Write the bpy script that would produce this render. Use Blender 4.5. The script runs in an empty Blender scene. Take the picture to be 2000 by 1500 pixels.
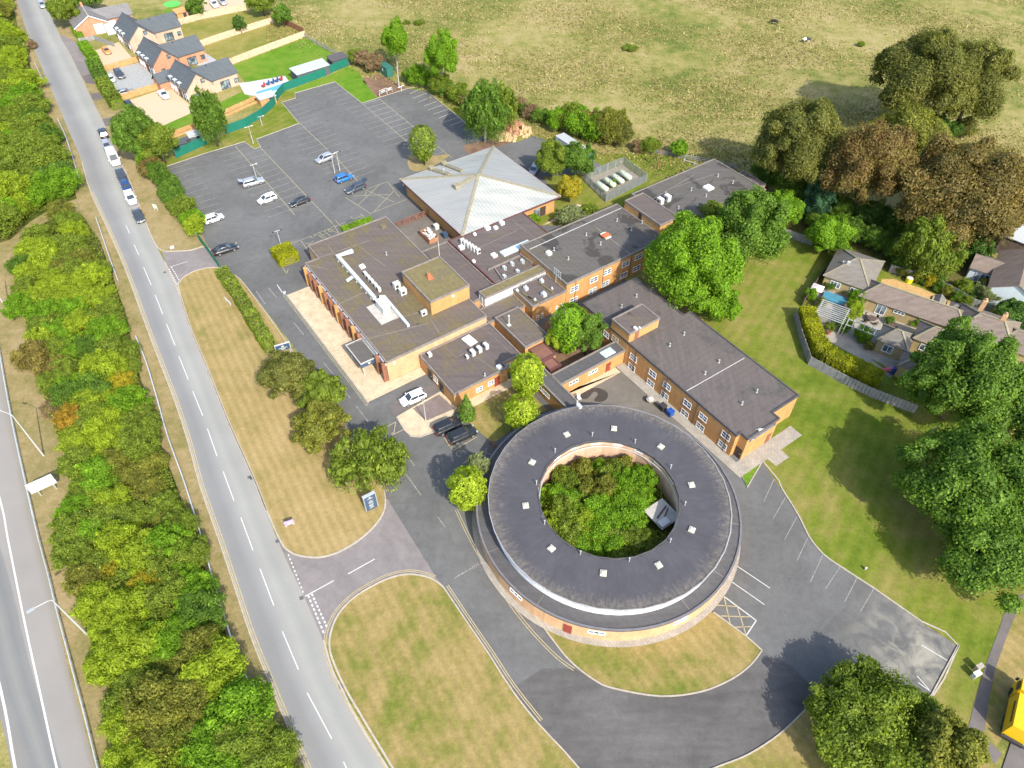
import bpy, bmesh, math, random
import numpy as np
from mathutils import Vector, Matrix
S = bpy.context.scene
COL = S.collection
R_ = math.radians
# ---------------------------------------------------------------- camera
H, F, TH, ROLL, YAW = 84.0, 1406.12, 0.826430, 0.0073745, -0.949916
fw = Vector((0, math.cos(TH), -math.sin(TH))); r0 = Vector((1, 0, 0)); u0 = r0.cross(fw)
CR = r0*math.cos(ROLL)+u0*math.sin(ROLL); CU = -r0*math.sin(ROLL)+u0*math.cos(ROLL)
cam = bpy.data.cameras.new('camera'); camo = bpy.data.objects.new('camera', cam); COL.objects.link(camo)
cam.sensor_width = 36; cam.sensor_fit = 'HORIZONTAL'; cam.lens = 36*F/2000; cam.clip_end = 8000; cam.clip_start = 0.5
camo.matrix_world = Matrix(((CR.x, CU.x, -fw.x, 0), (CR.y, CU.y, -fw.y, 0), (CR.z, CU.z, -fw.z, H), (0, 0, 0, 1)))
S.camera = camo
# ---------------------------------------------------------------- light
UA = Vector((math.cos(YAW), math.sin(YAW), 0)); UB = Vector((-math.sin(YAW), math.cos(YAW), 0))
SUN_EL = R_(41)
sd = (UA - 0.10*UB).normalized()                    # horizontal direction towards the sun
w = bpy.data.worlds.new('World'); S.world = w; w.use_nodes = True
nt = w.node_tree; nt.nodes.clear()
sky = nt.nodes.new('ShaderNodeTexSky'); sky.sky_type = 'NISHITA'; sky.sun_disc = False
sky.sun_elevation = SUN_EL; sky.sun_rotation = math.atan2(sd.x, sd.y)
sky.air_density = 1.0; sky.dust_density = 2.0
bg = nt.nodes.new('ShaderNodeBackground'); bg.inputs['Strength'].default_value = 0.15
wo = nt.nodes.new('ShaderNodeOutputWorld')
nt.links.new(sky.outputs[0], bg.inputs[0]); nt.links.new(bg.outputs[0], wo.inputs[0])
sun = bpy.data.lights.new('sun', 'SUN'); sun.energy = 3.0; sun.angle = R_(0.6); sun.color = (1.0, 0.94, 0.84)
suno = bpy.data.objects.new('sun', sun); COL.objects.link(suno)
ld = -(sd*math.cos(SUN_EL)+Vector((0, 0, math.sin(SUN_EL))))
suno.rotation_euler = ld.to_track_quat('-Z', 'Y').to_euler(); suno.location = (0, 0, 120)
S.view_settings.view_transform = 'Standard'; S.view_settings.look = 'None'
S.view_settings.exposure = 1.16; S.view_settings.gamma = 1
# ---------------------------------------------------------------- helpers: geometry
def ray(px, py): return CR*((px-1000)/F) - CU*((py-750)/F) + fw
def at(px, py, z=0.0):
    d = ray(px, py); t = (z-H)/d.z
    return Vector((d.x*t, d.y*t, z))
def lc(px, py, z=0.0):
    p = at(px, py, z); return (p.dot(UA), p.dot(UB))
def W(u, v, z=0.0): return UA*u + UB*v + Vector((0, 0, z))
def on_v(px, py, v):                                # ray meets the wall plane v=const -> (u,z)
    d = ray(px, py); t = v/d.dot(UB); return d.dot(UA)*t, H+d.z*t
def on_u(px, py, u):
    d = ray(px, py); t = u/d.dot(UA); return d.dot(UB)*t, H+d.z*t
def project(P):
    d = Vector(P)-Vector((0, 0, H)); f = d.dot(fw)
    return 1000+F*d.dot(CR)/f, 750-F*d.dot(CU)/f
def height(base, top):
    g = at(*base); lo, hi = 0.0, 40.0
    for _ in range(40):
        m = (lo+hi)/2
        if project((g.x, g.y, m))[1] > top[1]: lo = m
        else: hi = m
    return lo
def cr(pts, n=6, closed=False):                     # Catmull-Rom through points
    P = [Vector(p) for p in pts]; out = []; N = len(P)
    for i in range(N if closed else N-1):
        if closed: a, b, c, d = P[(i-1) % N], P[i], P[(i+1) % N], P[(i+2) % N]
        else: a, b, c, d = P[max(i-1, 0)], P[i], P[i+1], P[min(i+2, N-1)]
        for k in range(n):
            t = k/n
            out.append(0.5*((2*b)+(c-a)*t+(2*a-5*b+4*c-d)*t*t+(3*b-a-3*c+d)*t**3))
    if not closed: out.append(P[-1].copy())
    return out
def pts(l, z=0.0): return [at(x, y, z) for x, y in l]
class MB:
    def __init__(s): s.v = []; s.f = []; s.m = []; s.uv = None
    def face(s, vs, m=0):
        b = len(s.v); s.v += [tuple(p) for p in vs]; s.f.append(tuple(range(b, b+len(vs)))); s.m.append(m)
    def box(s, c, d, rot=0.0, m=0, taper=1.0):
        b = len(s.v); cs, sn = math.cos(rot), math.sin(rot)
        for z in (-.5, .5):
            k = taper if z > 0 else 1
            for x, y in ((-.5, -.5), (.5, -.5), (.5, .5), (-.5, .5)):
                X, Y = x*d[0]*k, y*d[1]*k
                s.v.append((c[0]+X*cs-Y*sn, c[1]+X*sn+Y*cs, c[2]+z*d[2]))
        for q in ((3, 2, 1, 0), (4, 5, 6, 7), (0, 1, 5, 4), (1, 2, 6, 5), (2, 3, 7, 6), (3, 0, 4, 7)):
            s.f.append(tuple(b+i for i in q)); s.m.append(m)
        return s
    def bx(s, x0, x1, y0, y1, z0, z1, m=0):
        return s.box(((x0+x1)/2, (y0+y1)/2, (z0+z1)/2), (abs(x1-x0), abs(y1-y0), z1-z0), 0, m)
    def prism(s, poly, z0, z1, m=0, top=True, bottom=False, mt=None):
        n = len(poly); a = sum(poly[i][0]*poly[(i+1) % n][1]-poly[(i+1) % n][0]*poly[i][1] for i in range(n))
        if a < 0: poly = poly[::-1]
        b = len(s.v)
        for p in poly: s.v.append((p[0], p[1], z0))
        for p in poly: s.v.append((p[0], p[1], z1))
        for i in range(n):
            j = (i+1) % n; s.f.append((b+i, b+j, b+n+j, b+n+i)); s.m.append(m)
        if top: s.f.append(tuple(range(b+n, b+2*n))); s.m.append(m if mt is None else mt)
        if bottom: s.f.append(tuple(range(b+n-1, b-1, -1))); s.m.append(m)
        return s
    def tube(s, path, rad, n=8, m=0, cap=True):
        P = [Vector(p) for p in path]; b0 = len(s.v); L = len(P)
        rs = rad if isinstance(rad, (list, tuple)) else [rad]*L
        for i, p in enumerate(P):
            d = (P[min(i+1, L-1)]-P[max(i-1, 0)]).normalized()
            x = d.cross(Vector((0, 0, 1)))
            if x.length < 1e-3: x = Vector((1, 0, 0))
            x.normalize(); y = d.cross(x)
            for k in range(n):
                a = 2*math.pi*k/n; s.v.append(tuple(p+(x*math.cos(a)+y*math.sin(a))*rs[i]))
        for i in range(L-1):
            for k in range(n):
                k2 = (k+1) % n; s.f.append((b0+i*n+k, b0+i*n+k2, b0+(i+1)*n+k2, b0+(i+1)*n+k)); s.m.append(m)
        if cap:
            s.f.append(tuple(b0+k for k in range(n-1, -1, -1))); s.m.append(m)
            s.f.append(tuple(b0+(L-1)*n+k for k in range(n))); s.m.append(m)
        return s
    def strip(s, path, w, h, m=0):                 # a kerb-like strip (box section) along a path on the ground
        P = [Vector(p) for p in path]; L = len(P); b = len(s.v)
        for i, p in enumerate(P):
            d = (P[min(i+1, L-1)]-P[max(i-1, 0)]); d.z = 0; d.normalize(); nrm = Vector((-d.y, d.x, 0))
            for q, zz in ((-.5, 0), (-.5, h), (.5, h), (.5, 0)): s.v.append(tuple(p+nrm*(w*q)+Vector((0, 0, zz))))
        for i in range(L-1):
            for k in range(3): s.f.append((b+i*4+k, b+i*4+4+k, b+i*4+5+k, b+i*4+k+1)); s.m.append(m)
        s.f.append((b, b+1, b+2, b+3)); s.m.append(m); e = b+(L-1)*4; s.f.append((e+3, e+2, e+1, e)); s.m.append(m)
        return s
    def line(s, path, w, z=0.0, m=0):              # flat painted line
        P = [Vector(p) for p in path]; L = len(P); b = len(s.v)
        for i, p in enumerate(P):
            d = (P[min(i+1, L-1)]-P[max(i-1, 0)]); d.z = 0; d.normalize(); nrm = Vector((-d.y, d.x, 0))*(w/2)
            s.v.append((p.x+nrm.x, p.y+nrm.y, z)); s.v.append((p.x-nrm.x, p.y-nrm.y, z))
        for i in range(L-1): s.f.append((b+2*i+1, b+2*i+3, b+2*i+2, b+2*i)); s.m.append(m)
        return s
    def mesh(s, name, mats, smooth=False, off=None):
        me = bpy.data.meshes.new(name)
        vs = s.v if off is None else [(x-off[0], y-off[1], z-off[2]) for x, y, z in s.v]
        me.from_pydata(vs, [], s.f)
        for m in (mats if isinstance(mats, (list, tuple)) else [mats]): me.materials.append(m)
        me.polygons.foreach_set('material_index', s.m)
        if smooth: me.polygons.foreach_set('use_smooth', [True]*len(s.f))
        me.update(); return me
    def build(s, name, mats, parent=None, smooth=False, rel=True, kind=None):
        off = parent.location if (parent is not None and rel) else None
        o = bpy.data.objects.new(name, s.mesh(name, mats, smooth, off)); COL.objects.link(o)
        if parent is not None: o.parent = parent
        if kind: o['kind'] = kind
        return o
def thing(name, label, cat, loc=(0, 0, 0), rot=0.0, group=None):
    o = bpy.data.objects.new(name, None); COL.objects.link(o); o.empty_display_size = 0.5
    o.location = loc; o.rotation_euler = (0, 0, rot); o['label'] = label; o['category'] = cat
    if group: o['group'] = group
    return o
def tag(o, label, cat, group=None):
    o['label'] = label; o['category'] = cat
    if group: o['group'] = group
    return o
def struct(name, mb, m): return mb.build(name, m, kind='structure')
def dup(root, loc, rot, label, group=None, scale=None):
    r = root.copy(); COL.objects.link(r); r.location = loc; r.rotation_euler = (0, 0, rot); r['label'] = label
    if group: r['group'] = group
    if scale: r.scale = scale
    for ch in list(root.children):
        c = ch.copy(); COL.objects.link(c); c.parent = r
        for g in list(ch.children):
            d = g.copy(); COL.objects.link(d); d.parent = c
    return r
# ---------------------------------------------------------------- helpers: materials
def rgb(c): return (c[0], c[1], c[2], 1)
MATS = {}
def newmat(name):
    m = bpy.data.materials.new(name); m.use_nodes = True; MATS[name] = m
    t = m.node_tree; t.nodes.clear()
    o = t.nodes.new('ShaderNodeOutputMaterial'); b = t.nodes.new('ShaderNodeBsdfPrincipled')
    t.links.new(b.outputs[0], o.inputs[0]); return m, t, b, o
def N(t, ty, **k):
    n = t.nodes.new(ty)
    for a, v in k.items(): setattr(n, a, v)
    return n
def coords(t, scale=(1, 1, 1), rot=0.0, obj=False):
    if obj: src = N(t, 'ShaderNodeTexCoord').outputs['Object']
    else: src = N(t, 'ShaderNodeNewGeometry').outputs['Position']
    mp = N(t, 'ShaderNodeMapping'); mp.inputs['Scale'].default_value = scale; mp.inputs['Rotation'].default_value = (0, 0, rot)
    t.links.new(src, mp.inputs[0]); return mp.outputs[0]
def noise(t, vec, scale, detail=4, rough=.55, dist=0.0):
    n = N(t, 'ShaderNodeTexNoise'); n.inputs['Scale'].default_value = scale; n.inputs['Detail'].default_value = detail
    n.inputs['Roughness'].default_value = rough; n.inputs['Distortion'].default_value = dist
    t.links.new(vec, n.inputs['Vector']); return n.outputs['Fac']
def ramp(t, fac, stops):
    r = N(t, 'ShaderNodeValToRGB'); e = r.color_ramp.elements
    while len(e) < len(stops): e.new(0.5)
    for k, (p, c) in enumerate(stops):
        e[k].position = p; e[k].color = rgb(c) if len(c) == 3 else c
    t.links.new(fac, r.inputs[0]); return r.outputs[0]
def mix(t, fac, a, b, mode='MIX'):
    m = N(t, 'ShaderNodeMix', data_type='RGBA', blend_type=mode)
    if isinstance(fac, float): m.inputs[0].default_value = fac
    else: t.links.new(fac, m.inputs[0])
    for i, x in ((6, a), (7, b)):
        if isinstance(x, tuple): m.inputs[i].default_value = rgb(x)
        else: t.links.new(x, m.inputs[i])
    return m.outputs[2]
def bumpit(t, b, fac, st=.3, dist=.1):
    n = N(t, 'ShaderNodeBump'); n.inputs['Strength'].default_value = st; n.inputs['Distance'].default_value = dist
    t.links.new(fac, n.inputs['Height']); t.links.new(n.outputs[0], b.inputs['Normal'])
def plain(name, c, rough=.6, metal=0.0, var=0.12, vs=1.3, spec=.3, coat=0.0):
    m, t, b, o = newmat(name); v = coords(t)
    f = noise(t, v, vs, 4); lo = tuple(x*(1-var) for x in c); hi = tuple(min(1, x*(1+var)) for x in c)
    t.links.new(ramp(t, f, [(.3, lo), (.7, hi)]), b.inputs['Base Color'])
    b.inputs['Roughness'].default_value = rough; b.inputs['Metallic'].default_value = metal
    b.inputs['Specular IOR Level'].default_value = spec
    if coat: b.inputs['Coat Weight'].default_value = coat; b.inputs['Coat Roughness'].default_value = .05
    return m
# ================================================================ materials
def grass(name, cols, s1=.045, s2=.35, fine=(.62, 1.3), stripe=None, bump=.5, p=(.3, .45, .55, .7)):
    m, t, b, o = newmat(name); v = coords(t)
    f1 = noise(t, v, s1, 6, .62, .4); f2 = noise(t, v, s2, 5, .65); f3 = noise(t, v, 2.2, 6, .85)
    ff = N(t, 'ShaderNodeMath', operation='MULTIPLY_ADD'); t.links.new(f2, ff.inputs[0]); ff.inputs[1].default_value = .45
    a2 = N(t, 'ShaderNodeMath', operation='MULTIPLY'); t.links.new(f1, a2.inputs[0]); a2.inputs[1].default_value = .55
    t.links.new(a2.outputs[0], ff.inputs[2])
    mx = ff.outputs[0]
    c = ramp(t, mx, [(p[k], cols[k]) for k in range(len(cols))])
    g = ramp(t, f3, [(.25, (fine[0],)*3), (.75, (fine[1],)*3)])
    c = mix(t, 1.0, c, g, 'MULTIPLY')
    if stripe:
        wv = N(t, 'ShaderNodeTexWave', wave_type='BANDS'); wv.inputs['Scale'].default_value = stripe[1]
        wv.inputs['Distortion'].default_value = 1.2; wv.inputs['Detail'].default_value = 2; wv.inputs['Detail Scale'].default_value = .4
        t.links.new(coords(t, rot=stripe[0]), wv.inputs['Vector'])
        s = ramp(t, wv.outputs['Fac'], [(0, (stripe[2],)*3), (1, (1.07,)*3)]); c = mix(t, 1.0, c, s, 'MULTIPLY')
    t.links.new(c, b.inputs['Base Color']); b.inputs['Roughness'].default_value = .95; b.inputs['Specular IOR Level'].default_value = .1
    if bump: bumpit(t, b, f3, bump, .25)
    return m
M_meadow = grass('meadow_grass', [(.11, .14, .028), (.185, .185, .05), (.255, .225, .08), (.315, .26, .12)], .035, .26, (.5, 1.45), p=(.38, .46, .53, .62))
M_dry = grass('dry_mown_grass', [(.15, .15, .035), (.25, .195, .075), (.30, .225, .095), (.34, .255, .12)], .05, .3, (.75, 1.2), (R_(-31.1), .26, .92), .3, p=(.36, .45, .54, .66))
M_dry2 = grass('patchy_mown_grass', [(.11, .145, .02), (.17, .165, .04), (.26, .20, .075), (.31, .235, .10)], .06, .35, (.7, 1.22), (R_(-31.1), .24, .945), .35, p=(.36, .44, .53, .66))
M_verge = grass('straw_verge', [(.15, .15, .04), (.22, .185, .075), (.29, .225, .11), (.32, .25, .14)], .08, .5, (.65, 1.25), p=(.34, .44, .54, .66))
M_lawn = grass('green_lawn', [(.09, .135, .012), (.135, .165, .022), (.19, .18, .045), (.26, .21, .075)], .05, .3, (.7, 1.22), (R_(33.6), .17, .955), .35, p=(.38, .47, .56, .68))
M_garden = grass('garden_lawn', [(.07, .16, .012), (.10, .20, .015), (.14, .21, .025), (.20, .21, .05)], .07, .4, (.75, 1.2), None, .25, p=(.36, .46, .56, .7))
M_gardendry = grass('dry_garden_lawn', [(.12, .16, .02), (.18, .18, .04), (.24, .21, .06), (.28, .23, .08)], .07, .4, (.75, 1.2), None, .25)
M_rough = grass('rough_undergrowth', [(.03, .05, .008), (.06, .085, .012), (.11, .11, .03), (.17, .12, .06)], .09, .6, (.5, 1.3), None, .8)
M_earth = grass('bare_earth', [(.12, .075, .05), (.16, .10, .065), (.20, .13, .085), (.25, .17, .11)], .2, .8, (.7, 1.25))
def asphalt(name, c, var=.18, tint=(1, 1, 1), scale=.12, streak=None, rough=.9, stain=None):
    m, t, b, o = newmat(name); v = coords(t)
    f1 = noise(t, v, scale, 6, .6, .6); f3 = noise(t, v, 9, 3, .7)
    f2 = noise(t, v, .9, 5, .65)
    c1 = ramp(t, f1, [(.3, tuple(x*(1-var) for x in c)), (.52, c), (.72, tuple(x*(1+var)*k for x, k in zip(c, tint)))])
    g = ramp(t, f3, [(.2, (.86,)*3), (.8, (1.14,)*3)]); g2 = ramp(t, f2, [(.3, (.9,)*3), (.7, (1.08,)*3)])
    cc = mix(t, 1.0, mix(t, 1.0, c1, g, 'MULTIPLY'), g2, 'MULTIPLY')
    cracks = ramp(t, noise(t, v, .35, 8, .7, 1.5), [(.485, (1, 1, 1)), (.5, (.84, .84, .84)), (.515, (1, 1, 1))])
    cc = mix(t, 1.0, cc, cracks, 'MULTIPLY')
    if streak:
        s = ramp(t, noise(t, coords(t, (streak[1], streak[2], 1), streak[0]), 1.0, 4), [(.35, (.88,)*3), (.65, (1.1,)*3)])
        cc = mix(t, 1.0, cc, s, 'MULTIPLY')
    old = ramp(t, noise(t, v, .06, 5, .6, 1.0), [(.52, (1, 1, 1)), (.56, (.9, .9, .9))]); cc = mix(t, 1.0, cc, old, 'MULTIPLY')   # darker resurfaced areas
    spots = ramp(t, noise(t, v, .55, 2, .4), [(.72, (1, 1, 1)), (.78, (.8, .8, .8))]); cc = mix(t, 1.0, cc, spots, 'MULTIPLY')
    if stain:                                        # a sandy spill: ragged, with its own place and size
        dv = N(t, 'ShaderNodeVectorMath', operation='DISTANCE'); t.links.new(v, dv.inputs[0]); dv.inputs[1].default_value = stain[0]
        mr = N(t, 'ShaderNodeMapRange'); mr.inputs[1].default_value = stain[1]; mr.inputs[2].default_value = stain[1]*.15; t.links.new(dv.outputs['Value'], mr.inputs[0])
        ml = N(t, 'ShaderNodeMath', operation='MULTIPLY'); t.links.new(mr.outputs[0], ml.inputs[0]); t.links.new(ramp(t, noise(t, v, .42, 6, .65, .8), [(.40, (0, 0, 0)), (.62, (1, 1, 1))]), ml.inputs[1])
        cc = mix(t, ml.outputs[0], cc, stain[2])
    t.links.new(cc, b.inputs['Base Color']); b.inputs['Roughness'].default_value = rough; b.inputs['Specular IOR Level'].default_value = .2
    bumpit(t, b, f3, .25, .03); return m
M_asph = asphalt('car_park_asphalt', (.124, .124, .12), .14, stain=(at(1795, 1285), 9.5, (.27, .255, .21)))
M_drive = asphalt('old_brown_asphalt', (.105, .10, .095), .2, streak=(R_(-10), .15, .9))
M_pink = asphalt('pinkish_asphalt', (.205, .185, .178), .12, (1, .97, .96))
M_yard = asphalt('yard_concrete', (.15, .135, .115), .2)
M_path = asphalt('path_asphalt', (.14, .125, .118), .12)
def roadmat(name, stops, bands):
    m, t, b, o = newmat(name); v = coords(t)
    uv = N(t, 'ShaderNodeUVMap'); sp = N(t, 'ShaderNodeSeparateXYZ'); t.links.new(uv.outputs[0], sp.inputs[0])
    wob = N(t, 'ShaderNodeMath', operation='MULTIPLY_ADD'); t.links.new(noise(t, v, .15, 3), wob.inputs[0]); wob.inputs[1].default_value = .05
    t.links.new(sp.outputs[0], wob.inputs[2])
    c = ramp(t, wob.outputs[0], stops)
    g = ramp(t, noise(t, v, 7, 3, .7), [(.2, (.9,)*3), (.8, (1.1,)*3)]); g2 = ramp(t, noise(t, v, .12, 5, .6), [(.3, (.93,)*3), (.7, (1.06,)*3)])
    c = mix(t, 1.0, mix(t, 1.0, c, g, 'MULTIPLY'), g2, 'MULTIPLY')
    t.links.new(c, b.inputs['Base Color']); b.inputs['Roughness'].default_value = .9; b.inputs['Specular IOR Level'].default_value = .2
    return m
a_, b_ = (.22, .22, .212), (.28, .28, .255)
M_road = roadmat('road_asphalt', [(0.0, (.25, .235, .20)), (.08, a_), (.17, (.20, .20, .195)), (.30, (.195, .195, .192)), (.47, (.235, .235, .225)), (.52, (.25, .25, .235)), (.66, b_), (.80, (.245, .25, .23)), (.97, (.27, .26, .235))], None)
M_hwy = roadmat('highway_asphalt', [(0, (0.216, 0.200, 0.176)), (.30, (0.184, 0.180, 0.168)), (.36, (0.164, 0.168, 0.164)), (.46, (0.200, 0.200, 0.184)), (.56, (0.160, 0.164, 0.160)), (.645, (0.184, 0.184, 0.176)), (.66, (0.240, 0.228, 0.208)), (.95, (0.240, 0.224, 0.204)), (1, (0.216, 0.200, 0.168))], None)
M_white = plain('road_white_paint', (.50, .50, .48), .8, var=.12, vs=3)
M_faint = plain('worn_white_paint', (.23, .225, .21), .9, var=.35, vs=2.2)
M_yellow = plain('road_yellow_paint', (.38, .31, .17), .8, var=.18, vs=2)
M_yworn = plain('worn_yellow_paint', (.29, .26, .165), .85, var=.3, vs=2)
M_kerb = plain('concrete_kerb', (.36, .32, .26), .9, var=.15, vs=2)
def slabs(name, c, sc=1.4):
    m, t, b, o = newmat(name); v = coords(t, rot=-YAW)
    br = N(t, 'ShaderNodeTexBrick'); t.links.new(v, br.inputs['Vector']); br.offset = .5
    br.inputs['Color1'].default_value = rgb(c); br.inputs['Color2'].default_value = rgb(tuple(x*.86 for x in c)); br.inputs['Mortar'].default_value = rgb(tuple(x*.65 for x in c))
    br.inputs['Scale'].default_value = sc; br.inputs['Mortar Size'].default_value = .03; br.inputs['Brick Width'].default_value = .8; br.inputs['Row Height'].default_value = .5
    g = ramp(t, noise(t, coords(t), .7, 5), [(.3, (.82,)*3), (.7, (1.1,)*3)])
    t.links.new(mix(t, 1.0, br.outputs[0], g, 'MULTIPLY'), b.inputs['Base Color']); b.inputs['Roughness'].default_value = .85; return m
M_slab = slabs('cream_paving_slabs', (.56, .45, .30))
M_slabg = slabs('grey_paving_slabs', (.34, .31, .26))
M_slabp = slabs('pink_block_paving', (.20, .155, .14), 3)
M_gravel = plain('pale_gravel', (.48, .37, .25), .95, var=.12, vs=6)
M_gravelg = plain('grey_gravel', (.30, .31, .30), .95, var=.18, vs=2)
M_gravelo = plain('orange_gravel', (.42, .27, .11), .95, var=.2, vs=3)
def brick(name, c1, c2):
    m, t, b, o = newmat(name)
    geo = N(t, 'ShaderNodeNewGeometry'); tc = N(t, 'ShaderNodeTexCoord'); sp = N(t, 'ShaderNodeSeparateXYZ'); t.links.new(tc.outputs['Object'], sp.inputs[0])
    ad = N(t, 'ShaderNodeMath', operation='ADD'); t.links.new(sp.outputs[0], ad.inputs[0]); t.links.new(sp.outputs[1], ad.inputs[1])
    cb = N(t, 'ShaderNodeCombineXYZ'); t.links.new(ad.outputs[0], cb.inputs[0]); t.links.new(sp.outputs[2], cb.inputs[1])
    br = N(t, 'ShaderNodeTexBrick'); t.links.new(cb.outputs[0], br.inputs['Vector'])
    br.inputs['Color1'].default_value = rgb(c1); br.inputs['Color2'].default_value = rgb(c2); br.inputs['Mortar'].default_value = rgb(tuple((x+y)/2*.9 for x, y in zip(c1, c2)))
    br.inputs['Scale'].default_value = 1; br.inputs['Brick Width'].default_value = .3; br.inputs['Row Height'].default_value = .1; br.inputs['Mortar Size'].default_value = .01
    g = ramp(t, noise(t, geo.outputs['Position'], .8, 5), [(.3, (.88,)*3), (.7, (1.09,)*3)])
    st = ramp(t, noise(t, coords(t, (2, 2, .25)), 1.0, 4), [(.3, (.9, .89, .88)), (.6, (1.04,)*3)])
    t.links.new(mix(t, 1.0, mix(t, 1.0, br.outputs[0], g, 'MULTIPLY'), st, 'MULTIPLY'), b.inputs['Base Color']); b.inputs['Roughness'].default_value = .9; b.inputs['Specular IOR Level'].default_value = .2
    return m
M_brick = brick('orange_buff_brick', (.50, .285, .115), (.44, .235, .088))
M_brickp = brick('pinkish_brick', (.52, .38, .29), (.44, .31, .23))
M_brickr = brick('red_brick', (.50, .26, .16), (.42, .20, .12))
M_bricky = brick('buff_yellow_brick', (.42, .33, .17), (.36, .27, .13))
M_brickl = brick('pale_wash_brick', (.56, .36, .21), (.50, .30, .16))
def felt(name, c, moss, mossp=.55, streak=(.12, 1.4), rot=-YAW, var=.12, dark=None):
    m, t, b, o = newmat(name); v = coords(t)
    s = noise(t, coords(t, (streak[0], streak[1], 1), rot), 1.0, 4, .6)
    c1 = ramp(t, s, [(.3, tuple(x*(1-var) for x in c)), (.7, tuple(x*(1+var) for x in c))])
    mo = ramp(t, noise(t, v, .16, 7, .68, .5), [(mossp-.06, (0, 0, 0)), (mossp+.07, (1, 1, 1))])
    mos = ramp(t, noise(t, v, 1.5, 4), [(.3, tuple(x*.75 for x in moss)), (.7, moss)])
    half = N(t, 'ShaderNodeMath', operation='MULTIPLY'); half.inputs[1].default_value = .75; t.links.new(mo, half.inputs[0])
    c2 = mix(t, half.outputs[0], c1, mos)
    g = ramp(t, noise(t, v, 3, 5, .7), [(.25, (.85,)*3), (.75, (1.12,)*3)]); c2 = mix(t, 1.0, c2, g, 'MULTIPLY')
    sm = N(t, 'ShaderNodeTexWave', wave_type='BANDS'); sm.inputs['Scale'].default_value = .32; sm.inputs['Distortion'].default_value = .15; t.links.new(coords(t, rot=rot+(math.pi/2 if streak[0] < streak[1] else 0)), sm.inputs['Vector'])
    c2 = mix(t, 1.0, c2, ramp(t, sm.outputs['Fac'], [(0, (.92,)*3), (.06, (1, 1, 1)), (.94, (1, 1, 1)), (1, (1.06,)*3)]), 'MULTIPLY')   # overlaps of the felt rolls
    if dark:
        dk = ramp(t, noise(t, coords(t, (1, 1, 1)), dark[0], 4, .6, .8), [(dark[1], (1, 1, 1)), (dark[1]+.035, (dark[2],)*3)]); c2 = mix(t, 1.0, c2, dk, 'MULTIPLY')
    t.links.new(c2, b.inputs['Base Color']); b.inputs['Roughness'].default_value = .85; b.inputs['Specular IOR Level'].default_value = .25
    return m
M_felt = felt('brown_roof_felt', (.112, .092, .085), (.16, .13, .055), .60, dark=(.2, .66, .6))
M_feltm = felt('mossy_roof_felt', (.120, .099, .086), (.165, .135, .055), .515, dark=(.2, .67, .6))
M_feltg = felt('grey_roof_felt', (.102, .094, .085), (.125, .11, .075), .6, dark=(.17, .535, .55))
M_felte = felt('purple_grey_roof_felt', (.110, .094, .087), (.080, .079, .073), .58, streak=(1.3, .14), dark=(.15, .66, .72))
M_feltd = felt('dark_roof_felt', (.085, .082, .083), (.11, .10, .08), .6)
M_felto = felt('olive_roof_felt', (.125, .11, .08), (.20, .165, .065), .42)
M_feltr = felt('red_brown_roof_felt', (.19, .095, .07), (.15, .09, .06), .5)
M_rim = plain('roof_edge_capping', (.20, .175, .155), .7, var=.2)
M_rimd = plain('dark_roof_edge', (.075, .072, .075), .6, var=.2)
M_rimw = plain('white_roof_edge', (.42, .41, .39), .6)
M_rimred = plain('maroon_roof_edge', (.12, .05, .05), .6)
def ringfelt(name, c):
    m, t, b, o = newmat(name); tc = N(t, 'ShaderNodeTexCoord'); sp = N(t, 'ShaderNodeSeparateXYZ'); t.links.new(tc.outputs['Object'], sp.inputs[0])
    an = N(t, 'ShaderNodeMath', operation='ARCTAN2'); t.links.new(sp.outputs[1], an.inputs[0]); t.links.new(sp.outputs[0], an.inputs[1])
    ln = N(t, 'ShaderNodeVectorMath', operation='LENGTH'); t.links.new(tc.outputs['Object'], ln.inputs[0])
    cb = N(t, 'ShaderNodeCombineXYZ'); ml = N(t, 'ShaderNodeMath', operation='MULTIPLY'); ml.inputs[1].default_value = 14; t.links.new(an.outputs[0], ml.inputs[0])
    m2 = N(t, 'ShaderNodeMath', operation='MULTIPLY'); m2.inputs[1].default_value = .35; t.links.new(ln.outputs['Value'], m2.inputs[0])
    t.links.new(ml.outputs[0], cb.inputs[0]); t.links.new(m2.outputs[0], cb.inputs[1])
    s = noise(t, cb.outputs[0], 1.6, 4, .6); c1 = ramp(t, s, [(.3, tuple(x*.88 for x in c)), (.7, tuple(x*1.1 for x in c))])
    # lichen creeping in from the outer edge, in ragged radial tongues
    ad = N(t, 'ShaderNodeMath', operation='MULTIPLY_ADD'); t.links.new(noise(t, cb.outputs[0], 3.0, 5, .7), ad.inputs[0]); ad.inputs[1].default_value = 6.0; t.links.new(ln.outputs['Value'], ad.inputs[2])
    sc = N(t, 'ShaderNodeMath', operation='MULTIPLY'); sc.inputs[1].default_value = .04; t.links.new(ad.outputs[0], sc.inputs[0])
    fac = ramp(t, sc.outputs[0], [(.715, (0, 0, 0)), (.79, (.75, .75, .75))])
    lich = ramp(t, noise(t, coords(t), 2.5, 4), [(.35, (.10, .09, .075)), (.7, (.22, .19, .15))])
    c2 = mix(t, fac, c1, lich)
    g = ramp(t, noise(t, coords(t), .35, 5, .6), [(.3, (.84,)*3), (.7, (1.14,)*3)])
    t.links.new(mix(t, 1.0, c2, g, 'MULTIPLY'), b.inputs['Base Color']); b.inputs['Roughness'].default_value = .8; return m
M_ringroof = ringfelt('round_roof_felt', (.059, .057, .065))
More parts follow.
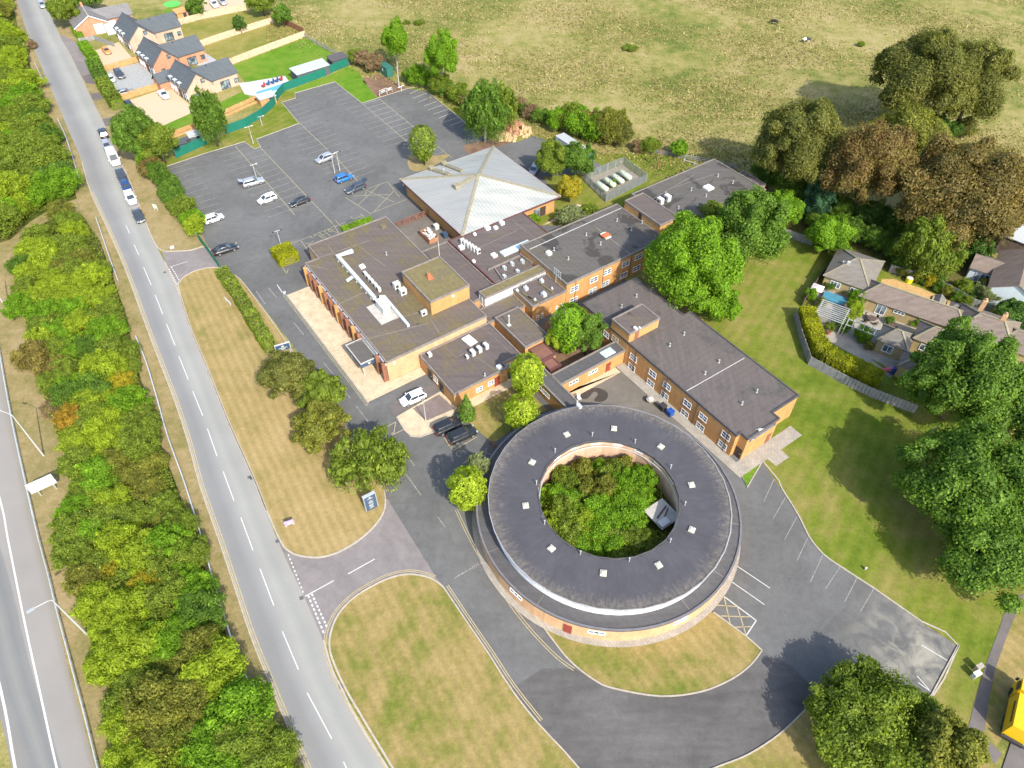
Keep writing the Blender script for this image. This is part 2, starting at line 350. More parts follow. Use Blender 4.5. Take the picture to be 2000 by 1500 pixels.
def sheetmetal(name, c, rot, sc, dirt=(.55, .56, .50)):
    m, t, b, o = newmat(name); wv = N(t, 'ShaderNodeTexWave', wave_type='BANDS'); wv.inputs['Scale'].default_value = sc; wv.inputs['Distortion'].default_value = .2
    t.links.new(coords(t, rot=rot), wv.inputs['Vector'])
    s = ramp(t, wv.outputs['Fac'], [(0, (.84,)*3), (.35, (1.03,)*3), (1, (1.03,)*3)])
    f = noise(t, coords(t, (.12, .7, .7), rot), 1.0, 5, .6); c1 = ramp(t, f, [(.36, dirt), (.6, c)])
    t.links.new(mix(t, 1.0, c1, s, 'MULTIPLY'), b.inputs['Base Color']); b.inputs['Roughness'].default_value = .55; return m
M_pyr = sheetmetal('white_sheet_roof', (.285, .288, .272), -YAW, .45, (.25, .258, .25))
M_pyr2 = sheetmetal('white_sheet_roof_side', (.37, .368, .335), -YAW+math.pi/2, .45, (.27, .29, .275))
M_hip = plain('olive_hip_capping', (.25, .225, .15), .7, var=.15)
M_slate = felt('grey_slate_roof', (.082, .095, .105), (.10, .11, .115), .6, rot=R_(47), var=.1)
M_tile = felt('weathered_brown_tiles', (.17, .135, .115), (.20, .17, .11), .6, streak=(.3, 2.0), rot=R_(32), var=.2)
M_tile2 = felt('grey_brown_tiles', (.165, .15, .13), (.20, .18, .13), .6, streak=(.3, 2.0), rot=R_(32), var=.15)
M_frame = plain('white_window_frame', (.80, .80, .80), .5, var=.04)
M_glass, t_, b_g, o_ = newmat('dark_window_glass')
b_g.inputs['Base Color'].default_value = (.055, .075, .095, 1); b_g.inputs['Roughness'].default_value = .12; b_g.inputs['Specular IOR Level'].default_value = .8
t_.links.new(ramp(t_, noise(t_, coords(t_), .8, 2), [(.4, (.05, .07, .09)), (.6, (.22, .29, .33))]), b_g.inputs['Base Color'])  # paler blue-grey patches paint reflected sky into the pane colour
M_glassl = plain('pale_glazing', (.45, .55, .58), .2, var=.2, vs=2, spec=.7)
M_door = plain('red_door_paint', (.24, .045, .03), .5)
M_doord = plain('dark_door_paint', (.06, .045, .04), .5)
M_metal = plain('galvanised_metal', (.62, .66, .66), .45, .35, var=.12, vs=2)
M_post = plain('pale_grey_post', (.45, .46, .44), .5, .2, var=.08)
M_wht = plain('white_painted_metal', (.52, .52, .50), .5, var=.06)
M_navy = plain('navy_sign_panel', (.05, .085, .14), .45, var=.06)
M_sgrey = plain('grey_sign_edge', (.34, .37, .39), .5)
M_lilac = plain('lilac_board', (.36, .28, .50), .5)
M_tim = plain('new_timber', (.44, .26, .11), .8, var=.2, vs=1.2)
M_timp = plain('pale_timber', (.50, .38, .26), .85, var=.18, vs=1.2)
M_timg = plain('weathered_grey_timber', (.25, .25, .25), .9, var=.22, vs=1.5)
M_timd = plain('dark_timber', (.09, .065, .05), .85, var=.25)
M_rail = plain('rusty_red_timber', (.22, .10, .06), .85, var=.25)
M_gfence = plain('green_mesh_fence', (.012, .14, .10), .55, var=.12, vs=2)
M_pal = plain('galvanised_palisade', (.34, .37, .37), .5, .4)
M_tank = plain('pale_green_tank', (.50, .56, .42), .4, var=.08)
M_cont = plain('grey_container_steel', (.36, .40, .38), .6, var=.15)
M_contg = plain('dark_green_steel', (.03, .13, .10), .55)
M_bark = plain('tree_bark', (.13, .10, .075), .95, var=.3, vs=3)
M_barkp = plain('pale_birch_bark', (.42, .39, .33), .9, var=.3, vs=4)
M_rub = plain('black_rubber', (.025, .025, .027), .8)
M_hub = plain('alloy_wheel', (.45, .46, .47), .35, .7)
M_carglass, t_, b_g, o_ = newmat('tinted_car_glass'); b_g.inputs['Base Color'].default_value = (.03, .04, .05, 1); b_g.inputs['Roughness'].default_value = .06; b_g.inputs['Specular IOR Level'].default_value = .9
M_lampw = plain('headlight_lens', (.35, .37, .38), .15, spec=.8)
M_lampr = plain('tail_light_lens', (.35, .02, .02), .2, spec=.8)
M_debris = plain('brown_debris', (.33, .17, .10), .95, var=.4, vs=1.2)
M_straw = plain('straw_heap', (.42, .31, .16), .95, var=.3, vs=2)
M_blue = plain('blue_plastic', (.02, .08, .32), .4)
M_terr = plain('terracotta', (.42, .15, .07), .8)
M_red = plain('red_fabric', (.42, .04, .05), .7)
M_pinkp = plain('pink_plastic', (.62, .12, .18), .5)
M_bluef = plain('blue_fabric', (.03, .10, .25), .7)
M_yel = plain('yellow_vehicle_paint', (.62, .40, .008), .35, coat=.5, var=.05)
M_dark = plain('dark_chassis', (.04, .04, .042), .7)
M_pool = plain('pool_cover_blue', (.06, .20, .27), .4)
M_render = plain('pale_blue_render', (.50, .57, .60), .8, var=.05)
M_gab = plain('pale_grey_sheet', (.36, .38, .38), .7, var=.06)
def leafmat(name, c, alt=None, trans=.52):
    m, t, b, o = newmat(name); at_ = N(t, 'ShaderNodeAttribute', attribute_name='tone')
    alt = alt or c
    col = ramp(t, at_.outputs['Fac'], [(0, tuple(x*.62 for x in c)), (.45, c), (.75, tuple(x*1.25 for x in alt)), (1, tuple(min(.9, x*1.75) for x in alt))])
    t.links.new(col, b.inputs['Base Color']); b.inputs['Roughness'].default_value = .6; b.inputs['Specular IOR Level'].default_value = .25
    tr = N(t, 'ShaderNodeBsdfTranslucent'); t.links.new(mix(t, 1.0, col, (1.1, 1.15, .6), 'MULTIPLY'), tr.inputs[0])
    mx = N(t, 'ShaderNodeMixShader'); mx.inputs[0].default_value = trans
    t.links.new(b.outputs[0], mx.inputs[1]); t.links.new(tr.outputs[0], mx.inputs[2]); t.links.new(mx.outputs[0], o.inputs[0]); return m
LM = {'lime': leafmat('lime_foliage', (0.322, 0.419, 0.028), (0.393, 0.485, 0.037)), 'bright': leafmat('bright_green_foliage', (0.186, 0.347, 0.020), (0.248, 0.410, 0.025)),
      'green': leafmat('mid_green_foliage', (0.133, 0.241, 0.030), (0.184, 0.298, 0.038)), 'deep': leafmat('deep_green_foliage', (0.091, 0.183, 0.031), (0.136, 0.235, 0.040)),
      'olive': leafmat('olive_foliage', (0.224, 0.243, 0.039), (0.304, 0.297, 0.048)), 'darkolive': leafmat('dark_olive_foliage', (0.178, 0.193, 0.043), (0.248, 0.239, 0.053)),
      'rust': leafmat('rusty_brown_foliage', (.25, .17, .058), (.24, .23, .06)), 'copper': leafmat('copper_green_foliage', (.20, .165, .052), (.30, .215, .068)), 'yellow': leafmat('yellowing_foliage', (0.414, 0.373, 0.030), (0.580, 0.442, 0.030)),
      'orange': leafmat('orange_foliage', (0.422, 0.281, 0.035), (0.516, 0.352, 0.041)), 'grey': leafmat('grey_green_foliage', (0.235, 0.276, 0.117), (0.304, 0.338, 0.138)),
      'blue': leafmat('blue_green_foliage', (0.062, 0.152, 0.069), (0.083, 0.179, 0.090)), 'brown': leafmat('dead_brown_foliage', (0.304, 0.214, 0.117), (0.373, 0.276, 0.152)),
      'hedge': leafmat('yellow_green_hedge', (0.298, 0.328, 0.012), (0.397, 0.397, 0.016)), 'olgreen': leafmat('olive_green_foliage', (0.195, 0.269, 0.032), (0.269, 0.336, 0.040)),
      'tawny': leafmat('tawny_foliage', (0.281, 0.235, 0.062), (0.346, 0.293, 0.067)), 'mixed': leafmat('mixed_undergrowth', (0.170, 0.262, 0.027), (0.354, 0.354, 0.046))}
M_straw2 = leafmat('straw_tussocks', (.24, .20, .075), (.33, .27, .12), .3)
M_lid = plain('drain_iron', (.10, .10, .10), .8)
# ================================================================ the ground, roads and paving
def sheet(name, px, z, m, smooth=0, closed=True):
    P = pts(px, z)
    if smooth: P = cr(P, smooth, True)
    mb = MB(); mb.face(P); return struct(name, mb, m)
g = MB(); g.face([(-2500, -600, 0), (2500, -600, 0), (2500, 5000, 0), (-2500, 5000, 0)]); struct('ground', g, M_meadow)
def ribbon(name, L, Rr, z, m, n=80):
    def res(P):
        P = cr(pts(P), 8); d = [0]
        for a, b in zip(P, P[1:]): d.append(d[-1]+(b-a).length)
        ys = [p.y for p in P]; return P
    A, B = res(L), res(Rr)
    def aty(P, y):
        for a, b in zip(P, P[1:]):
            if (a.y-y)*(b.y-y) <= 0 and abs(a.y-b.y) > 1e-6:
                t = (y-a.y)/(b.y-a.y); return a.lerp(b, t)
        return P[0] if abs(P[0].y-y) < abs(P[-1].y-y) else P[-1]
    y1 = min(A[0].y, B[0].y); y0 = max(A[-1].y, B[-1].y); v = []; f = []; uv = []; K = 6
    for i in range(n+1):
        y = y1+(y0-y1)*i/n; a, b = aty(A, y), aty(B, y)
        for k in range(K+1): p = a.lerp(b, k/K); v.append((p.x, p.y, z)); uv.append((k/K, i/n*20))
    for i in range(n):
        for k in range(K):
            q = i*(K+1)+k; f.append((q, q+K+1, q+K+2, q+1))
    me = bpy.data.meshes.new(name); me.from_pydata(v, [], f); me.materials.append(m)
    ul = me.uv_layers.new(name='UVMap')
    for lp in me.loops: ul.data[lp.index].uv = uv[lp.vertex_index]
    o = bpy.data.objects.new(name, me); COL.objects.link(o); o['kind'] = 'structure'; return o
RL = [(10, -50), (32, 0), (50, 55), (75, 117), (105, 187), (132, 250), (160, 317), (177, 375), (200, 425), (234, 500), (261, 569), (288, 644), (318, 722), (342, 785), (369, 869), (391, 950), (426, 1050), (459, 1149), (492, 1248), (531, 1344), (567, 1431), (597, 1500), (650, 1630)]
RR = [(72, -50), (86, 0), (97, 25), (117, 67), (139, 110), (160, 152), (180, 195), (204, 243), (220, 279), (244, 331), (263, 377), (282, 428), (303, 476), (322, 512), (346, 563), (372, 644), (405, 722), (444, 821), (495, 935), (520, 999), (540, 1050), (560, 1095), (595, 1168), (632, 1250), (649, 1308), (667, 1344), (700, 1410), (757, 1500), (830, 1620)]
HL = [(-420, 300), (-330, 500), (-230, 760), (-150, 980), (-90, 1200), (-20, 1420), (10, 1500), (60, 1640)]
HR = [(-90, 300), (-60, 480), (-20, 630), (0, 700), (18, 785), (51, 950), (75, 1065), (99, 1149), (129, 1290), (156, 1389), (186, 1500), (225, 1640)]
sheet('verge', [(-500, -40), (10, -40)] + RL[1:-1] + [(650, 1630), (-500, 1640), (-500, 300)], .004, M_verge)
ribbon('highway', HL, HR, .012, M_hwy)
sheet('highway_verge', [(-40, 1330), (-5, 1385), (10, 1440), (24, 1505), (45, 1600), (-60, 1600)], .02, M_meadow)
ribbon('road', RL, RR, .012, M_road)
# side strip and lay-by next to the road by the dwellings
sheet('verge', [(86, 0), (110, 0), (150, 85), (190, 150), (240, 215), (300, 300), (395, 455), (400, 470), (398, 484), (340, 492), (320, 492), (303, 476), (282, 428), (263, 377), (244, 331), (220, 279), (204, 243), (180, 195), (139, 110)], .006, M_verge)
sheet('layby', [(117, 70), (139, 77), (155, 92), (165, 112), (176, 122), (180, 143), (165, 150), (160, 150), (139, 108)], .014, M_pink, 3)
sheet('driveway', [(160, 149), (180, 143), (196, 158), (190, 164), (168, 163)], .015, M_path)
sheet('driveway', [(176, 182), (199, 180), (207, 190), (186, 197), (180, 194)], .015, M_path)
sheet('driveway', [(200, 232), (233, 226), (240, 233), (215, 245), (206, 247)], .015, M_path)
# asphalt of the site
ASPH = [(326, 325), (400, 300), (477, 277), (497, 291), (509, 287), (501, 272), (585, 241), (581, 237), (550, 200), (577, 192), (576, 182), (654, 160), (707, 202), (737, 192), (797, 173), (820, 169), (835, 181), (856, 196), (880, 216), (902, 234), (925, 258), (967, 277), (1012, 277), (1042, 265), (1067, 272), (1110, 290), (1165, 310), (1190, 330), (1150, 345), (1100, 400), (1300, 640), (1440, 850), (1489, 903), (1525, 955), (1560, 1010), (1580, 1050), (1607, 1083), (1640, 1107), (1706, 1150), (1799, 1215), (1871, 1261), (1801, 1391), (1750, 1420), (1640, 1380), (1601, 1357), (1568, 1389), (1520, 1434), (1460, 1473), (1400, 1497), (1330, 1525), (1240, 1550), (1160, 1560), (1100, 1490), (866, 1147), (850, 1128), (757, 980), (650, 790), (570, 672), (469, 543), (433, 527), (412, 490), (400, 470), (395, 455), (360, 390)]
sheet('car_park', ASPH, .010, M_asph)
# old brown sweep at the bottom
sheet('driveway', [(1000, 1345), (1060, 1305), (1120, 1306), (1200, 1345), (1290, 1362), (1370, 1353), (1432, 1328), (1468, 1300), (1488, 1272), (1545, 1300), (1601, 1357), (1568, 1389), (1520, 1434), (1460, 1473), (1400, 1497), (1330, 1525), (1240, 1550), (1160, 1560), (1100, 1490), (1050, 1415)], .014, M_drive)
sheet('junction', [(540, 1050), (600, 1080), (757, 975), (850, 1125), (866, 1147), (700, 1200), (632, 1252), (595, 1168)], .016, M_pink)
sheet('junction', [(322, 508), (316, 492), (340, 492), (372, 490), (398, 483), (412, 490), (433, 530), (400, 530), (352, 560), (346, 563)], .016, M_pink)
LZ = .07
LAWN_A = [(349, 562), (352, 551), (360, 541), (378, 531), (402, 524), (425, 523), (440, 530), (469, 546), (520, 612), (570, 684), (610, 742), (655, 800), (700, 875), (745, 947), (753, 975), (750, 999), (733, 1026), (700, 1056), (658, 1080), (622, 1089), (586, 1086), (565, 1077), (549, 1059), (522, 999), (497, 935), (446, 821), (407, 722), (374, 644)]
LAWN_B = [(866, 1147), (844, 1131), (814, 1123), (787, 1123), (754, 1132), (715, 1152), (685, 1173), (661, 1200), (647, 1233), (644, 1266), (655, 1302), (676, 1347), (710, 1405), (767, 1500), (840, 1620), (1210, 1620), (1130, 1500), (1050, 1412), (997, 1344), (955, 1278), (910, 1212)]
LAWN_C = [(1040, 1195), (1072, 1240), (1112, 1290), (1160, 1328), (1200, 1345), (1290, 1360), (1370, 1351), (1430, 1326), (1466, 1299), (1488, 1271), (1457, 1243), (1393, 1196), (1300, 1180), (1150, 1170)]
LAWN_D = [(1395, 600), (1440, 520), (1500, 450), (1540, 440), (1600, 470), (1640, 520), (1700, 500), (1800, 540), (2100, 640), (2200, 900), (2200, 1150), (2010, 1100), (1997, 1160), (1970, 1172), (1952, 1227), (1925, 1299), (1904, 1368), (1892, 1419), (1814, 1377), (1803, 1388), (1872, 1262), (1799, 1214), (1706, 1149), (1640, 1106), (1607, 1082), (1580, 1049), (1561, 1010), (1527, 955), (1491, 903), (1300, 720)]
LAWN_E = [(1601, 1358), (1650, 1360), (1800, 1400), (1868, 1437), (1943, 1491), (1990, 1560), (1700, 1620), (1240, 1620), (1242, 1551), (1332, 1526), (1401, 1498), (1461, 1474), (1521, 1435), (1569, 1390)]
LAWN_F = [(2000, 1160), (1967, 1242), (1943, 1308), (1931, 1368), (1922, 1437), (1945, 1462), (1958, 1440), (1975, 1400), (2010, 1300), (2100, 1300), (2100, 1150)]
sheet('lawn', LAWN_A, LZ, M_dry); sheet('lawn', LAWN_B, LZ, M_dry2); sheet('lawn', LAWN_C, LZ, M_dry2)
sheet('lawn', LAWN_D, LZ, M_lawn); sheet('lawn', LAWN_E, LZ, M_dry2); sheet('lawn', LAWN_F, LZ, M_dry2)
sheet('lawn', [(1444, 920), (1488, 901), (1459, 953)], LZ, M_garden)
sheet('path', [(1970, 1170), (1952, 1227), (1925, 1299), (1904, 1368), (1892, 1419), (1814, 1377), (1802, 1394), (1868, 1437), (1943, 1491), (1957, 1472), (1922, 1437), (1931, 1368), (1943, 1308), (1967, 1242), (2000, 1160)], LZ+.03, M_path)
sheet('road', [(1955, 1510), (1975, 1450), (1992, 1400), (2030, 1330), (2150, 1330), (2150, 1600), (1930, 1600)], LZ+.05, M_path)
sheet('lawn', [(905, 815), (888, 800), (900, 787), (935, 770), (985, 745), (1005, 733), (1068, 800), (1010, 830), (970, 862), (958, 862), (935, 842)], .05, M_dry2)
sheet('lawn', [(550, 200), (580, 238), (585, 241), (501, 271), (509, 287), (497, 291), (477, 276), (326, 324), (300, 300), (345, 309), (443, 262), (535, 208), (556, 177), (577, 181), (577, 191)], .03, M_lawn)
sheet('lawn', [(577, 181), (560, 178), (640, 148), (685, 128), (700, 140), (725, 178), (737, 191), (707, 202), (654, 160)], .03, M_garden)
sheet('lawn', [(902, 234), (835, 180), (797, 172), (840, 165), (905, 195), (960, 240), (1080, 255), (1150, 300), (1350, 300), (1420, 345), (1230, 420), (1100, 440), (1030, 440), (1000, 420), (1094, 388), (1060, 345), (1150, 338), (1190, 330), (1110, 290), (1042, 265), (1012, 277), (967, 277)], .014, M_lawn)
sheet('bed', [(800, 300), (838, 305), (880, 302), (830, 332), (800, 330)], .02, M_verge, 3)
sheet('bed', [(908, 283), (960, 275), (1000, 277), (930, 297), (915, 300)], .02, M_earth, 3)
sheet('patio', [(1060, 440), (1128, 398), (1140, 402), (1110, 420), (1085, 432)], .03, M_slab)
sheet('courtyard', [(1040, 650), (1075, 620), (1110, 615), (1200, 665), (1180, 695), (1095, 730), (1060, 700)], .03, M_earth)
sheet('yard', [(755, 424), (776, 444), (845, 418), (905, 470), (870, 490), (830, 500)], .02, M_yard)
sheet('plot', [(700, 155), (738, 144), (797, 172), (740, 192)], .02, M_earth)
sheet('plot', [(708, 158), (724, 153), (757, 180), (742, 188)], .03, M_earth)
# paving along the hall
FP = [W(-103.5, 24.6, .1), W(-103.5, 29.4, .1), W(-74.4, 29.4, .1), W(-74.4, 35, .1), W(-73.5, 34.9, .1), W(-72.6, 34.9, .1), W(-72.6, 24.6, .1)]
m = MB(); m.prism([(p.x, p.y) for p in FP], 0, .1); struct('pavement', m, M_slab)
sheet('driveway', [(757, 790), (850, 748), (862, 763), (770, 813)], .10, M_path)
mb = MB(); mb.prism([(at(*q).x, at(*q).y) for q in [(775, 814), (860, 765), (893, 797), (880, 815), (870, 832), (850, 842), (820, 852), (802, 850), (790, 840)]], 0, .1); struct('pavement', mb, M_slab)
sheet('driveway', [(806, 798), (858, 770), (888, 798), (832, 822)], .11, M_slabp)
mb = MB(); mb.prism([(W(u, v).x, W(u, v).y) for u, v in ((-64, 36), (-62.4, 36), (-62.4, 48), (-64, 48))], 0, .06); struct('pavement', mb, M_slab)
for q in (((-56.3, 61.0), (-56.3, 62.6), (-31.8, 62.6), (-31.8, 61.0)), ((-31.8, 61.0), (-31.8, 74.4), (-29.6, 74.4), (-29.6, 61.0)), ((-29.6, 66.8), (-29.6, 69.6), (-28.0, 69.6), (-28.0, 66.8))):
    mb = MB(); mb.prism([(W(u, v).x, W(u, v).y) for u, v in q], 0, .1); struct('pavement', mb, M_slabg)
mb = MB(); mb.prism([(W(u, v).x, W(u, v).y) for u, v in ((-57, 49.6), (-56.3, 49.6), (-56.3, 60.8), (-55, 60.8), (-55, 49.6))], 0, .08); struct('pavement', mb, M_slab)
mb = MB(); c_ = Vector((12.75, 52.95, 0))
for i in range(96):
    a0, a1 = 2*math.pi*i/96, 2*math.pi*(i+1)/96
    mb.face([c_+Vector((r*math.cos(a), r*math.sin(a), .085)) for r, a in ((16, a0), (18.0, a0), (18.0, a1), (16, a1))])
struct('path', mb, M_slabg)
sheet('courtyard', [(1040, 950), (1100, 860), (1200, 850), (1310, 930), (1330, 1020), (1250, 1100), (1150, 1100), (1060, 1040)], .02, M_rough, 4)
# kerbs
kb = MB()
def K(px, sm=4, wd=.16, h=.13): kb.strip(cr(pts(px), sm), wd, h)
i0 = LAWN_A.index((753, 975)); K(LAWN_A[i0:]+LAWN_A[:6], 4, .22); K(LAWN_A[5:i0+1], 3)
K(LAWN_B[:14]+LAWN_B[14:15], 4, .22); K([LAWN_B[0]]+LAWN_B[:14:-1], 3)
K(LAWN_C[:10], 4); K(LAWN_C[9:12], 2); K(list(reversed(LAWN_D[19:30])), 2, .18); K(LAWN_E[:1]+LAWN_E[:6:-1], 4)
K(RR[9:13]+[(318, 490), (340, 491), (372, 489), (398, 482), (412, 489)], 4, .2); K([(1871, 1261), (1801, 1391)], 1); K([(1445, 921), (1459, 953), (1489, 901)], 1)
K([(326, 325), (400, 300), (477, 277), (497, 291), (509, 287), (501, 272), (585, 241), (581, 237), (550, 200), (577, 192), (576, 182), (654, 160), (707, 202), (737, 192), (797, 173), (820, 169), (856, 196), (902, 234), (925, 258)], 1, .14, .1)
K([(RL[k][0], RL[k][1]) for k in range(6, len(RL))], 3, .18, .06); K(RR[13:20], 3, .2); K(RR[23:], 3, .2)
q = [W(-103.6, 24.5), W(-72.4, 24.5)]; kb.strip(q, .2, .14); kb.strip([at(*p) for p in [(775, 815), (790, 840), (802, 852), (820, 854), (850, 843), (870, 834)]], .2, .14)
struct('kerb', kb, M_kerb)
# ---------------------------------------------------------------- painted lines
wl, yl, fl, yw = MB(), MB(), MB(), MB(); PZ = .022
def ln(mb, px, wd, z=PZ, sm=0):
    P = pts(px); mb.line(cr(P, sm) if sm else P, wd, z)
for a, b in [((246, 440), (253, 456)), ((262, 478), (271, 498)), ((280.5, 522), (295.5, 557)), ((303, 576), (318, 614)), ((325.5, 633), (342, 675)), ((349.5, 696), (368, 742)), ((376.5, 764), (396, 812)), ((405, 837), (424, 891)), ((436, 921), (457, 978)), ((470.5, 1011), (494.5, 1075.5)), ((508, 1111), (535, 1183)), ((551.5, 1233), (583, 1308)), ((600, 1353), (648, 1443)), ((671, 1488), (705, 1560))]: ln(wl, [a, b], .12)
for k in range(9):
    x0, y0 = 238-k*19.5, 420-k*45; ln(fl, [(x0, y0), (x0-7, y0-17)], .14)
def offs(P, d):                                     # offset a ground path sideways (metres, + = left of travel)
    out = []
    for i, p in enumerate(P):
        t = P[min(i+1, len(P)-1)]-P[max(i-1, 0)]; t.z = 0; t.normalize(); out.append(p+Vector((-t.y, t.x, 0))*d)
    return out
pl = cr(pts(RL[7:]), 4)
for d in (.22, .48): yl.line(offs(pl, d), .11, PZ)
jn = cr(pts([(751, 999), (734, 1027), (701, 1058), (659, 1083), (622, 1092), (586, 1089), (563, 1079)]), 4)
for d in (.3, .55): yl.line(offs(jn, -d), .09, PZ+.004)
jb = cr(pts([(848, 1132), (814, 1122), (787, 1122), (754, 1131), (715, 1151), (685, 1172), (660, 1199), (645, 1233), (642, 1266), (653, 1302), (674, 1347), (708, 1406), (765, 1500)]), 4)
for d in (.3, .55): yl.line(offs(jb, -d), .1, PZ+.004)
db = cr(pts([(868, 1147), (911, 1212), (956, 1278), (999, 1344), (1052, 1412)]), 3)
for d in (.3, .55): yl.line(offs(db, d), .1, PZ)
dr = cr(pts([(745, 944), (752, 962)]), 2)
for d in (.25, .5): yl.line(offs(dr, d), .1, PZ)
rr_ = cr(pts([(889, 996), (910, 1041), (934, 1086), (955, 1122), (979, 1158), (1005, 1195), (1040, 1238), (1085, 1284), (1120, 1310)]), 4)   # round the foot of the round building
for d in (0, .3): yl.line(offs(rr_, d), .09, PZ)
ph = [W(-104, 24.0), W(-85, 24.0), W(-72, 24.0)]
for d in (0, .25): yw.line(offs(ph, d), .1, PZ)
# give way marks at the two junctions
def giveway(a, b, n, w0, L, gap=.35):
    A, B = at(*a), at(*b); d = (B-A).normalized()
    for k in range(n):
        p = A+(B-A)*(k/n); q = p+(B-A)*(L/n); wl.line([p, q], w0, PZ)
giveway((563, 1083), (594, 1162), 10, .16, .45); giveway((602, 1163), (634, 1240), 9, .2, .6); giveway((609, 1160), (640, 1228), 9, .2, .6)
giveway((330, 525), (347, 558), 8, .18, .6); giveway((335, 522), (353, 553), 8, .18, .6)
ln(wl, [(596, 1165), (652, 1134)], .13); ln(wl, [(680, 1121), (732, 1092)], .13); ln(wl, [(331, 522), (366, 511)], .12)
# highway lines
ln(wl, [(-60, 760), (0, 975), (15, 1050), (45, 1200), (75, 1338), (111, 1500), (150, 1660)], .22, PZ, 4); ln(wl, [(-60, 1130), (0, 1341), (30, 1500), (60, 1640)], .28, PZ, 4)
# drive centre line, arrows
for a, b in [((500, 568), (518, 594)), ((541, 556), (554, 575)), ((524, 562), (540, 581)), ((574, 630), (593, 654)), ((632, 708), (654, 735)), ((662, 748), (684, 778)), ((696, 793), (719, 824)), ((786, 878), (810, 910)), ((792, 925), (822, 967))]: ln(fl if a[0] != 541 else wl, [a, b], .13)
for a, b in [((510, 620), (530, 650)), ((855, 1010), (870, 1030))]: ln(fl, [a, b], .12)
wl.face([at(549, 571, PZ), at(558, 568, PZ), at(557, 577, PZ)])
# car park bays: long spine lines with worn bay lines either side
def bays(a, b, left=4.7, right=4.7, step=2.35, mb=fl, spine=yw, skip=0):
    (ua, va), (ub, vb) = lc(*a), lc(*b)
    if ua > ub: ua, va, ub, vb = ub, vb, ua, va
    if spine is not None: spine.line([W(ua, va), W(ub, vb)], .13, PZ)
    n = int((ub-ua)/step)
    for k in range(skip, n+1):
        u = ua+k*step; v = va+(vb-va)*(u-ua)/(ub-ua)
        mb.line([W(u, v-left), W(u, v+right)], .10, PZ-.004)
bays((460, 286), (576, 420)); bays((507.5, 287), (652, 439), 0, 0); bays((586, 241), (640, 292.5), 4.7, 4.7); bays((650, 300), (700, 356), 4.7, 4.7); bays((710, 204), (800, 281), 4.7, 4.7)
bays((742, 194), (882, 308), 4.6, 0); bays((333, 330), (395, 430), 0, 4.6, spine=None); bays((654, 162), (705, 200), 4.6, 0, spine=None); bays((556, 202), (584, 236), 0, 4.6, spine=None)
wv = MB()
for a, b in [((800, 183), (822, 173)), ((806, 192), (834, 182)), ((816, 200), (842, 190)), ((829, 207), (853, 198)), ((836, 215), (865, 205)), ((846, 223), (874, 214)), ((857, 231), (882, 221)), ((866, 239), (896, 229)), ((878, 246), (905, 236))]: ln(wl, [a, b], .1)
# right hand car park
for a, b in [((1492, 979), (1512, 935)), ((1510, 1013), (1535, 970)), ((1532, 1055), (1556, 1010)), ((1556, 1096), (1577, 1052)), ((1583, 1136), (1607, 1084)), ((1612, 1150), (1641, 1107)), ((1650, 1175), (1674, 1128)), ((1680, 1195), (1706, 1151))]: ln(fl, [a, b], .1)
for a, b in [((1440, 1106), (1504, 1149)), ((1430, 1137), (1493, 1181)), ((1791, 1320), (1817, 1350)), ((1750, 1337), (1803, 1380)), ((1800, 1260), (1850, 1290)), ((1793, 1333), (1818, 1351))]: ln(wl, [a, b], .1)
for a, b in [((1414, 1165), (1477, 1212)), ((1477, 1212), (1457, 1242))]: ln(wl, [a, b], .13)
for a, b in [((1414, 1165), (1426, 1217)), ((1440, 1185), (1457, 1240)), ((1400, 1182), (1440, 1185)), ((1408, 1203), (1464, 1205)), ((1435, 1225), (1466, 1224))]: ln(yl, [a, b], .12)
# hatched areas by the hall and the disabled bays
for a, b in [((675, 386), (722, 416)), ((721, 418), (793, 390)), ((720, 368), (757, 355)), ((757, 355), (780, 385)), ((716, 375), (712, 383)), ((690, 383), (760, 380)), ((714, 371), (770, 395)), ((730, 414), (770, 372)), ((700, 400), (740, 362))]: ln(yw, [a, b], .13)
for a, b in [((530, 485), (560, 535)), ((560, 535), (563, 525)), ((566, 478), (585, 505)), ((588, 470), (604, 494)), ((565, 478), (710, 420)), ((640, 448), (660, 455)), ((651, 438), (662, 456)), ((622, 453), (640, 468)), ((592, 477), (608, 475)), ((598, 484), (612, 470)), ((626, 460), (640, 455)), ((675, 434), (690, 428)), ((690, 428), (700, 440))]: ln(yw, [a, b], .12)
for a, b in [((622, 459), (632, 466)), ((632, 450), (646, 462)), ((665, 446), (672, 440)), ((655, 430), (668, 445)), ((685, 423), (698, 436)), ((704, 417), (712, 426))]: ln(yw, [a, b], .12)
for a, b in [((885, 880), (932, 853)), ((868, 855), (885, 880)), ((905, 905), (940, 880)), ((767, 845), (765, 848)), ((764, 851), (790, 838)), ((773, 824), (769, 848)), ((757, 833), (773, 824)), ((940, 880), (975, 895)), ((950, 875), (945, 900)), ((935, 893), (965, 905))]: ln(yw if b[0] > 940 else yl, [a, b], .12)
for c in ((882, 867), (898, 886), (574, 474), (612, 462), (646, 450)):
    p = at(*c); ring = [p+Vector((.5*math.cos(R_(a)), .5*math.sin(R_(a)), 0)) for a in range(30, 330, 30)]; yw.line(ring, .12, PZ); yw.line([p, p+Vector((.6, .5, 0))], .12, PZ)
for k in range(6): ln(fl, [(888+k*7, 1130-k*4), (898+k*7, 1122-k*4)], .1)
for k in range(5): ln(fl, [(922+k*5, 1105-k*3), (926+k*5, 1112-k*3)], .1)
struct('road_marking', wl, M_white); struct('road_marking', yl, M_yellow); struct('bay_marking', fl, M_faint); struct('bay_marking', yw, M_yworn)

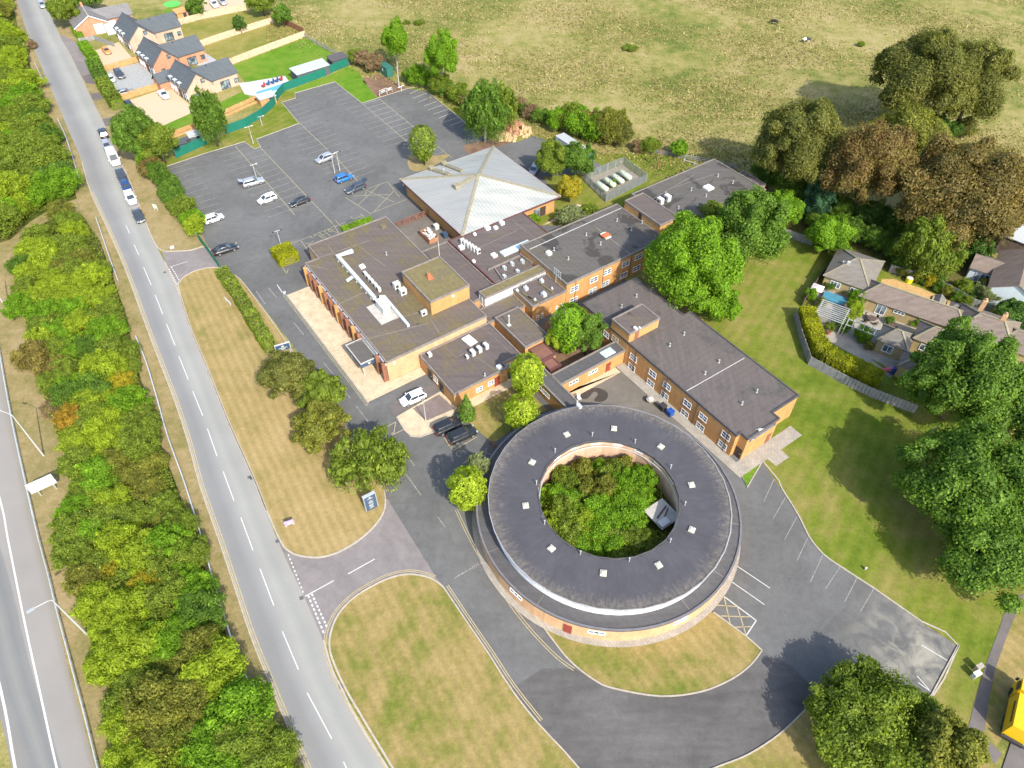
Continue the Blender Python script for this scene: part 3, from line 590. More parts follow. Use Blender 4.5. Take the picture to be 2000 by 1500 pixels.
# ================================================================ the brick complex, in its own (u,v) frame
def inset(poly, d):
    n = len(poly); a = sum(poly[i][0]*poly[(i+1) % n][1]-poly[(i+1) % n][0]*poly[i][1] for i in range(n))
    if a < 0: poly = poly[::-1]
    out = []
    for i in range(n):
        p0, p1, p2 = Vector(poly[i-1]), Vector(poly[i]), Vector(poly[(i+1) % n])
        d1 = (p1-p0).normalized(); d2 = (p2-p1).normalized(); n1 = Vector((-d1.y, d1.x)); n2 = Vector((-d2.y, d2.x))
        k = 1+n1.dot(n2); out.append(tuple(p1+(n1+n2)*(d/max(k, .2))))
    return poly, out
def rimmesh(poly, z0, z1, wd, over):                # a raised kerb round the roof
    mb = MB(); p, o = inset(poly, -over); p, i = inset(poly, wd-over); n = len(o)
    for k in range(n):
        j = (k+1) % n; A, B, C, D = o[k], o[j], i[j], i[k]
        mb.face([(*A, z0), (*B, z0), (*B, z1), (*A, z1)]); mb.face([(*A, z1), (*B, z1), (*C, z1), (*D, z1)]); mb.face([(*D, z1), (*C, z1), (*C, z0), (*D, z0)])
        mb.face([(*B, z0), (*A, z0), (*D, z0), (*C, z0)])
    return mb
class Block:
    def __init__(s, name, label, poly, z, wall=None, roof=None, rim=None, z0=0.0, rimh=.16, fascia=.22, cat='building', rimw=.22):
        s.poly, s.z = poly, z; s.u0 = sum(p[0] for p in poly)/len(poly); s.v0 = sum(p[1] for p in poly)/len(poly)
        s.root = thing(name, label, cat, W(s.u0, s.v0, 0), YAW)
        P = [(p[0]-s.u0, p[1]-s.v0) for p in poly]; s.P = P
        MB().prism(P, z0, z-.02, top=False).build('wall', wall or M_brick, s.root, rel=False)
        MB().prism(inset(P, .01)[1], z-.02, z, bottom=True).build('roof', roof or M_felt, s.root, rel=False)
        rimmesh(P, z-fascia, z+rimh, rimw, .07).build('roof_edge', rim or M_rim, s.root, rel=False)
    def L(s, u, v): return (u-s.u0, v-s.v0)
    def mb(s, name, mb, m, parent=None):
        o = bpy.data.objects.new(name, mb.mesh(name, m)); COL.objects.link(o); o.parent = parent or s.root; return o
    def window(s, axis, c, pos, zc, w, h, cols=2, rows=2, frame=None, glass=None, out=1, name='window', proud=.05):
        # axis 'v': wall at v=c, pos is u. axis 'u': wall at u=c, pos is v. out=+1/-1 outward side
        f, gl = MB(), MB(); t = .09
        def bar(a0, a1, z0, z1, d0, d1, mb):
            d0, d1 = sorted((c+out*d0, c+out*d1))
            if axis == 'v': mb.bx(a0-s.u0, a1-s.u0, d0-s.v0, d1-s.v0, z0, z1)
            else: mb.bx(d0-s.u0, d1-s.u0, a0-s.v0, a1-s.v0, z0, z1)
        x0, x1, z0, z1 = pos-w/2, pos+w/2, zc-h/2, zc+h/2
        bar(x0, x1, z1-t, z1, 0.001, proud, f); bar(x0-.04, x1+.04, z0-.02, z0+t, 0.001, proud+.03, f)
        bar(x0, x0+t, z0+t, z1-t, 0.001, proud, f); bar(x1-t, x1, z0+t, z1-t, 0.001, proud, f)
        for k in range(1, cols): x = x0+w*k/cols; bar(x-.04, x+.04, z0+t, z1-t, 0.001, proud-.006, f)
        for k in range(1, rows):
            z = z0+h*k/rows
            for q in range(cols): bar(x0+w*q/cols+.045, x0+w*(q+1)/cols-.045, z-.035, z+.035, 0.001, proud-.008, f)
        fo = s.mb(name, f, frame or M_frame)
        bar(x0+t, x1-t, z0+t, z1-t, 0.0, .018, gl); s.mb('pane', gl, glass or M_glass, fo); return fo
    def door(s, axis, c, pos, w, h, m, out=1, z0=0.05):
        d = MB(); hd = MB()
        a, b = sorted((c+out*.002, c+out*.06))
        if axis == 'v': d.bx(pos-w/2-s.u0, pos+w/2-s.u0, a-s.v0, b-s.v0, z0, z0+h); hd.box((pos+w*.35-s.u0, c+out*.09-s.v0, z0+1), (.12, .06, .05))
        else: d.bx(a-s.u0, b-s.u0, pos-w/2-s.v0, pos+w/2-s.v0, z0, z0+h); hd.box((c+out*.09-s.u0, pos+w*.35-s.v0, z0+1), (.06, .12, .05))
        o = s.mb('door', d, m); s.mb('handle', hd, M_metal, o); return o
    def pipe(s, px, py, h=.55, r=.08, m=None):
        u, v = lc(px, py, s.z+.02); x, y = s.L(u, v)
        mb = MB(); mb.tube([(x, y, s.z-.02), (x, y, s.z+h)], r, 8); mb.tube([(x, y, s.z+h+.001), (x, y, s.z+h+.08)], r*1.6, 8); mb.tube([(x, y, s.z+.001), (x, y, s.z+.05)], r*2.2, 8)
        s.mb('vent_pipe', mb, m or M_post)
    def rlight(s, px, py, w, d, h=.25, m=None, rot=0):
        u, v = lc(px, py, s.z+h); x, y = s.L(u, v); mb = MB(); mb.box((x, y, s.z+h/2+.001), (w, d, h), rot)
        mb.box((x, y, s.z+h+.062), (w*.9, d*.9, .12), rot, taper=.8); s.mb('rooflight', mb, m or M_frame)
    def seam(s, a, b, wd=.08, m=None):               # raised felt joint / flashing line across the roof
        A, B = lc(*a, s.z+.03), lc(*b, s.z+.03); mb = MB(); mb.strip([(*s.L(*A), s.z+.003), (*s.L(*B), s.z+.003)], wd, .03); s.mb('roof_seam', mb, m or M_rim)
def rect(a, b, c, d): return [(a, c), (b, c), (b, d), (a, d)]
def ac_unit(px, py, z, rot, n, label, w=.85, d=.42, h=.75, group='air conditioning units on the flat roofs'):
    for k in range(n):
        p = at(px[0]+(px[1]-px[0])*k/max(1, n-1), py[0]+(py[1]-py[0])*k/max(1, n-1), z+.3)
        lb = label if n == 1 else label.replace('#', ['first', 'second', 'third', 'fourth', 'fifth', 'sixth'][k])
        t = thing('air_conditioner', lb, 'air conditioner', (p.x, p.y, z+.004), YAW+rot, group)
        mb = MB(); mb.box((0, 0, .12+h/2), (w, d, h)); mb.box((-w*.35, 0, .06), (.08, d, .12)); mb.box((w*.35, 0, .06), (.08, d, .12)); mb.build('casing', M_wht, t, rel=False)
        mb = MB(); mb.tube([(-.1, -d/2-.001, .12+h/2), (-.1, -d/2-.03, .12+h/2)], .28, 14); mb.tube([(-.1, d/2+.001, .12+h/2), (-.1, d/2+.03, .12+h/2)], .28, 14); mb.build('fan', M_dark, t, rel=False)
# --- main hall
hall = Block('main_hall', 'large flat-roofed brick hall with mossy brown felt roof and long white duct on top', [(-74.5, 29.4), (-74.5, 48), (-109, 48), (-109, 32), (-104.5, 32), (-104.5, 29.4)], 4.3, M_brickl, M_feltm)
for a, b in [((621, 504), (720, 470)), ((640, 478), (665, 510)), ((697, 667), (840, 630)), ((655, 597), (712, 570)), ((755, 628), (835, 605)), ((840, 622), (858, 650)), ((700, 480), (752, 520)), ((598, 517), (640, 525))]: hall.seam(a, b, .1, M_rim)
for k in range(15):                                  # brick piers with glazing between them along the drive front
    u = -103.9+k*2.07
    if -83.2 < u < -77.2: continue
    mb = MB(); x, y = hall.L(u, 29.4); mb.bx(x-.2, x+.2, y-.75, y+.001, 0.1, 4.05); hall.mb('pier', mb, M_rail if k % 3 else M_brick)
    if k < 14: hall.window('v', 29.4, u+1.03, 2.0, 1.4, 3.0, 2, 3, out=-1, glass=M_glass)
mb = MB(); mb.bx(*[hall.L(-104.4, 0)[0], hall.L(-74.6, 0)[0]], hall.L(0, 29.22)[1], hall.L(0, 29.39)[1], 3.6, 4.05); hall.mb('fascia', mb, plain('pale_lilac_fascia', (.50, .50, .56), .6))
mb = MB(); mb.box((*hall.L(-74.44, 30.6), 3.55), (.12, .35, .55)); hall.mb('alarm_box', mb, M_wht)
hall.pipe(755, 498, .6); hall.pipe(857, 541, .5); hall.rlight(707, 519, .9, .9, .35); hall.rlight(748, 441, 1.3, 1.0, .2, M_felto)
# duct: runs down the roof to a plant box and on
dz = 4.9
dp = [at(689, 490, dz), at(659, 500, dz), at(732, 583, dz)]
t = thing('roof_duct', 'long white bent ventilation duct running down the mossy hall roof to a plant box', 'duct', (dp[0].x, dp[0].y, 4.3))
m = MB(); m.strip([p-Vector((0, 0, .3)) for p in dp], .62, .62); m.build('duct_run', M_metal, t)
m = MB(); a_ = at(741, 580, dz-.1); b2 = at(750, 579, dz-.1); c2 = at(798, 636, dz-.1); m.strip([a_-Vector((0, 0, .3)), b2-Vector((0, 0, .3)), c2-Vector((0, 0, .3))], .45, .5); m.build('duct_run', M_metal, t)
m = MB(); m.strip([at(688, 540, dz)-Vector((0, 0, .3)), at(677, 548, dz)-Vector((0, 0, .3))], .4, .4); m.build('duct_branch', M_metal, t)
for k in range(8):
    p = dp[1].lerp(dp[2], (k+.5)/8); m = MB(); m.box((p.x, p.y, 4.45), (.9, .1, .3), YAW+math.pi/2); m.build('support', M_post, t)
u, v = lc(748, 604, 4.9); p = W(u, v)
t = thing('plant_box', 'white air handling box standing on a pale slab at the end of the long duct', 'ventilation box', (p.x, p.y, 4.3), YAW)
m = MB(); m.box((0, 0, .06), (5.2, 3.6, .12)); m.build('slab', plain('pale_roof_slab', (.40, .38, .34), .8), t, rel=False)
m = MB(); m.box((-.2, .2, .92), (2.6, 1.3, 1.6)); m.build('casing', M_wht, t, rel=False)
m = MB(); m.box((-.2, .2, 1.75), (2.7, 1.4, .05)); m.build('lid', M_frame, t, rel=False)
ac_unit((714, 740), (537, 566), 4.3, 0, 5, 'white air conditioner beside the long roof duct, # in its row from the far end', .8, .5, .8)
ac_unit((775, 787), (560, 572), 4.3, 1.57, 2, 'larger white cooling unit against the brick penthouse on the hall roof, # of two', 1.1, .9, 1.1)
ac_unit((828, 828), (613, 613), 4.3, 1.57, 1, 'single white cooling unit at the foot of the penthouse wall', 1.0, .5, .9)
pent = Block('roof_penthouse', 'windowless brick penthouse with olive moss roof standing on the main hall', rect(-89.3, -79.9, 40.8, 48.25), 7.1, None, M_felto, None, z0=4.3)
p = pent; x, y = p.L(*lc(838, 540, 7.4)); m = MB(); m.box((x, y, 7.3), (.7, .7, .6)); m.tube([(x, y, 7.6), (x, y, 8.0)], .3, 10); m.box((x, y+.2, 7.05), (1.3, 1.0, .12)); p.mb('roof_vent', m, M_terr)
m = MB(); x, y = p.L(-90.0, 48.6); m.tube([(x, y, 3.2), (x, y, 9.6)], .05, 6); m.tube([(x, y, 9.6), (x, y, 10.0)], .02, 6); p.mb('flagpole', m, M_wht)
m = MB(); x, y = p.L(-79.83, 45.0); m.box((x, y, 6.4), (.14, .5, .35)); p.mb('wall_lamp', m, M_wht)
# --- low links and kitchen
l1 = Block('link_block', 'low flat-roofed link between the main hall and the kitchen block', rect(-97, -79.9, 48.3, 54.2), 3.1, None, M_felt)
l1.seam((888, 475), (915, 460)); l1.seam((880, 530), (925, 510), .1, M_felto)
kit = Block('kitchen_block', 'single-storey kitchen block with brown felt roof below the white pyramid', [(-96.6, 54.4), (-80.3, 54.4), (-80.3, 63.1), (-86.15, 63.1), (-86.15, 71), (-96.6, 71)], 3.5, None, M_felt, M_rimred)
ac_unit((903, 934), (473, 493), 3.5, -1.57, 6, 'white condenser in the long row on the kitchen roof, # from the pyramid end', .75, .5, .95)
kit.rlight(901, 481, .9, .9, .5); kit.rlight(925, 509, .5, .5, .4); kit.rlight(965, 497, 1.1, .9, .35); kit.rlight(952, 443, .9, .9, .5); kit.rlight(968, 443, .7, .7, .4); kit.rlight(980, 433, .9, .8, .5); kit.rlight(927, 456, .5, .5, .35)
kit.seam((900, 500), (1010, 450), .07); kit.seam((960, 555), (1040, 520), .12); kit.seam((1000, 430), (1050, 470), .08)
u, v = lc(1008, 484, 3.7); x, y = kit.L(u, v); m = MB(); m.box((x, y, 3.62), (1.6, 6.4, .22)); m.bx(x-.75, x+.75, y-3.1, y+3.1, 3.735, 3.78); kit.mb('roof_lantern', m, M_glassl)
for px, py in ((985, 523), (1000, 515), (1011, 530), (985, 540), (1020, 510)):
    x, y = kit.L(*lc(px, py, 3.8)); m = MB(); m.box((x, y, 3.8), (.7, .5, .58)); m.tube([(x+.5, y, 3.51), (x+.5, y, 4.3)], .1, 8); kit.mb('roof_plant', m, M_metal)
for a, b in (((953, 528), (1015, 500)), ((967, 526), (985, 552)), ((1015, 497), (1040, 515))):
    A, B = kit.L(*lc(*a, 3.6)), kit.L(*lc(*b, 3.6)); m = MB(); m.strip([(*A, 3.504), (*B, 3.504)], .22, .35); kit.mb('low_parapet', m, M_rim)
gl = Block('glazed_link', 'long narrow white glazed corridor with an olive moss roof', rect(-80.2, -78.2, 50.3, 63.0), 4.5, M_frame, M_felto, M_rim, rimh=.1)
for k in range(6): gl.window('u', -78.2, 51.0+k*.92, 3.2, .84, 2.0, 1, 1, out=1, glass=M_glassl)
for k in range(4): gl.window('u', -78.2, 57.6+k*1.5, 4.02, 1.2, .42, 3, 1, out=1)
for k in range(2): gl.window('v', 50.3, -79.7+k*.95, 3.2, .84, 2.0, 1, 1, out=-1, glass=M_glassl)
m1 = Block('kitchen_annexe', 'low lit brick annexe with rooftop vents and narrow slit windows', rect(-78.1, -72.5, 56.0, 63.15), 3.8, None, M_felt)
for px, py in ((1049, 622), (1059, 618), (1087, 604), (1097, 599)):
    v, z = on_u(px, py, -72.5); m1.window('u', -72.5, v, z, .45, 1.5, 1, 3, out=1)
for px, py, q in ((1027, 563, .8), (1058, 548, .7), (1062, 575, .9), (1045, 585, .5), (1078, 562, .4), (1010, 566, .5)):
    x, y = m1.L(*lc(px, py, 4.1)); m = MB(); m.box((x, y, 3.8+q*.35), (q, q*.8, q*.69)); m.tube([(x, y, 3.8+q*.7), (x, y, 4.0+q*.8)], q*.25, 8); m1.mb('roof_plant', m, M_metal)
for a, b in (((1030, 580), (1054, 592)), ((1052, 552), (1080, 572)), ((1020, 572), (1045, 590))):
    A, B = m1.L(*lc(*a, 3.9)), m1.L(*lc(*b, 3.9)); m = MB(); m.strip([(*A, 3.81), (*B, 3.81)], .3, .25); m1.mb('duct', m, M_felto)
y1 = Block('courtyard_link', 'small low flat roof between the glazed corridor and the chimney block', rect(-78.1, -74.5, 48.4, 55.9), 2.6, None, M_feltm)
# --- two-storey middle block
mid = Block('middle_block', 'two-storey brick block with puddle-stained grey roof in the middle of the site', rect(-86, -72.5, 63.2, 86.1), 5.2, None, M_feltg)
for a, b, m_ in (((1034, 487), (1216, 405), M_rimw), ((1107, 541), (1290, 456), M_feltg), ((1165, 445), (1233, 498), M_rim)): mid.seam(a, b, .16, m_)
for px, py in ((1145, 460), (1205, 432), (1233, 450), (1173, 478), (1110, 507), (1082, 489), (1254, 436)): mid.pipe(px, py)
mid.rlight(1072, 492, .9, .8, .5); mid.rlight(1183, 459, 1.7, 1.2, .25, M_frame)
x, y = mid.L(*lc(1183, 459, 5.7)); m = MB(); m.box((x, y, 5.66), (1.2, 1.6, .12)); mid.mb('rust_cover', m, plain('rusty_orange_cover', (.45, .13, .05), .8, var=.25))
for px, py in ((1122, 564), (1160, 546), (1186, 531), (1222, 515), (1247, 501)):
    v, z = on_u(px, py, -72.5); mid.window('u', -72.5, v, z, 1.75, 1.15, 2, 2, out=1)
for px, py in ((1120, 586), (1157, 568), (1182, 554), (1218, 537), (1243, 524), (1275, 512)):
    v, z = on_u(px, py, -72.5); mid.window('u', -72.5, v, z, 1.75, 1.15, 2, 2, out=1)
m = MB(); x, y = mid.L(-75, 63.05)
for q in range(4): m.tube([(x-.9+q*.6, y, 5.2), (x-.9+q*.6, y, 6.9)], .03, 5)
for q in range(3): m.tube([(x-1, y, 5.7+q*.5), (x+1, y, 5.7+q*.5)], .03, 5)
m.tube([(x-.3, y-.01, .4), (x-.3, y-.01, 5.6)], .05, 5); mid.mb('aerial_frame', m, M_metal)
st = Block('stair_tower', 'taller brick stair tower between the middle and north blocks', rect(-84, -74.3, 86.2, 90.75), 7.0, None, M_felt)
m = MB(); x, y = st.L(-79.6, 86.2); m.bx(x-.45, x+.45, y-.04, y-.002, 5.3, 6.9); st.mb('door', m, M_doord)
nb = Block('north_block', 'far two-storey brick block with plain grey roof beside the brown chestnuts', rect(-87, -73, 90.8, 113.8), 5.2, None, M_feltg)
nb2 = Block('north_annexe', 'small low annexe on the far end of the north block', rect(-81.5, -75.5, 113.85, 117.2), 3.9, None, M_felt)
for px, py in ((1350, 372), (1402, 345), (1431, 358), (1379, 384), (1325, 408), (1300, 380)): nb.pipe(px, py)
nb.rlight(1384, 365, 1.6, 1.6, .35); nb.seam((1259, 398), (1356, 341), .1); nb.seam((1316, 366), (1395, 340), .08)
v, z = on_u(1478, 391, -73); nb.window('u', -73, v, z, 1.75, 1.15, 2, 2)
for k in range(4): nb.window('u', -73, 94+k*4.2, 3.9, 1.75, 1.15, 2, 2); nb.window('u', -73, 94+k*4.2, 1.5, 1.75, 1.15, 2, 2)
ac_unit((1289, 1303), (396, 390), 5.2, 0, 2, 'white cooling unit on the north block roof beside the stair tower, # of two', 1.2, .9, 1.2)
# --- east block
EBP = [(-67.4, 62.6), (-33.15, 62.6), (-33.15, 63.45), (-31.8, 63.45), (-31.8, 70), (-33.15, 70), (-33.15, 75.8), (-55.7, 75.8), (-55.7, 74.4), (-67.4, 74.4)]
eb = Block('east_block', 'long two-storey brick wing with purple-grey roof and white windows beside the lawn', EBP, 4.8, None, M_felte, M_rimd)
eb.seam((1340, 764), (1454, 699), .12, M_rimw)
for px, py in ((1308, 676), (1336, 654), (1404, 708), (1377, 731), (1449, 790), (1478, 766), (1243, 580), (1214, 600)): eb.pipe(px, py, .55)
for px, py in ((1237, 698.7), (1274.5, 730), (1302.5, 754), (1342.5, 789), (1373, 815), (1417.5, 851), (1201.5, 663)):
    u, z = on_v(px, py, 62.6); eb.window('v', 62.6, u, z, 1.55, 1.2, 2, 2, out=-1)
    if px > 1210: eb.window('v', 62.6, u, z-2.15, 1.55, 1.2, 2, 2, out=-1)
u, z = on_v(1184, 653, 62.6); eb.window('v', 62.6, u, z, 1.3, 1.1, 2, 2, out=-1)
mb = MB(); x, y = eb.L(-31.8, 66.7); mb.bx(x+.002, x+.08, y-2.7, y+2.7, 3.75, 4.3); sgn = eb.mb('wall_sign', mb, M_navy)
mb = MB(); mb.bx(x+.082, x+.1, y-2.4, y-1.9, 3.88, 4.18)
for k in range(12): mb.bx(x+.082, x+.095, y-1.6+k*.33, y-1.36+k*.33, 3.95, 4.1)
eb.mb('sign_lettering', mb, M_sgrey, sgn)
eb.door('v', 63.45, -32.5, 1.1, 2.0, M_doord, -1); eb.door('u', -31.8, 69.0, 1.0, 2.0, M_rail, 1)
x, y = eb.L(*lc(1483, 839, 5.0)); m = MB(); m.tube([(x-.4, y-.2, 4.81), (x, y, 5.2), (x+.4, y+.3, 5.3)], .07, 6); m.box((x+.1, y, 4.95), (.25, .5, .28)); eb.mb('roof_vent', m, M_wht)
tw = Block('stair_block', 'square brick stair head rising above the long east wing roof', rect(-60.2, -56, 62.57, 68.9), 6.7, None, M_felt)
x, y = tw.L(-56, 64.2); m = MB(); m.bx(x+.002, x+.05, y-.4, y+.4, 4.85, 6.5); tw.mb('door', m, M_rail); m = MB(); m.box((x-.3, y-.2, 6.95), (.7, .5, .35)); m.box((x-.1, y+.5, 6.9), (.4, .3, .2)); tw.mb('wall_lamp', m, M_wht)
# --- low links towards the round building
c1b = Block('courtyard_corridor', 'low grey-roofed brick corridor with a red door facing the small yard', rect(-58.8, -56.35, 49.5, 62.5), 2.9, None, M_feltd)
for px, py in ((1120.5, 746), (1158, 726)):
    v, z = on_u(px, py, -56.35); c1b.window('u', -56.35, v, z, 1.8, .7, 3, 1, out=1)
v, z = on_u(1188, 714, -56.35); c1b.door('u', -56.35, v, .95, 1.95, M_door); c1b.rlight(1187, 688, 1.5, 2.2, .1, M_glassl)
c2b = Block('ring_corridor', 'narrow low corridor running from the courtyard to the round building', rect(-64.5, -50.5, 47.25, 49.45), 2.9, None, M_feltd)
u, z = on_v(1066, 774, 47.25); c2b.window('v', 47.25, u, 1.6, 1.7, .9, 2, 2, out=-1)
for k in range(2): c2b.window('v', 47.25, -61+k*2.2, 1.6, 1.3, .9, 2, 2, out=-1)
rs = Block('front_block', 'low brick front block with patched brown roof, red door and three roof condensers', [(-74.2, 35), (-64, 35), (-64, 44.9), (-65.2, 44.9), (-65.2, 48.3), (-74.2, 48.3)], 2.9, None, M_felt)
for px, py in ((936.5, 760), (959, 747.5)):
    v, z = on_u(px, py, -64); rs.window('u', -64, v, z, 1.15, .95, 2, 2, out=1)
v, z = on_u(971, 748, -64); rs.door('u', -64, v, 1.0, 1.95, M_door); rs.window('u', -65.2, 46.6, 1.7, 2.2, 1.0, 3, 2, out=1)
for px, py, k in ((840, 730, 0), (851, 741, 1), (862.5, 753, 0)):
    u, z = on_v(px, py, 35)
    if k: rs.window('v', 35, u, 1.5, 1.2, 1.3, 2, 2, out=-1)
    else: rs.door('v', 35, u, 1.2, 2.1, M_doord, -1)
rs.rlight(917, 664, 2.2, 1.5, .2, M_frame, .1); rs.pipe(947, 734, .5); rs.rlight(975, 715, .8, .7, .5)
for a, b in (((866, 675), (890, 698)), ((890, 698), (960, 668)), ((945, 640), (1015, 705)), ((920, 690), (985, 735)), ((820, 697), (840, 722))): rs.seam(a, b, .07)
ac_unit((923, 949), (691, 678), 2.9, 0, 3, 'white condenser in the line on the front block roof, # from the drive', .95, .6, .9)
ac_unit((912, 912), (697, 697), 2.9, 0, 1, 'smallest white condenser beside the line on the front block roof', .6, .4, .5)
ac_unit((839, 839), (693, 693), 2.9, 0, 1, 'lone white condenser at the corner of the front block roof near the hall wall', .7, .6, .6)
r2 = Block('chimney_block', 'small low brick block with one thin steel flue on its roof', rect(-74.3, -65.7, 49.55, 54.25), 3.3, None, M_feltm)
x, y = r2.L(*lc(994, 635, 3.3)); m = MB(); m.tube([(x, y, 3.29), (x, y, 5.3)], .1, 8); m.tube([(x, y, 5.3), (x, y, 5.4)], .17, 8); m.box((x, y, 3.36), (.6, .6, .1)); r2.mb('flue', m, M_metal)
rd = Block('red_roof_store', 'low store with red-brown roof beside the chimney block', rect(-65.6, -62.4, 50.2, 53.2), 2.5, None, M_feltr, M_rimred)
rd2 = Block('red_roof_store', 'smaller red-brown roofed box beside the courtyard planting', rect(-62.3, -60.1, 50.4, 52.5), 2.2, None, M_feltr, M_rimred)
# --- entrance canopy on posts
cn = Block('entrance_canopy', 'flat navy entrance canopy with white edge and small white crest over the pavement', rect(-82.8, -77.65, 26.4, 29.15), 3.05, M_navy, M_feltg, M_rimw, z0=2.1, rimh=.1, fascia=.08, rimw=.15)
for a in (-82.4, -78.0):
    m = MB(); x, y = cn.L(a, 26.8); m.tube([(x, y, .1), (x, y, 2.1)], .09, 8); cn.mb('post', m, M_wht)
m = MB(); x, y = cn.L(-77.65, 27.9); m.bx(x+.003, x+.02, y-.3, y+.1, 2.4, 2.65); m.bx(x+.003, x+.02, y-.32, y-.22, 2.65, 2.75); m.bx(x+.003, x+.02, y-.12, y-.03, 2.65, 2.75); m.bx(x+.003, x+.02, y+.05, y+.13, 2.65, 2.78); cn.mb('crest', m, M_wht)
m = MB(); m.bx(cn.L(-82.8, 0)[0], cn.L(-77.6, 0)[0], cn.L(0, 29.2)[1], cn.L(0, 29.26)[1], 3.3, 4.05); cn.mb('backing_panel', m, M_wht)
# --- pyramid hall
PY = rect(-120.1, -96.2, 57.1, 80.5); cu, cv = -108.15, 68.8
za = min((abs(project(W(cu, cv, z))[1]-341)+abs(project(W(cu, cv, z))[0]-934)*.2, z) for z in [5+k*.05 for k in range(120)])[1]
pr = thing('pyramid_hall', 'square brick hall under a low white pyramid roof with olive hips', 'building', W(cu, cv), YAW)
def pobj(n, mb, m, par=None): o = bpy.data.objects.new(n, mb.mesh(n, m)); COL.objects.link(o); o.parent = par or pr; return o
Pl = [(u-cu, v-cv) for u, v in PY]; ze = 3.7
pobj('wall', MB().prism(inset(Pl, .9)[1], 0, ze-.05, top=False), M_brick)
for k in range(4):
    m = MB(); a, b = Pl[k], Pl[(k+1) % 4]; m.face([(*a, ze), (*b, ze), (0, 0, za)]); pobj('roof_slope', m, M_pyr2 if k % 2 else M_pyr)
m = MB(); m.face([(*p, ze-.02) for p in reversed(Pl)]); pobj('soffit', m, M_rimred)
pobj('fascia', rimmesh(Pl, ze-.3, ze+.03, .12, .08), M_rimred)
hipo = MB()
for p in Pl: hipo.strip([Vector((p[0], p[1], ze-.02)), Vector((0, 0, za))], .55, .12)
for k, mb in enumerate([1]): pobj('hip_capping', hipo, M_hip)
def slope_z(x, y): return za-(za-ze)*max(abs(x), abs(y))/11.8
for a, b in (((925, 345), (892, 366)), ((903, 335), (868, 322)), ((878, 342), (843, 331))):   # boxed vents lying on the slopes
    P = []
    for q in (a, b):
        z = 6.0
        for _ in range(20): u, v = lc(*q, z); z = .5*z+.5*(slope_z(u-cu, v-cv)+.1)
        P.append(Vector((u-cu, v-cv, z)))
    m = MB(); m.strip(P, .9, .28); hd_ = P[-1]; m.box((hd_.x, hd_.y, hd_.z+.3), (1.1, 1.1, .75)); pobj('roof_vent', m, M_hip)
u, v = lc(867, 336, 5.2); m = MB(); zz = slope_z(u-cu, v-cv); m.tube([(u-cu, v-cv, zz), (u-cu, v-cv, zz+1.1)], .07, 6); pobj('vent_pipe', m, M_metal)
for px, py in ((1048, 419), (1060, 410)):
    m = MB(); v, z = on_u(px, py, -97.1); m.bx(-97.1-cu+.002, -97.1-cu+.06, v-cv-.7, v-cv+.7, .1, 2.2); pobj('door', m, M_doord if px > 1050 else M_glass)
m = MB(); m.box((-11.4, -11.2, 2.9), (.25, .25, 1.2)); m.box((-12.2, -10.9, 3.2), (.6, .5, .35)); pobj('wall_lamp', m, M_wht)
m = MB()
for k in range(5): m.bx(11.0+k*.45, 11.4+k*.45, 9.6, 12.2, 0, .5-.1*k)
# --- the round building
cx0 = Vector((12.75, 52.95, 0)); ro = thing('round_building', 'ring-shaped brick building with dark felt roof round an overgrown courtyard', 'building', cx0)
NS = 72
def ringm(prof, n=NS, a0=0, a1=360):
    mb = MB(); full = (a1-a0 == 360)
    for i in range(n):
        p, q = R_(a0+(a1-a0)*i/n), R_(a0+(a1-a0)*(i+1)/n)
        for (r1, z1), (r2, z2) in zip(prof, prof[1:]):
            mb.face([(r1*math.cos(p), r1*math.sin(p), z1), (r1*math.cos(q), r1*math.sin(q), z1), (r2*math.cos(q), r2*math.sin(q), z2), (r2*math.cos(p), r2*math.sin(p), z2)])
    return mb
def rob(n, mb, m, par=None, sm=False): o = bpy.data.objects.new(n, mb.mesh(n, m, sm)); COL.objects.link(o); o.parent = par or ro; return o
ZL, ZU, RO, RI = 3.2, 5.1, 15.68, 9.13
rob('outer_wall', ringm([(17.2, 0), (17.2, ZL-.25)]), M_brickl); rob('lower_roof', ringm([(17.2, ZL-.3), (17.36, ZL-.3), (17.36, ZL+.1), (17.2, ZL+.1), (17.2, ZL), (15.2, ZL)]), M_feltd)
rob('lower_roof_edge', ringm([(17.363, ZL+.02), (17.40, ZL+.02), (17.40, ZL+.14), (17.15, ZL+.14), (17.15, ZL+.102)]), plain('lead_grey_edge', (.15, .145, .155), .5))
rob('clerestory', ringm([(15.45, ZL), (15.45, ZU-.2)]), plain('blue_white_clerestory', (.66, .68, .72), .6, var=.05)); rob('upper_roof', ringm([(15.45, ZU-.25), (RO, ZU-.22), (RO, ZU+.05), (RO-.12, ZU+.05), (RO-.14, ZU), (RI+.14, ZU)], 36), M_ringroof)
rob('roof_edge', ringm([(RI+.16, ZU+.001), (RI+.16, ZU+.10), (RI-.02, ZU+.10), (RI-.02, ZU-.3)], 24), M_rimd); rob('gutter', ringm([(RO+.002, ZU-.12), (RO+.12, ZU-.12), (RO+.12, ZU-.02), (RO+.002, ZU-.02)], 36), plain('pale_gutter', (.34, .34, .36), .5))
rob('inner_wall', ringm([(RI+.25, ZU-.1), (RI+.25, 0)], 24), brick('pale_pink_brick', (.62, .42, .30), (.54, .35, .24)))
gp = MB(); gp.tube([((RI-.1)*Vector((math.cos(R_(5*k)), math.sin(R_(5*k)), 0))+Vector((0, 0, 4.0))) for k in range(73)], .07, 6, cap=False); rob('inner_gutter_pipe', gp, M_post)
gx = lambda x, y: (900+x*.3, 750+y*.3)
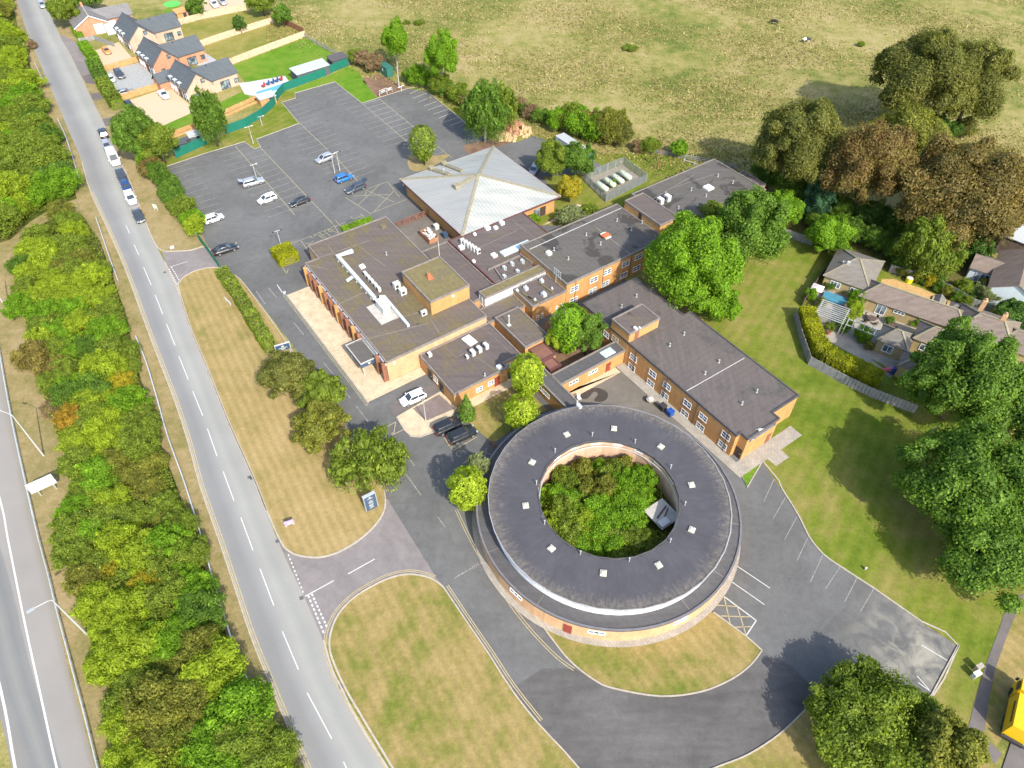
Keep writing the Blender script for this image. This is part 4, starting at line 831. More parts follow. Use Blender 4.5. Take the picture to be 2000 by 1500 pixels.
for q in ((690, 327), (998, 288), (1303, 407), (1502, 655), (1505, 948), (1288, 1178), (928, 1230), (590, 1070), (422, 790), (465, 508)):
    p = at(*gx(*q), ZU+.15)-cx0; m = MB(); a = math.atan2(p.y, p.x); m.box((p.x, p.y, ZU+.11), (.8, .8, .2), a); m.box((p.x, p.y, ZU+.27), (.7, .7, .12), a, taper=.6); rob('rooflight', m, plain('cream_dome', (.46, .45, .37), .4) if 'cream_dome' not in MATS else MATS['cream_dome'])
for q in ((855, 340), (1133, 385), (1365, 550), (1458, 790), (1362, 1030), (1095, 1155), (778, 1110), (545, 912), (492, 655), (613, 445), (228, 0)):
    if q[1] == 0: continue
    p = at(*gx(*q), ZU)-cx0; m = MB(); m.tube([(p.x, p.y, ZU-.02), (p.x, p.y, ZU+.75)], .07, 7); m.tube([(p.x, p.y, ZU+.751), (p.x, p.y, ZU+.83)], .11, 7); rob('vent_pipe', m, M_post)
def rwin(ang, R, zc, w, h, cols, out=1, fr=None, name='window'):
    f, gg = MB(), MB(); c, s_ = math.cos(R_(ang)), math.sin(R_(ang)); A = R_(ang)
    def bar(x0, x1, z0, z1, d0, d1, mb):
        r = R+out*(d0+d1)/2; X = (x0+x1)/2; mb.box((r*c-X*s_, r*s_+X*c, (z0+z1)/2), (abs(d1-d0), x1-x0, z1-z0), A)
    t_ = .08; bar(-w/2, w/2, zc+h/2-t_, zc+h/2, 0, .07, f); bar(-w/2, w/2, zc-h/2, zc-h/2+t_, 0, .09, f)
    for k in range(cols+1): x = -w/2+w*k/cols; bar(x-.05, x+.05, zc-h/2+t_, zc+h/2-t_, 0, .065, f)
    o = rob(name, f, fr or M_frame); bar(-w/2+.05, w/2-.05, zc-h/2+t_, zc+h/2-t_, -.05, .03, gg); rob('pane', gg, M_glass, o)
for px, py in ((1010, 1158), (1165, 1236), (1330, 1214)):
    p = at(px, py, 1.9)-cx0; rwin(math.degrees(math.atan2(p.y, p.x)), 17.17, 1.9, 2.0, .8, 3)
for px, py in ((1060, 1148), (1135, 1180), (1213, 1195), (1290, 1184), (1000, 1105)):
    p = at(px, py, 4.3)-cx0; rwin(math.degrees(math.atan2(p.y, p.x)), 15.42, 4.35, 1.9, .45, 3)
for k in range(9):
    rwin(20+k*19, RI+.22, 4.3, 1.2, .4, 2, -1)
m = MB(); a = math.radians(250); m.box((17.24*math.cos(a), 17.24*math.sin(a), 1.0), (.12, 1.0, 2.0), a); rob('door', m, M_door)
for a in (205, 236, 300, 322, 350):                  # leadwork joints across the lower roof
    m = MB(); m.strip([Vector((15.6*math.cos(R_(a)), 15.6*math.sin(R_(a)), ZL+.002)), Vector((17.2*math.cos(R_(a)), 17.2*math.sin(R_(a)), ZL+.002))], .06, .03); rob('roof_seam', m, M_rim)
m = MB(); p = at(1131, 795, ZU)-cx0; m.box((p.x, p.y, ZU+.2), (.8, .5, .4), YAW); m.tube([(p.x-.3, p.y, ZU), (p.x-.3, p.y+.5, ZU+.9)], .05, 6); rob('roof_hatch', m, M_metal)
# courtyard of the ring: pale deck with boards
u = at(1290, 1006, 1.9); t = thing('courtyard_deck', 'pale wooden deck with boards against the inner wall of the round building', 'deck', (u.x, u.y, 0), YAW)
m = MB(); m.box((0, .3, 1.9), (3.6, 3.4, .16)); m.build('platform', MATS['pale_roof_slab'], t, rel=False); m = MB(); m.box((-.2, .4, 2.03), (.2, 2.4, .1), .3); m.box((.4, .5, 2.04), (.2, 2.2, .1), .5); m.build('loose_board', M_timd, t, rel=False)
m = MB(); m.box((1.2, -.6, 2.2), (1.0, 1.5, .42)); m.build('seat_box', M_wht, t, rel=False)
u = at(1241, 906, .6); t = thing('garden_board', 'small white tilted panel in the ring courtyard weeds', 'panel', (u.x, u.y, 0), .3); m = MB(); m.box((0, 0, 1.7), (1.5, .1, .8)); m.build('board', M_wht, t, rel=False); m = MB(); m.tube([(-.5, .1, 0), (-.5, .1, 1.4)], .05, 6); m.tube([(.5, .1, 0), (.5, .1, 1.4)], .05, 6); m.build('post', M_post, t, rel=False)

for blk, pos, ax_ in ((eb, (-54, -47, -40.6, -34.4), 'v'), (mid, (65.2, 71.5, 78, 84.5), 'u')):   # rainwater pipes down the brick faces
    for q in pos:
        x, y = blk.L(q, 62.6) if ax_ == 'v' else blk.L(-72.5, q); x, y = (x, y-.06) if ax_ == 'v' else (x+.06, y)
        m = MB(); m.tube([(x, y, .05), (x, y, blk.z-.25)], .05, 6); blk.mb('downpipe', m, M_doord)
# ================================================================ trees, hedges and bushes
RNG = np.random.default_rng(11)
def leafmesh(name, C, Nn, size, tone, aspect=.62, down=None, core=None):
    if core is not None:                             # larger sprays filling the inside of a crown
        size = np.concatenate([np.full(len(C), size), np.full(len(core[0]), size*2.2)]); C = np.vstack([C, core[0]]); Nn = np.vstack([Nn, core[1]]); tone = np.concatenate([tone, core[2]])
    n = len(C); rnd = RNG.normal(size=(n, 3)); Nn = Nn/np.linalg.norm(Nn, axis=1, keepdims=True)
    if down is not None: rnd = rnd*.35+np.array([0, 0, -1.0])
    T = rnd-(rnd*Nn).sum(1, keepdims=True)*Nn; T /= np.linalg.norm(T, axis=1, keepdims=True)+1e-9; B = np.cross(Nn, T)
    L = (size*RNG.uniform(.7, 1.3, n))[:, None]; Wd = L*aspect
    V = np.stack([C-T*L*.5, C+B*Wd*.5+Nn*L*.08, C+T*L*.5, C-B*Wd*.5+Nn*L*.08], 1).reshape(-1, 3)
    me = bpy.data.meshes.new(name); me.vertices.add(4*n); me.loops.add(4*n); me.polygons.add(n)
    me.vertices.foreach_set('co', V.astype('f').ravel()); me.loops.foreach_set('vertex_index', np.arange(4*n, dtype='i'))
    me.polygons.foreach_set('loop_start', np.arange(0, 4*n, 4, dtype='i')); me.polygons.foreach_set('loop_total', np.full(n, 4, 'i'))
    me.update(calc_edges=True)
    a = me.attributes.new('tone', 'FLOAT', 'FACE'); a.data.foreach_set('value', tone.astype('f')); return me
def unit(n): v = RNG.normal(size=(n, 3)); return v/np.linalg.norm(v, axis=1, keepdims=True)
def lobes_round(rx, rz, k, fr=(.30, .46)):
    L = [(np.zeros(3), .70)]; i = 0
    for d in unit(k*5):
        if d[2] < -.5: continue
        q = RNG.uniform(*fr); L.append((d*(1.0-q*.85), q)); i += 1
        if i >= k: break
    i = 0
    for d in unit(k*10):                             # small knobs standing out of the crown
        if d[2] < -.35: continue
        q = RNG.uniform(.12, .24); L.append((d*RNG.uniform(.80, 1.0), q)); i += 1
        if i >= k*2: break
    return [(c*np.array([rx, rx, rz]), r) for c, r in L], np.array([rx, rx, rz])
def crown_pts(lobes, ax, n, shell=(.62, 1.10), cut=.58):
    w_ = np.array([r*r for c, r in lobes]); w_ /= w_.sum(); idx = RNG.choice(len(lobes), n, p=w_); Cc = np.array([c for c, r in lobes]); Rr = np.array([r for c, r in lobes])
    d = unit(n); d[:, 2] = np.where(d[:, 2] < -.6, -d[:, 2], d[:, 2])
    rad = RNG.uniform(*shell, n); Rv = Rr[idx][:, None]*ax[None, :]
    P = Cc[idx]+d*Rv*rad[:, None]; u_ = P/ax; P = P*(1+.05*np.sin(u_[:, [1]]*7+u_[:, [2]]*5)+.04*np.sin(u_[:, [0]]*11-u_[:, [2]]*9)); keep = np.ones(n, bool)
    for k in range(len(lobes)):
        q = (P-Cc[k])/(Rr[k]*ax); keep &= ~((np.linalg.norm(q, axis=1) < cut) & (idx != k))
    lt = RNG.uniform(-.16, .16, len(lobes)); tone = np.clip(.42+lt[idx]+RNG.normal(0, .17, n), 0, 1)
    return P[keep], d[keep], tone[keep]
def trunkmesh(h, r, limbs, zc):
    m = MB(); m.tube([(0, 0, 0), (r*.3, 0, h*.4), (0, r*.3, h)], [r*1.25, r*.85, r*.45], 8)
    for c in limbs:
        z = min(h*.95, max(h*.35, zc*.5)); m.tube([(0, 0, z*.8), (c[0]*.45, c[1]*.45, z+(zc+c[2]-z)*.45), (c[0]*.85, c[1]*.85, zc+c[2]*.9)], [r*.5, r*.3, r*.1], 5)
    return m
TREEC = {}
def make_tree(name, label, loc, h, rx, col, kind='round', leaf=.42, dens=1.0, low=.18, nl=11, group=None, bark=None, cat='tree', tr=.28):
    """one tree: root > trunk, crown"""
    t = thing(name, label, cat, (loc[0], loc[1], 0), RNG.uniform(0, 6.28) if kind == 'round' else 0, group)
    zb = h*low; rz = (h-zb)/2; zc = zb+rz; down = None; asp = .62
    if kind == 'round':
        lobes, ax = lobes_round(rx, rz, nl); area = 4*math.pi*((rx*rx+2*rx*rz)/3); leaf *= .74; n = min(70000, int(area*dens*9/(leaf*leaf)))
        P, Nn, tone = crown_pts(lobes, ax, n); Nn = Nn+unit(len(P))*.75
    elif kind == 'cone':
        n = int(math.pi*rx*math.hypot(rx, 2*rz)*dens*5/(leaf*leaf)); q = RNG.uniform(0, 1, n)**.6; a = RNG.uniform(0, 6.28, n)
        r = rx*np.minimum(1, 1.18*q)*(1+.13*np.sin(a*5+q*19))*RNG.uniform(.72, 1.03, n); r *= np.where(q > .9, 1-(q-.9)*4, 1)
        P = np.stack([r*np.cos(a), r*np.sin(a), rz-q*2*rz], 1); Nn = np.stack([np.cos(a), np.sin(a), np.full(n, .45)], 1)+unit(n)*.6; tone = np.clip(.45+RNG.normal(0, .18, n), 0, 1); lobes = []
    elif kind == 'ovoid':
        n = int(2*math.pi*rx*2*rz*dens*4.2/(leaf*leaf)); d = unit(n); q = (1-d[:, 2])/2; wd = np.sin(np.pi*np.clip(q, 0.02, .98)**.75)**.6
        a = np.arctan2(d[:, 1], d[:, 0]); r = rx*wd*(1+.10*np.sin(a*6+q*9)+.07*np.sin(a*11-q*23))*RNG.uniform(.75, 1.05, n)
        P = np.stack([r*np.cos(a), r*np.sin(a), rz*(1-2*q)], 1); Nn = np.stack([np.cos(a), np.sin(a), (.6-q)], 1)+unit(n)*.6; tone = np.clip(.46+.14*np.sin(a*6+q*9)+RNG.normal(0, .17, n), 0, 1); lobes = []
    elif kind == 'weep':                             # birches and willows: hanging strands
        lobes, ax = lobes_round(rx, rz, nl+4, (.26, .42)); area = 4*math.pi*((rx*rx+2*rx*rz)/3); n = min(22000, int(area*dens*6/(leaf*leaf)))
        P, Nn, tone = crown_pts(lobes, ax, n, (.55, 1.08), .5); k = RNG.uniform(0, 1, len(P)); P[:, 2] -= k*k*rz*.5
        Nn = Nn*np.array([1, 1, .3])+unit(len(P))*.7; down = True; asp = .4
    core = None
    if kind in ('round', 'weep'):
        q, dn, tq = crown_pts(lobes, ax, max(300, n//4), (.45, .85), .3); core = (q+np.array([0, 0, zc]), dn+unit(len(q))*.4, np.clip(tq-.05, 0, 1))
    P = P+np.array([0, 0, zc]); P[:, 2] = np.maximum(P[:, 2], .12)
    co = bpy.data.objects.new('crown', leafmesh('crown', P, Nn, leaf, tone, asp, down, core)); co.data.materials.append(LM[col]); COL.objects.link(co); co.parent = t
    lim = [c for c, r in lobes[1:6]] if lobes else []
    tm = trunkmesh(zc+rz*(.55 if lobes else .8), max(.09, rx*.06), lim, zc); to = bpy.data.objects.new('trunk', tm.mesh('trunk', bark or M_bark, True)); COL.objects.link(to); to.parent = t
    return t
def T(name, label, box, col, kind='round', foot=None, **k):
    """tree fitted to the pixel box of its crown: (x0, y0, x1, y1)"""
    x0, y0, x1, y1 = box; cx, cy = (x0+x1)/2, (y0+y1)/2; zc = 4.0; lowm = k.pop('gap', .3)
    for _ in range(12):
        p = at(cx, cy, zc); d = p-Vector((0, 0, H)); s_ = F/d.dot(fw); rx = (x1-x0)/2/s_; e = (y1-y0)/2/s_; sn = -d.z/d.length; cs = math.sqrt(1-sn*sn)
        rz = math.sqrt(max(e*e-(rx*sn)**2, (.5*rx*cs)**2))/cs; zc = .5*zc+.5*(rz+lowm)
    k['low'] = max(.01, (zc-rz)/(zc+rz))
    return make_tree(name, label, (p.x, p.y), zc+rz, rx*1.02, col, kind, **k)
# --- great trees on the right
T('chestnut_tree', 'largest dark olive tree with a wide crown at the field edge', (1716, 76, 1880, 262), 'darkolive', leaf=.6, nl=18)
T('chestnut_tree', 'dark olive crown joined to the right of the largest tree in the field', (1835, 92, 1966, 258), 'darkolive', leaf=.55, nl=12)
T('chestnut_tree', 'tall olive brown tree just behind the far end of the north block', (1478, 208, 1640, 385), 'darkolive', leaf=.55, nl=16)
T('chestnut_tree', 'russet brown tree between the olive tree and the big copper crown', (1612, 245, 1772, 428), 'rust', leaf=.55, nl=15)
T('chestnut_tree', 'yellow olive tree topping the russet group beside the field', (1700, 208, 1848, 330), 'olive', leaf=.55, nl=13)
T('chestnut_tree', 'broad copper brown tree above the cottage drive', (1755, 274, 1996, 482), 'copper', leaf=.6, nl=20)
T('evergreen_tree', 'small blue green evergreen under the russet trees', (1568, 356, 1630, 426), 'blue', leaf=.4)
T('birch_tree', 'weeping yellow olive birch beside the grey cottage fence', (1762, 424, 1878, 542), 'olgreen', 'weep', leaf=.42, bark=M_barkp)
T('round_tree', 'small bright green tree at the corner of the far lawn', (1492, 376, 1566, 446), 'bright', leaf=.4)
T('round_tree', 'round yellow green tree beside the cottage gable', (1580, 424, 1669, 500), 'bright', leaf=.4)
T('dark_tree', 'dark green bush tree between the birch and the white gabled house', (1868, 456, 1936, 512), 'deep', leaf=.4)
T('dark_tree', 'dark clump at the right edge below the white gable', (1940, 590, 2020, 650), 'deep', leaf=.45)
T('broad_tree', 'large vivid green tree pressing against the middle block', (1264, 430, 1436, 610), 'bright', leaf=.5, nl=22, dens=1.2)
T('ash_tree', 'tall mid green tree right of the vivid green one', (1396, 378, 1528, 548), 'green', leaf=.5, nl=16)
T('ash_tree', 'thin olive tree top behind the vivid green tree', (1356, 400, 1424, 470), 'olgreen', leaf=.42)
T('shrub', 'leafy green shrub under the vivid tree at the east wing roof', (1352, 558, 1442, 636), 'bright', leaf=.42, cat='shrub')
T('shrub', 'bright shrub hugging the lawn side of the ash tree', (1478, 420, 1530, 490), 'bright', leaf=.42, cat='shrub')
T('ash_tree', 'large grey green tree covering the cottage corner', (1788, 640, 1986, 846), 'green', leaf=.52, nl=18)
T('broad_tree', 'huge dark green tree on the right lawn, upper of the pair', (1776, 838, 2026, 1060), 'green', leaf=.55, nl=20)
T('broad_tree', 'dark green tree beside the path, lower of the lawn pair', (1836, 995, 2030, 1172), 'green', leaf=.52, nl=16)
T('dark_tree', 'dark tree at the right edge between the two largest lawn trees', (1938, 735, 2060, 880), 'deep', leaf=.5, nl=12)
T('oak_tree', 'round olive green tree at the bottom beside the car park end', (1590, 1318, 1835, 1530), 'olgreen', leaf=.46, nl=22)
T('oak_tree', 'smaller yellowing tree overlapping the round bottom tree', (1775, 1395, 1905, 1530), 'olive', leaf=.45)
# --- inside the complex
T('courtyard_tree', 'dense dark green columnar tree in the inner courtyard', (1078, 594, 1142, 694), 'bright', 'ovoid', leaf=.36, dens=1.1)
T('courtyard_tree', 'lighter green tree right of the dense courtyard column', (1112, 604, 1180, 696), 'green', leaf=.36)
T('courtyard_tree', 'yellow green shrub tree left of the dense courtyard column', (1066, 640, 1106, 692), 'lime', leaf=.34)
T('cypress', 'tall golden green cypress in front of the low front block', (998, 692, 1060, 780), 'lime', 'ovoid', leaf=.34, dens=1.2)
T('cypress', 'shorter golden green cypress touching the round building', (985, 771, 1050, 845), 'lime', 'ovoid', leaf=.34, dens=1.2)
T('conifer', 'small dark green conical conifer beside the parked black cars', (893, 765, 929, 820), 'green', 'cone', leaf=.3, dens=1.2)
T('cypress', 'vivid lime egg-shaped cypress at the drive edge of the round building', (877, 914, 948, 1002), 'lime', 'ovoid', leaf=.32, dens=1.25)
T('airy_shrub', 'thin grey green shrub behind the lime cypress', (910, 887, 956, 945), 'grey', leaf=.3, dens=.5, cat='shrub')
T('airy_shrub', 'airy grey shrub beside the paved path by the pyramid', (1086, 402, 1144, 444), 'grey', leaf=.34, dens=.5, cat='shrub')
T('airy_shrub', 'small twiggy olive shrub behind the middle block', (1132, 398, 1170, 426), 'olgreen', leaf=.34, dens=.6, cat='shrub')
T('shrub', 'low bright green shrub in the gap by the kitchen corner', (1032, 418, 1054, 438), 'bright', leaf=.3, cat='shrub')
T('round_tree', 'yellowing green tree beside the half-hidden car behind the pyramid', (1048, 277, 1106, 352), 'olgreen', leaf=.38)
T('round_tree', 'grey green tree beside the long container', (1096, 277, 1164, 350), 'green', leaf=.38)
T('round_tree', 'orange and yellow tree at the corner of the pyramid', (1090, 343, 1137, 395), 'yellow', leaf=.34)
# --- front lawn
T('lawn_tree', 'round dark olive tree at the end of the drive hedge', (508, 690, 612, 782), 'darkolive', leaf=.4, nl=14)
T('lawn_tree', 'grey green tree second along the drive from the hedge', (580, 730, 670, 808), 'olgreen', leaf=.4, nl=12)
T('lawn_tree', 'yellow olive round tree third along the drive from the hedge', (576, 786, 681, 880), 'olive', leaf=.4, nl=13)
T('willow_tree', 'airy weeping willow beside the navy sign', (648, 836, 792, 962), 'olgreen', 'weep', leaf=.42, nl=13, dens=.85, bark=M_barkp)
# --- car park and field edge
T('car_park_tree', 'bushy upright tree standing alone in the car park', (800, 247, 851, 316), 'olgreen', 'ovoid', leaf=.36, gap=.9)
T('birch_tree', 'large drooping birch at the edge of the car park behind the pyramid', (903, 164, 990, 278), 'green', 'weep', leaf=.4, bark=M_barkp)
T('birch_tree', 'olive birch leaning behind the large drooping one', (958, 168, 1010, 256), 'olgreen', 'weep', leaf=.4)
T('poplar_tree', 'tall green tree with pale trunk by the far car park bays', (832, 67, 892, 160), 'bright', leaf=.4, bark=M_barkp, gap=2.6)
T('poplar_tree', 'tall green tree by the telegraph pole at the field edge', (746, 46, 798, 130), 'bright', leaf=.4, bark=M_barkp, gap=1.5)
T('willow_tree', 'drooping willow between the new house and the green mesh fence', (376, 178, 440, 284), 'green', 'weep', leaf=.4)
T('roadside_tree', 'broad olive green tree beside the parked white van', (228, 213, 304, 316), 'green', leaf=.42, nl=15)
T('roadside_tree', 'olive tree joined to the broad one by the green fence', (272, 244, 346, 320), 'olgreen', leaf=.42)
T('roadside_tree', 'yellow green tree at the very top beside the road', (98, -14, 152, 52), 'olgreen', leaf=.5)
T('roadside_tree', 'second tree at the top behind the bungalow', (146, -32, 196, 18), 'green', leaf=.5)
T('garden_tree', 'dark green tree by the orange garden shed', (362, -8, 402, 30), 'green', leaf=.45)
T('garden_tree', 'small dark shrub tree alone on the long back lawn', (455, 32, 480, 62), 'deep', leaf=.35)
T('garden_tree', 'tree at the field corner of the furthest garden', (534, 10, 568, 50), 'green', leaf=.42)
T('garden_tree', 'olive tree top at the far fence end', (484, -20, 536, 28), 'olgreen', leaf=.5)
T('garden_tree', 'small bright bush on the field fence by the north block', (1310, 274, 1342, 306), 'bright', leaf=.34)
# --- leafy hedges
def hedge(name, label, px, wd, h, col, leaf=.26, jag=.12, dens=1.0, cat='hedge', step=0):
    P = cr(pts(px), 5); t = thing(name, label, cat, (P[0].x, P[0].y, 0)); C, Nn, tn = [], [], []
    cum = [0]
    for a, b in zip(P, P[1:]): cum.append(cum[-1]+(b-a).length)
    Lh = cum[-1]; n = int((Lh*(wd+2*h)+2*wd*h)*dens*7/(leaf*leaf)); s = RNG.uniform(0, Lh, n); i = np.clip(np.searchsorted(cum, s)-1, 0, len(P)-2)
    Pa = np.array([[p.x, p.y, 0] for p in P]); cum = np.array(cum); f = (s-cum[i])/(cum[i+1]-cum[i]+1e-6); base = Pa[i]+(Pa[i+1]-Pa[i])*f[:, None]
    d = Pa[i+1]-Pa[i]; d /= np.linalg.norm(d, axis=1, keepdims=True); side = np.stack([-d[:, 1], d[:, 0], np.zeros(n)], 1)
    q = RNG.uniform(0, wd+2*h, n); bump = 1+jag*np.sin(s*1.7+np.sin(s*.6)*2)+jag*.6*np.sin(s*4.1)
    top = (q < wd); off = np.where(top, q-wd/2, np.where(q < wd+h, -wd/2, wd/2))*np.where(top, 1, bump); z = np.where(top, h*bump, (np.where(q < wd+h, q-wd, q-wd-h))*bump)
    C = base+side*(off+RNG.normal(0, .07, n))[:, None]; C[:, 2] = np.maximum(z+RNG.normal(0, .09, n)*(1+3*jag), .06)
    Nn = np.where(top[:, None], np.array([0, 0, 1.0])[None, :], side*np.sign(off)[:, None])+unit(n)*.7
    tone = np.clip(.45+.15*np.sin(s*1.1+3*np.sin(s*.37))+RNG.normal(0, .17, n), 0, 1); C = C-np.array([P[0].x, P[0].y, 0])
    e = int(2*wd*h*7/(leaf*leaf))
    for k, sg in ((0, -1), (-1, 1)):                 # the two ends
        dd = (P[1]-P[0]).normalized() if k == 0 else (P[-1]-P[-2]).normalized(); sd_ = Vector((-dd.y, dd.x, 0)); b0 = P[k]-P[0]
        a_, b_ = RNG.uniform(-wd/2, wd/2, e//2), RNG.uniform(0, h, e//2); Ce = np.array([b0.x, b0.y, 0])[None, :]+np.outer(a_, [sd_.x, sd_.y, 0])+np.outer(b_, [0, 0, 1.0])
        C = np.vstack([C, Ce]); Nn = np.vstack([Nn, np.array([dd.x*sg, dd.y*sg, .2])[None, :]+unit(e//2)*.6]); tone = np.concatenate([tone, np.clip(.45+RNG.normal(0, .17, e//2), 0, 1)])
    o = bpy.data.objects.new('foliage', leafmesh('foliage', C, Nn, leaf, tone)); o.data.materials.append(LM[col]); COL.objects.link(o); o.parent = t
    m = MB(); m.strip([p-P[0] for p in P], wd*.55, h*.72); m.build('stems', M_bark, t, rel=False); return t
hedge('drive_hedge', 'long mixed green hedge between the dry lawn and the drive', [(436, 538), (462, 574), (487, 614), (512, 656), (532, 688)], 2.0, 1.7, 'olgreen', .3, .1)
hedge('box_hedge', 'clipped block of yellow green hedge near the hall corner', [(550, 494), (568, 516)], 3.6, 1.9, 'hedge', .25, .04)
hedge('low_hedge', 'thin strip of bright green planting along the hall end wall', [(668, 451), (726, 430)], .9, .7, 'bright', .22, .08)
hedge('cottage_hedge', 'tall clipped yellow hedge bending round the cottage garden', [(1568, 622), (1584, 668), (1606, 706), (1650, 728), (1712, 756)], 2.5, 2.7, 'hedge', .27, .05, 1.1)
hedge('front_garden_hedge', 'green hedge in front of the orange car on the gravel drive', [(166, 96), (188, 124)], 2.2, 2.0, 'bright', .32, .1)
hedge('front_garden_hedge', 'green hedge in front of the grey gravel drive', [(188, 136), (205, 168)], 2.8, 2.6, 'green', .34, .14)
hedge('front_garden_hedge', 'long green hedge beside the lay-by and the lower gravel drive', [(206, 172), (222, 197), (234, 214)], 2.8, 2.4, 'olgreen', .34, .14)
hedge('front_garden_hedge', 'small hedge beside the bungalow gable', [(150, 62), (160, 78)], 1.6, 1.6, 'bright', .3, .1)
# --- bushes: a few crowns shared by all of them
def bush_mesh(seed, col):
    lobes, ax = lobes_round(1.0, .85, 12, (.22, .46)); P, Nn, tone = crown_pts(lobes, ax, 9000, (.6, 1.16), .55)
    P = P+np.array([0, 0, .72]); P[:, 2] = np.maximum(P[:, 2], .03); me = leafmesh('foliage', P, Nn+unit(len(P))*.85, .105, tone, .55); me.materials.append(LM[col]); return me
def spiky_mesh(seed, col):
    lobes, ax = lobes_round(1.0, .95, 13, (.2, .36)); P, Nn, tone = crown_pts(lobes, ax, 10000, (.45, 1.32), .42)
    P = P+np.array([0, 0, .75]); P[:, 2] = np.maximum(P[:, 2], .03); me = leafmesh('foliage', P, Nn+unit(len(P))*.9, .13, tone, .32); me.materials.append(LM[col]); return me
BM = {}
for col in ('lime', 'bright', 'green', 'olive', 'olgreen', 'rust', 'yellow', 'orange', 'grey', 'brown', 'deep', 'darkolive', 'tawny'):
    BM[col] = [bush_mesh(0, col), bush_mesh(1, col), spiky_mesh(2, col)]
STEM = trunkmesh(.7, .05, [(.4, .2, .1), (-.3, .3, .1), (.1, -.4, .1)], .7).mesh('stems', M_bark)
WORD = {'lime': 'lime green', 'bright': 'bright green', 'green': 'mid green', 'olive': 'yellow olive', 'olgreen': 'olive green', 'rust': 'rusty brown', 'yellow': 'yellowing', 'orange': 'orange', 'grey': 'grey green', 'brown': 'dead brown', 'tawny': 'tawny', 'deep': 'deep green', 'darkolive': 'dark olive'}
def bush(x, y, r, hz, col, label, group=None, name='bush'):
    t = thing(name, label, 'bush', (x, y, 0), RNG.uniform(0, 6.28), group); t.scale = (r, r, hz)
    o = bpy.data.objects.new('foliage', BM[col][2 if name == 'thicket_shrub' and RNG.uniform() < .6 else int(RNG.integers(0, 3))]); COL.objects.link(o); o.parent = t
    s = bpy.data.objects.new('stems', STEM); COL.objects.link(s); s.parent = t; return t
def inside(p, poly):
    c = False; n = len(poly)
    for i in range(n):
        a, b = poly[i], poly[(i+1) % n]
        if (a[1] > p[1]) != (b[1] > p[1]) and p[0] < (b[0]-a[0])*(p[1]-a[1])/(b[1]-a[1])+a[0]: c = not c
    return c
BELT1 = [(-60, -30), (18, -30), (36, 60), (55, 115), (86, 210), (110, 275), (140, 350), (150, 388), (110, 402), (60, 432), (20, 468), (-60, 490)]
BELT2 = [(26, 530), (80, 438), (130, 415), (160, 420), (195, 470), (220, 540), (248, 620), (262, 690), (280, 760), (302, 830), (322, 890), (345, 950), (370, 1020), (400, 1110), (432, 1210), (462, 1300), (484, 1352), (530, 1430), (572, 1510), (640, 1640), (290, 1640), (240, 1510), (228, 1400), (200, 1290), (184, 1250), (160, 1190), (136, 1130), (128, 1070), (132, 1000), (146, 965), (134, 905), (106, 835), (82, 760), (64, 690), (48, 620)]
def pick(px, py):
    n = math.sin(px*.021+py*.009)+math.sin(py*.017-px*.013+1.3)+.5*math.sin(py*.041+px*.03)+RNG.normal(0, .45)
    if py > 1230 and px < 430: opts = ['olgreen', 'olgreen', 'lime', 'olive', 'olgreen', 'olive']
    else: opts = ['olgreen', 'green', 'olgreen', 'bright', 'lime', 'olgreen', 'lime', 'olgreen', 'olive']
    return opts[int(np.clip((n+2.3)/4.6*len(opts), 0, len(opts)-1))]
FEAT = [(150, 825, 2.2, 'orange'), (75, 715, 2.5, 'tawny'), (105, 735, 2.3, 'tawny'), (110, 805, 1.6, 'brown'), (215, 740, 3, 'lime'), (195, 800, 3, 'lime'), (220, 850, 2.8, 'lime'), (245, 755, 1.8, 'yellow'), (252, 785, 1.8, 'yellow'), (165, 645, 2.3, 'lime'), (215, 665, 3, 'bright'), (285, 1190, 2.2, 'lime'), (320, 1260, 3, 'bright'), (365, 1260, 3, 'bright'), (280, 1275, 2.8, 'lime'), (270, 1200, 2.6, 'lime'), (430, 1320, 3.2, 'lime'), (300, 1155, 2, 'yellow'), (235, 1120, 2, 'yellow'), (300, 1100, 3.2, 'lime'), (430, 1470, 3.2, 'bright'), (60, 95, 1.8, 'brown'), (35, 90, 2.8, 'lime'), (480, 1400, 3.2, 'bright'), (70, 255, 3, 'bright'), (185, 880, 2.7, 'lime'), (200, 940, 2.8, 'bright'), (45, 610, 2.4, 'bright')]
sites = [(at(x, y).x, at(x, y).y, r*1.1, c, x, y) for x, y, r, c in FEAT]
for poly, sp in ((BELT1, 4.0), (BELT2, 2.75)):
    xs = [p[0] for p in poly]; ys = [p[1] for p in poly]; got = 0
    for _ in range(9000):
        px, py = RNG.uniform(max(-60, min(xs)), max(xs)), RNG.uniform(min(ys), min(1610, max(ys)))
        if not (inside((px-19, py), poly) and inside((px+19, py), poly)): continue
        g = at(px, py)
        if all((g.x-s[0])**2+(g.y-s[1])**2 > (sp*.94)**2 for s in sites): sites.append((g.x, g.y, RNG.uniform(.75, 1.1)*sp, pick(px, py), px, py))
def where(px, py):
    if py < 130: a = 'opposite the dwellings'
    elif py < 300: a = 'opposite the gravel drives'
    elif py < 480: a = 'opposite the parked cars'
    elif py < 700: a = 'opposite the long dry lawn'
    elif py < 950: a = 'opposite the lawn trees'
    elif py < 1180: a = 'level with the pinkish junction'
    elif py < 1350: a = 'level with the rounded lawn'
    else: a = 'at the bottom end'
    m = min(RL, key=lambda q: abs(q[1]-py))[0]-px
    b = 'on the road side' if m < 75 else ('in the middle' if m < 170 else 'on the highway side')
    return b, a
nb_ = 0
for x, y, r, c, px, py in sites:
    b, a = where(px, py); lab = '%s thicket shrub %s, %s' % (WORD[c], b, a)
    bush(x, y, r, r*RNG.uniform(.55, .95), c, lab, 'shrubs of the roadside thicket', 'thicket_shrub'); nb_ += 1
print('thicket shrubs', nb_)
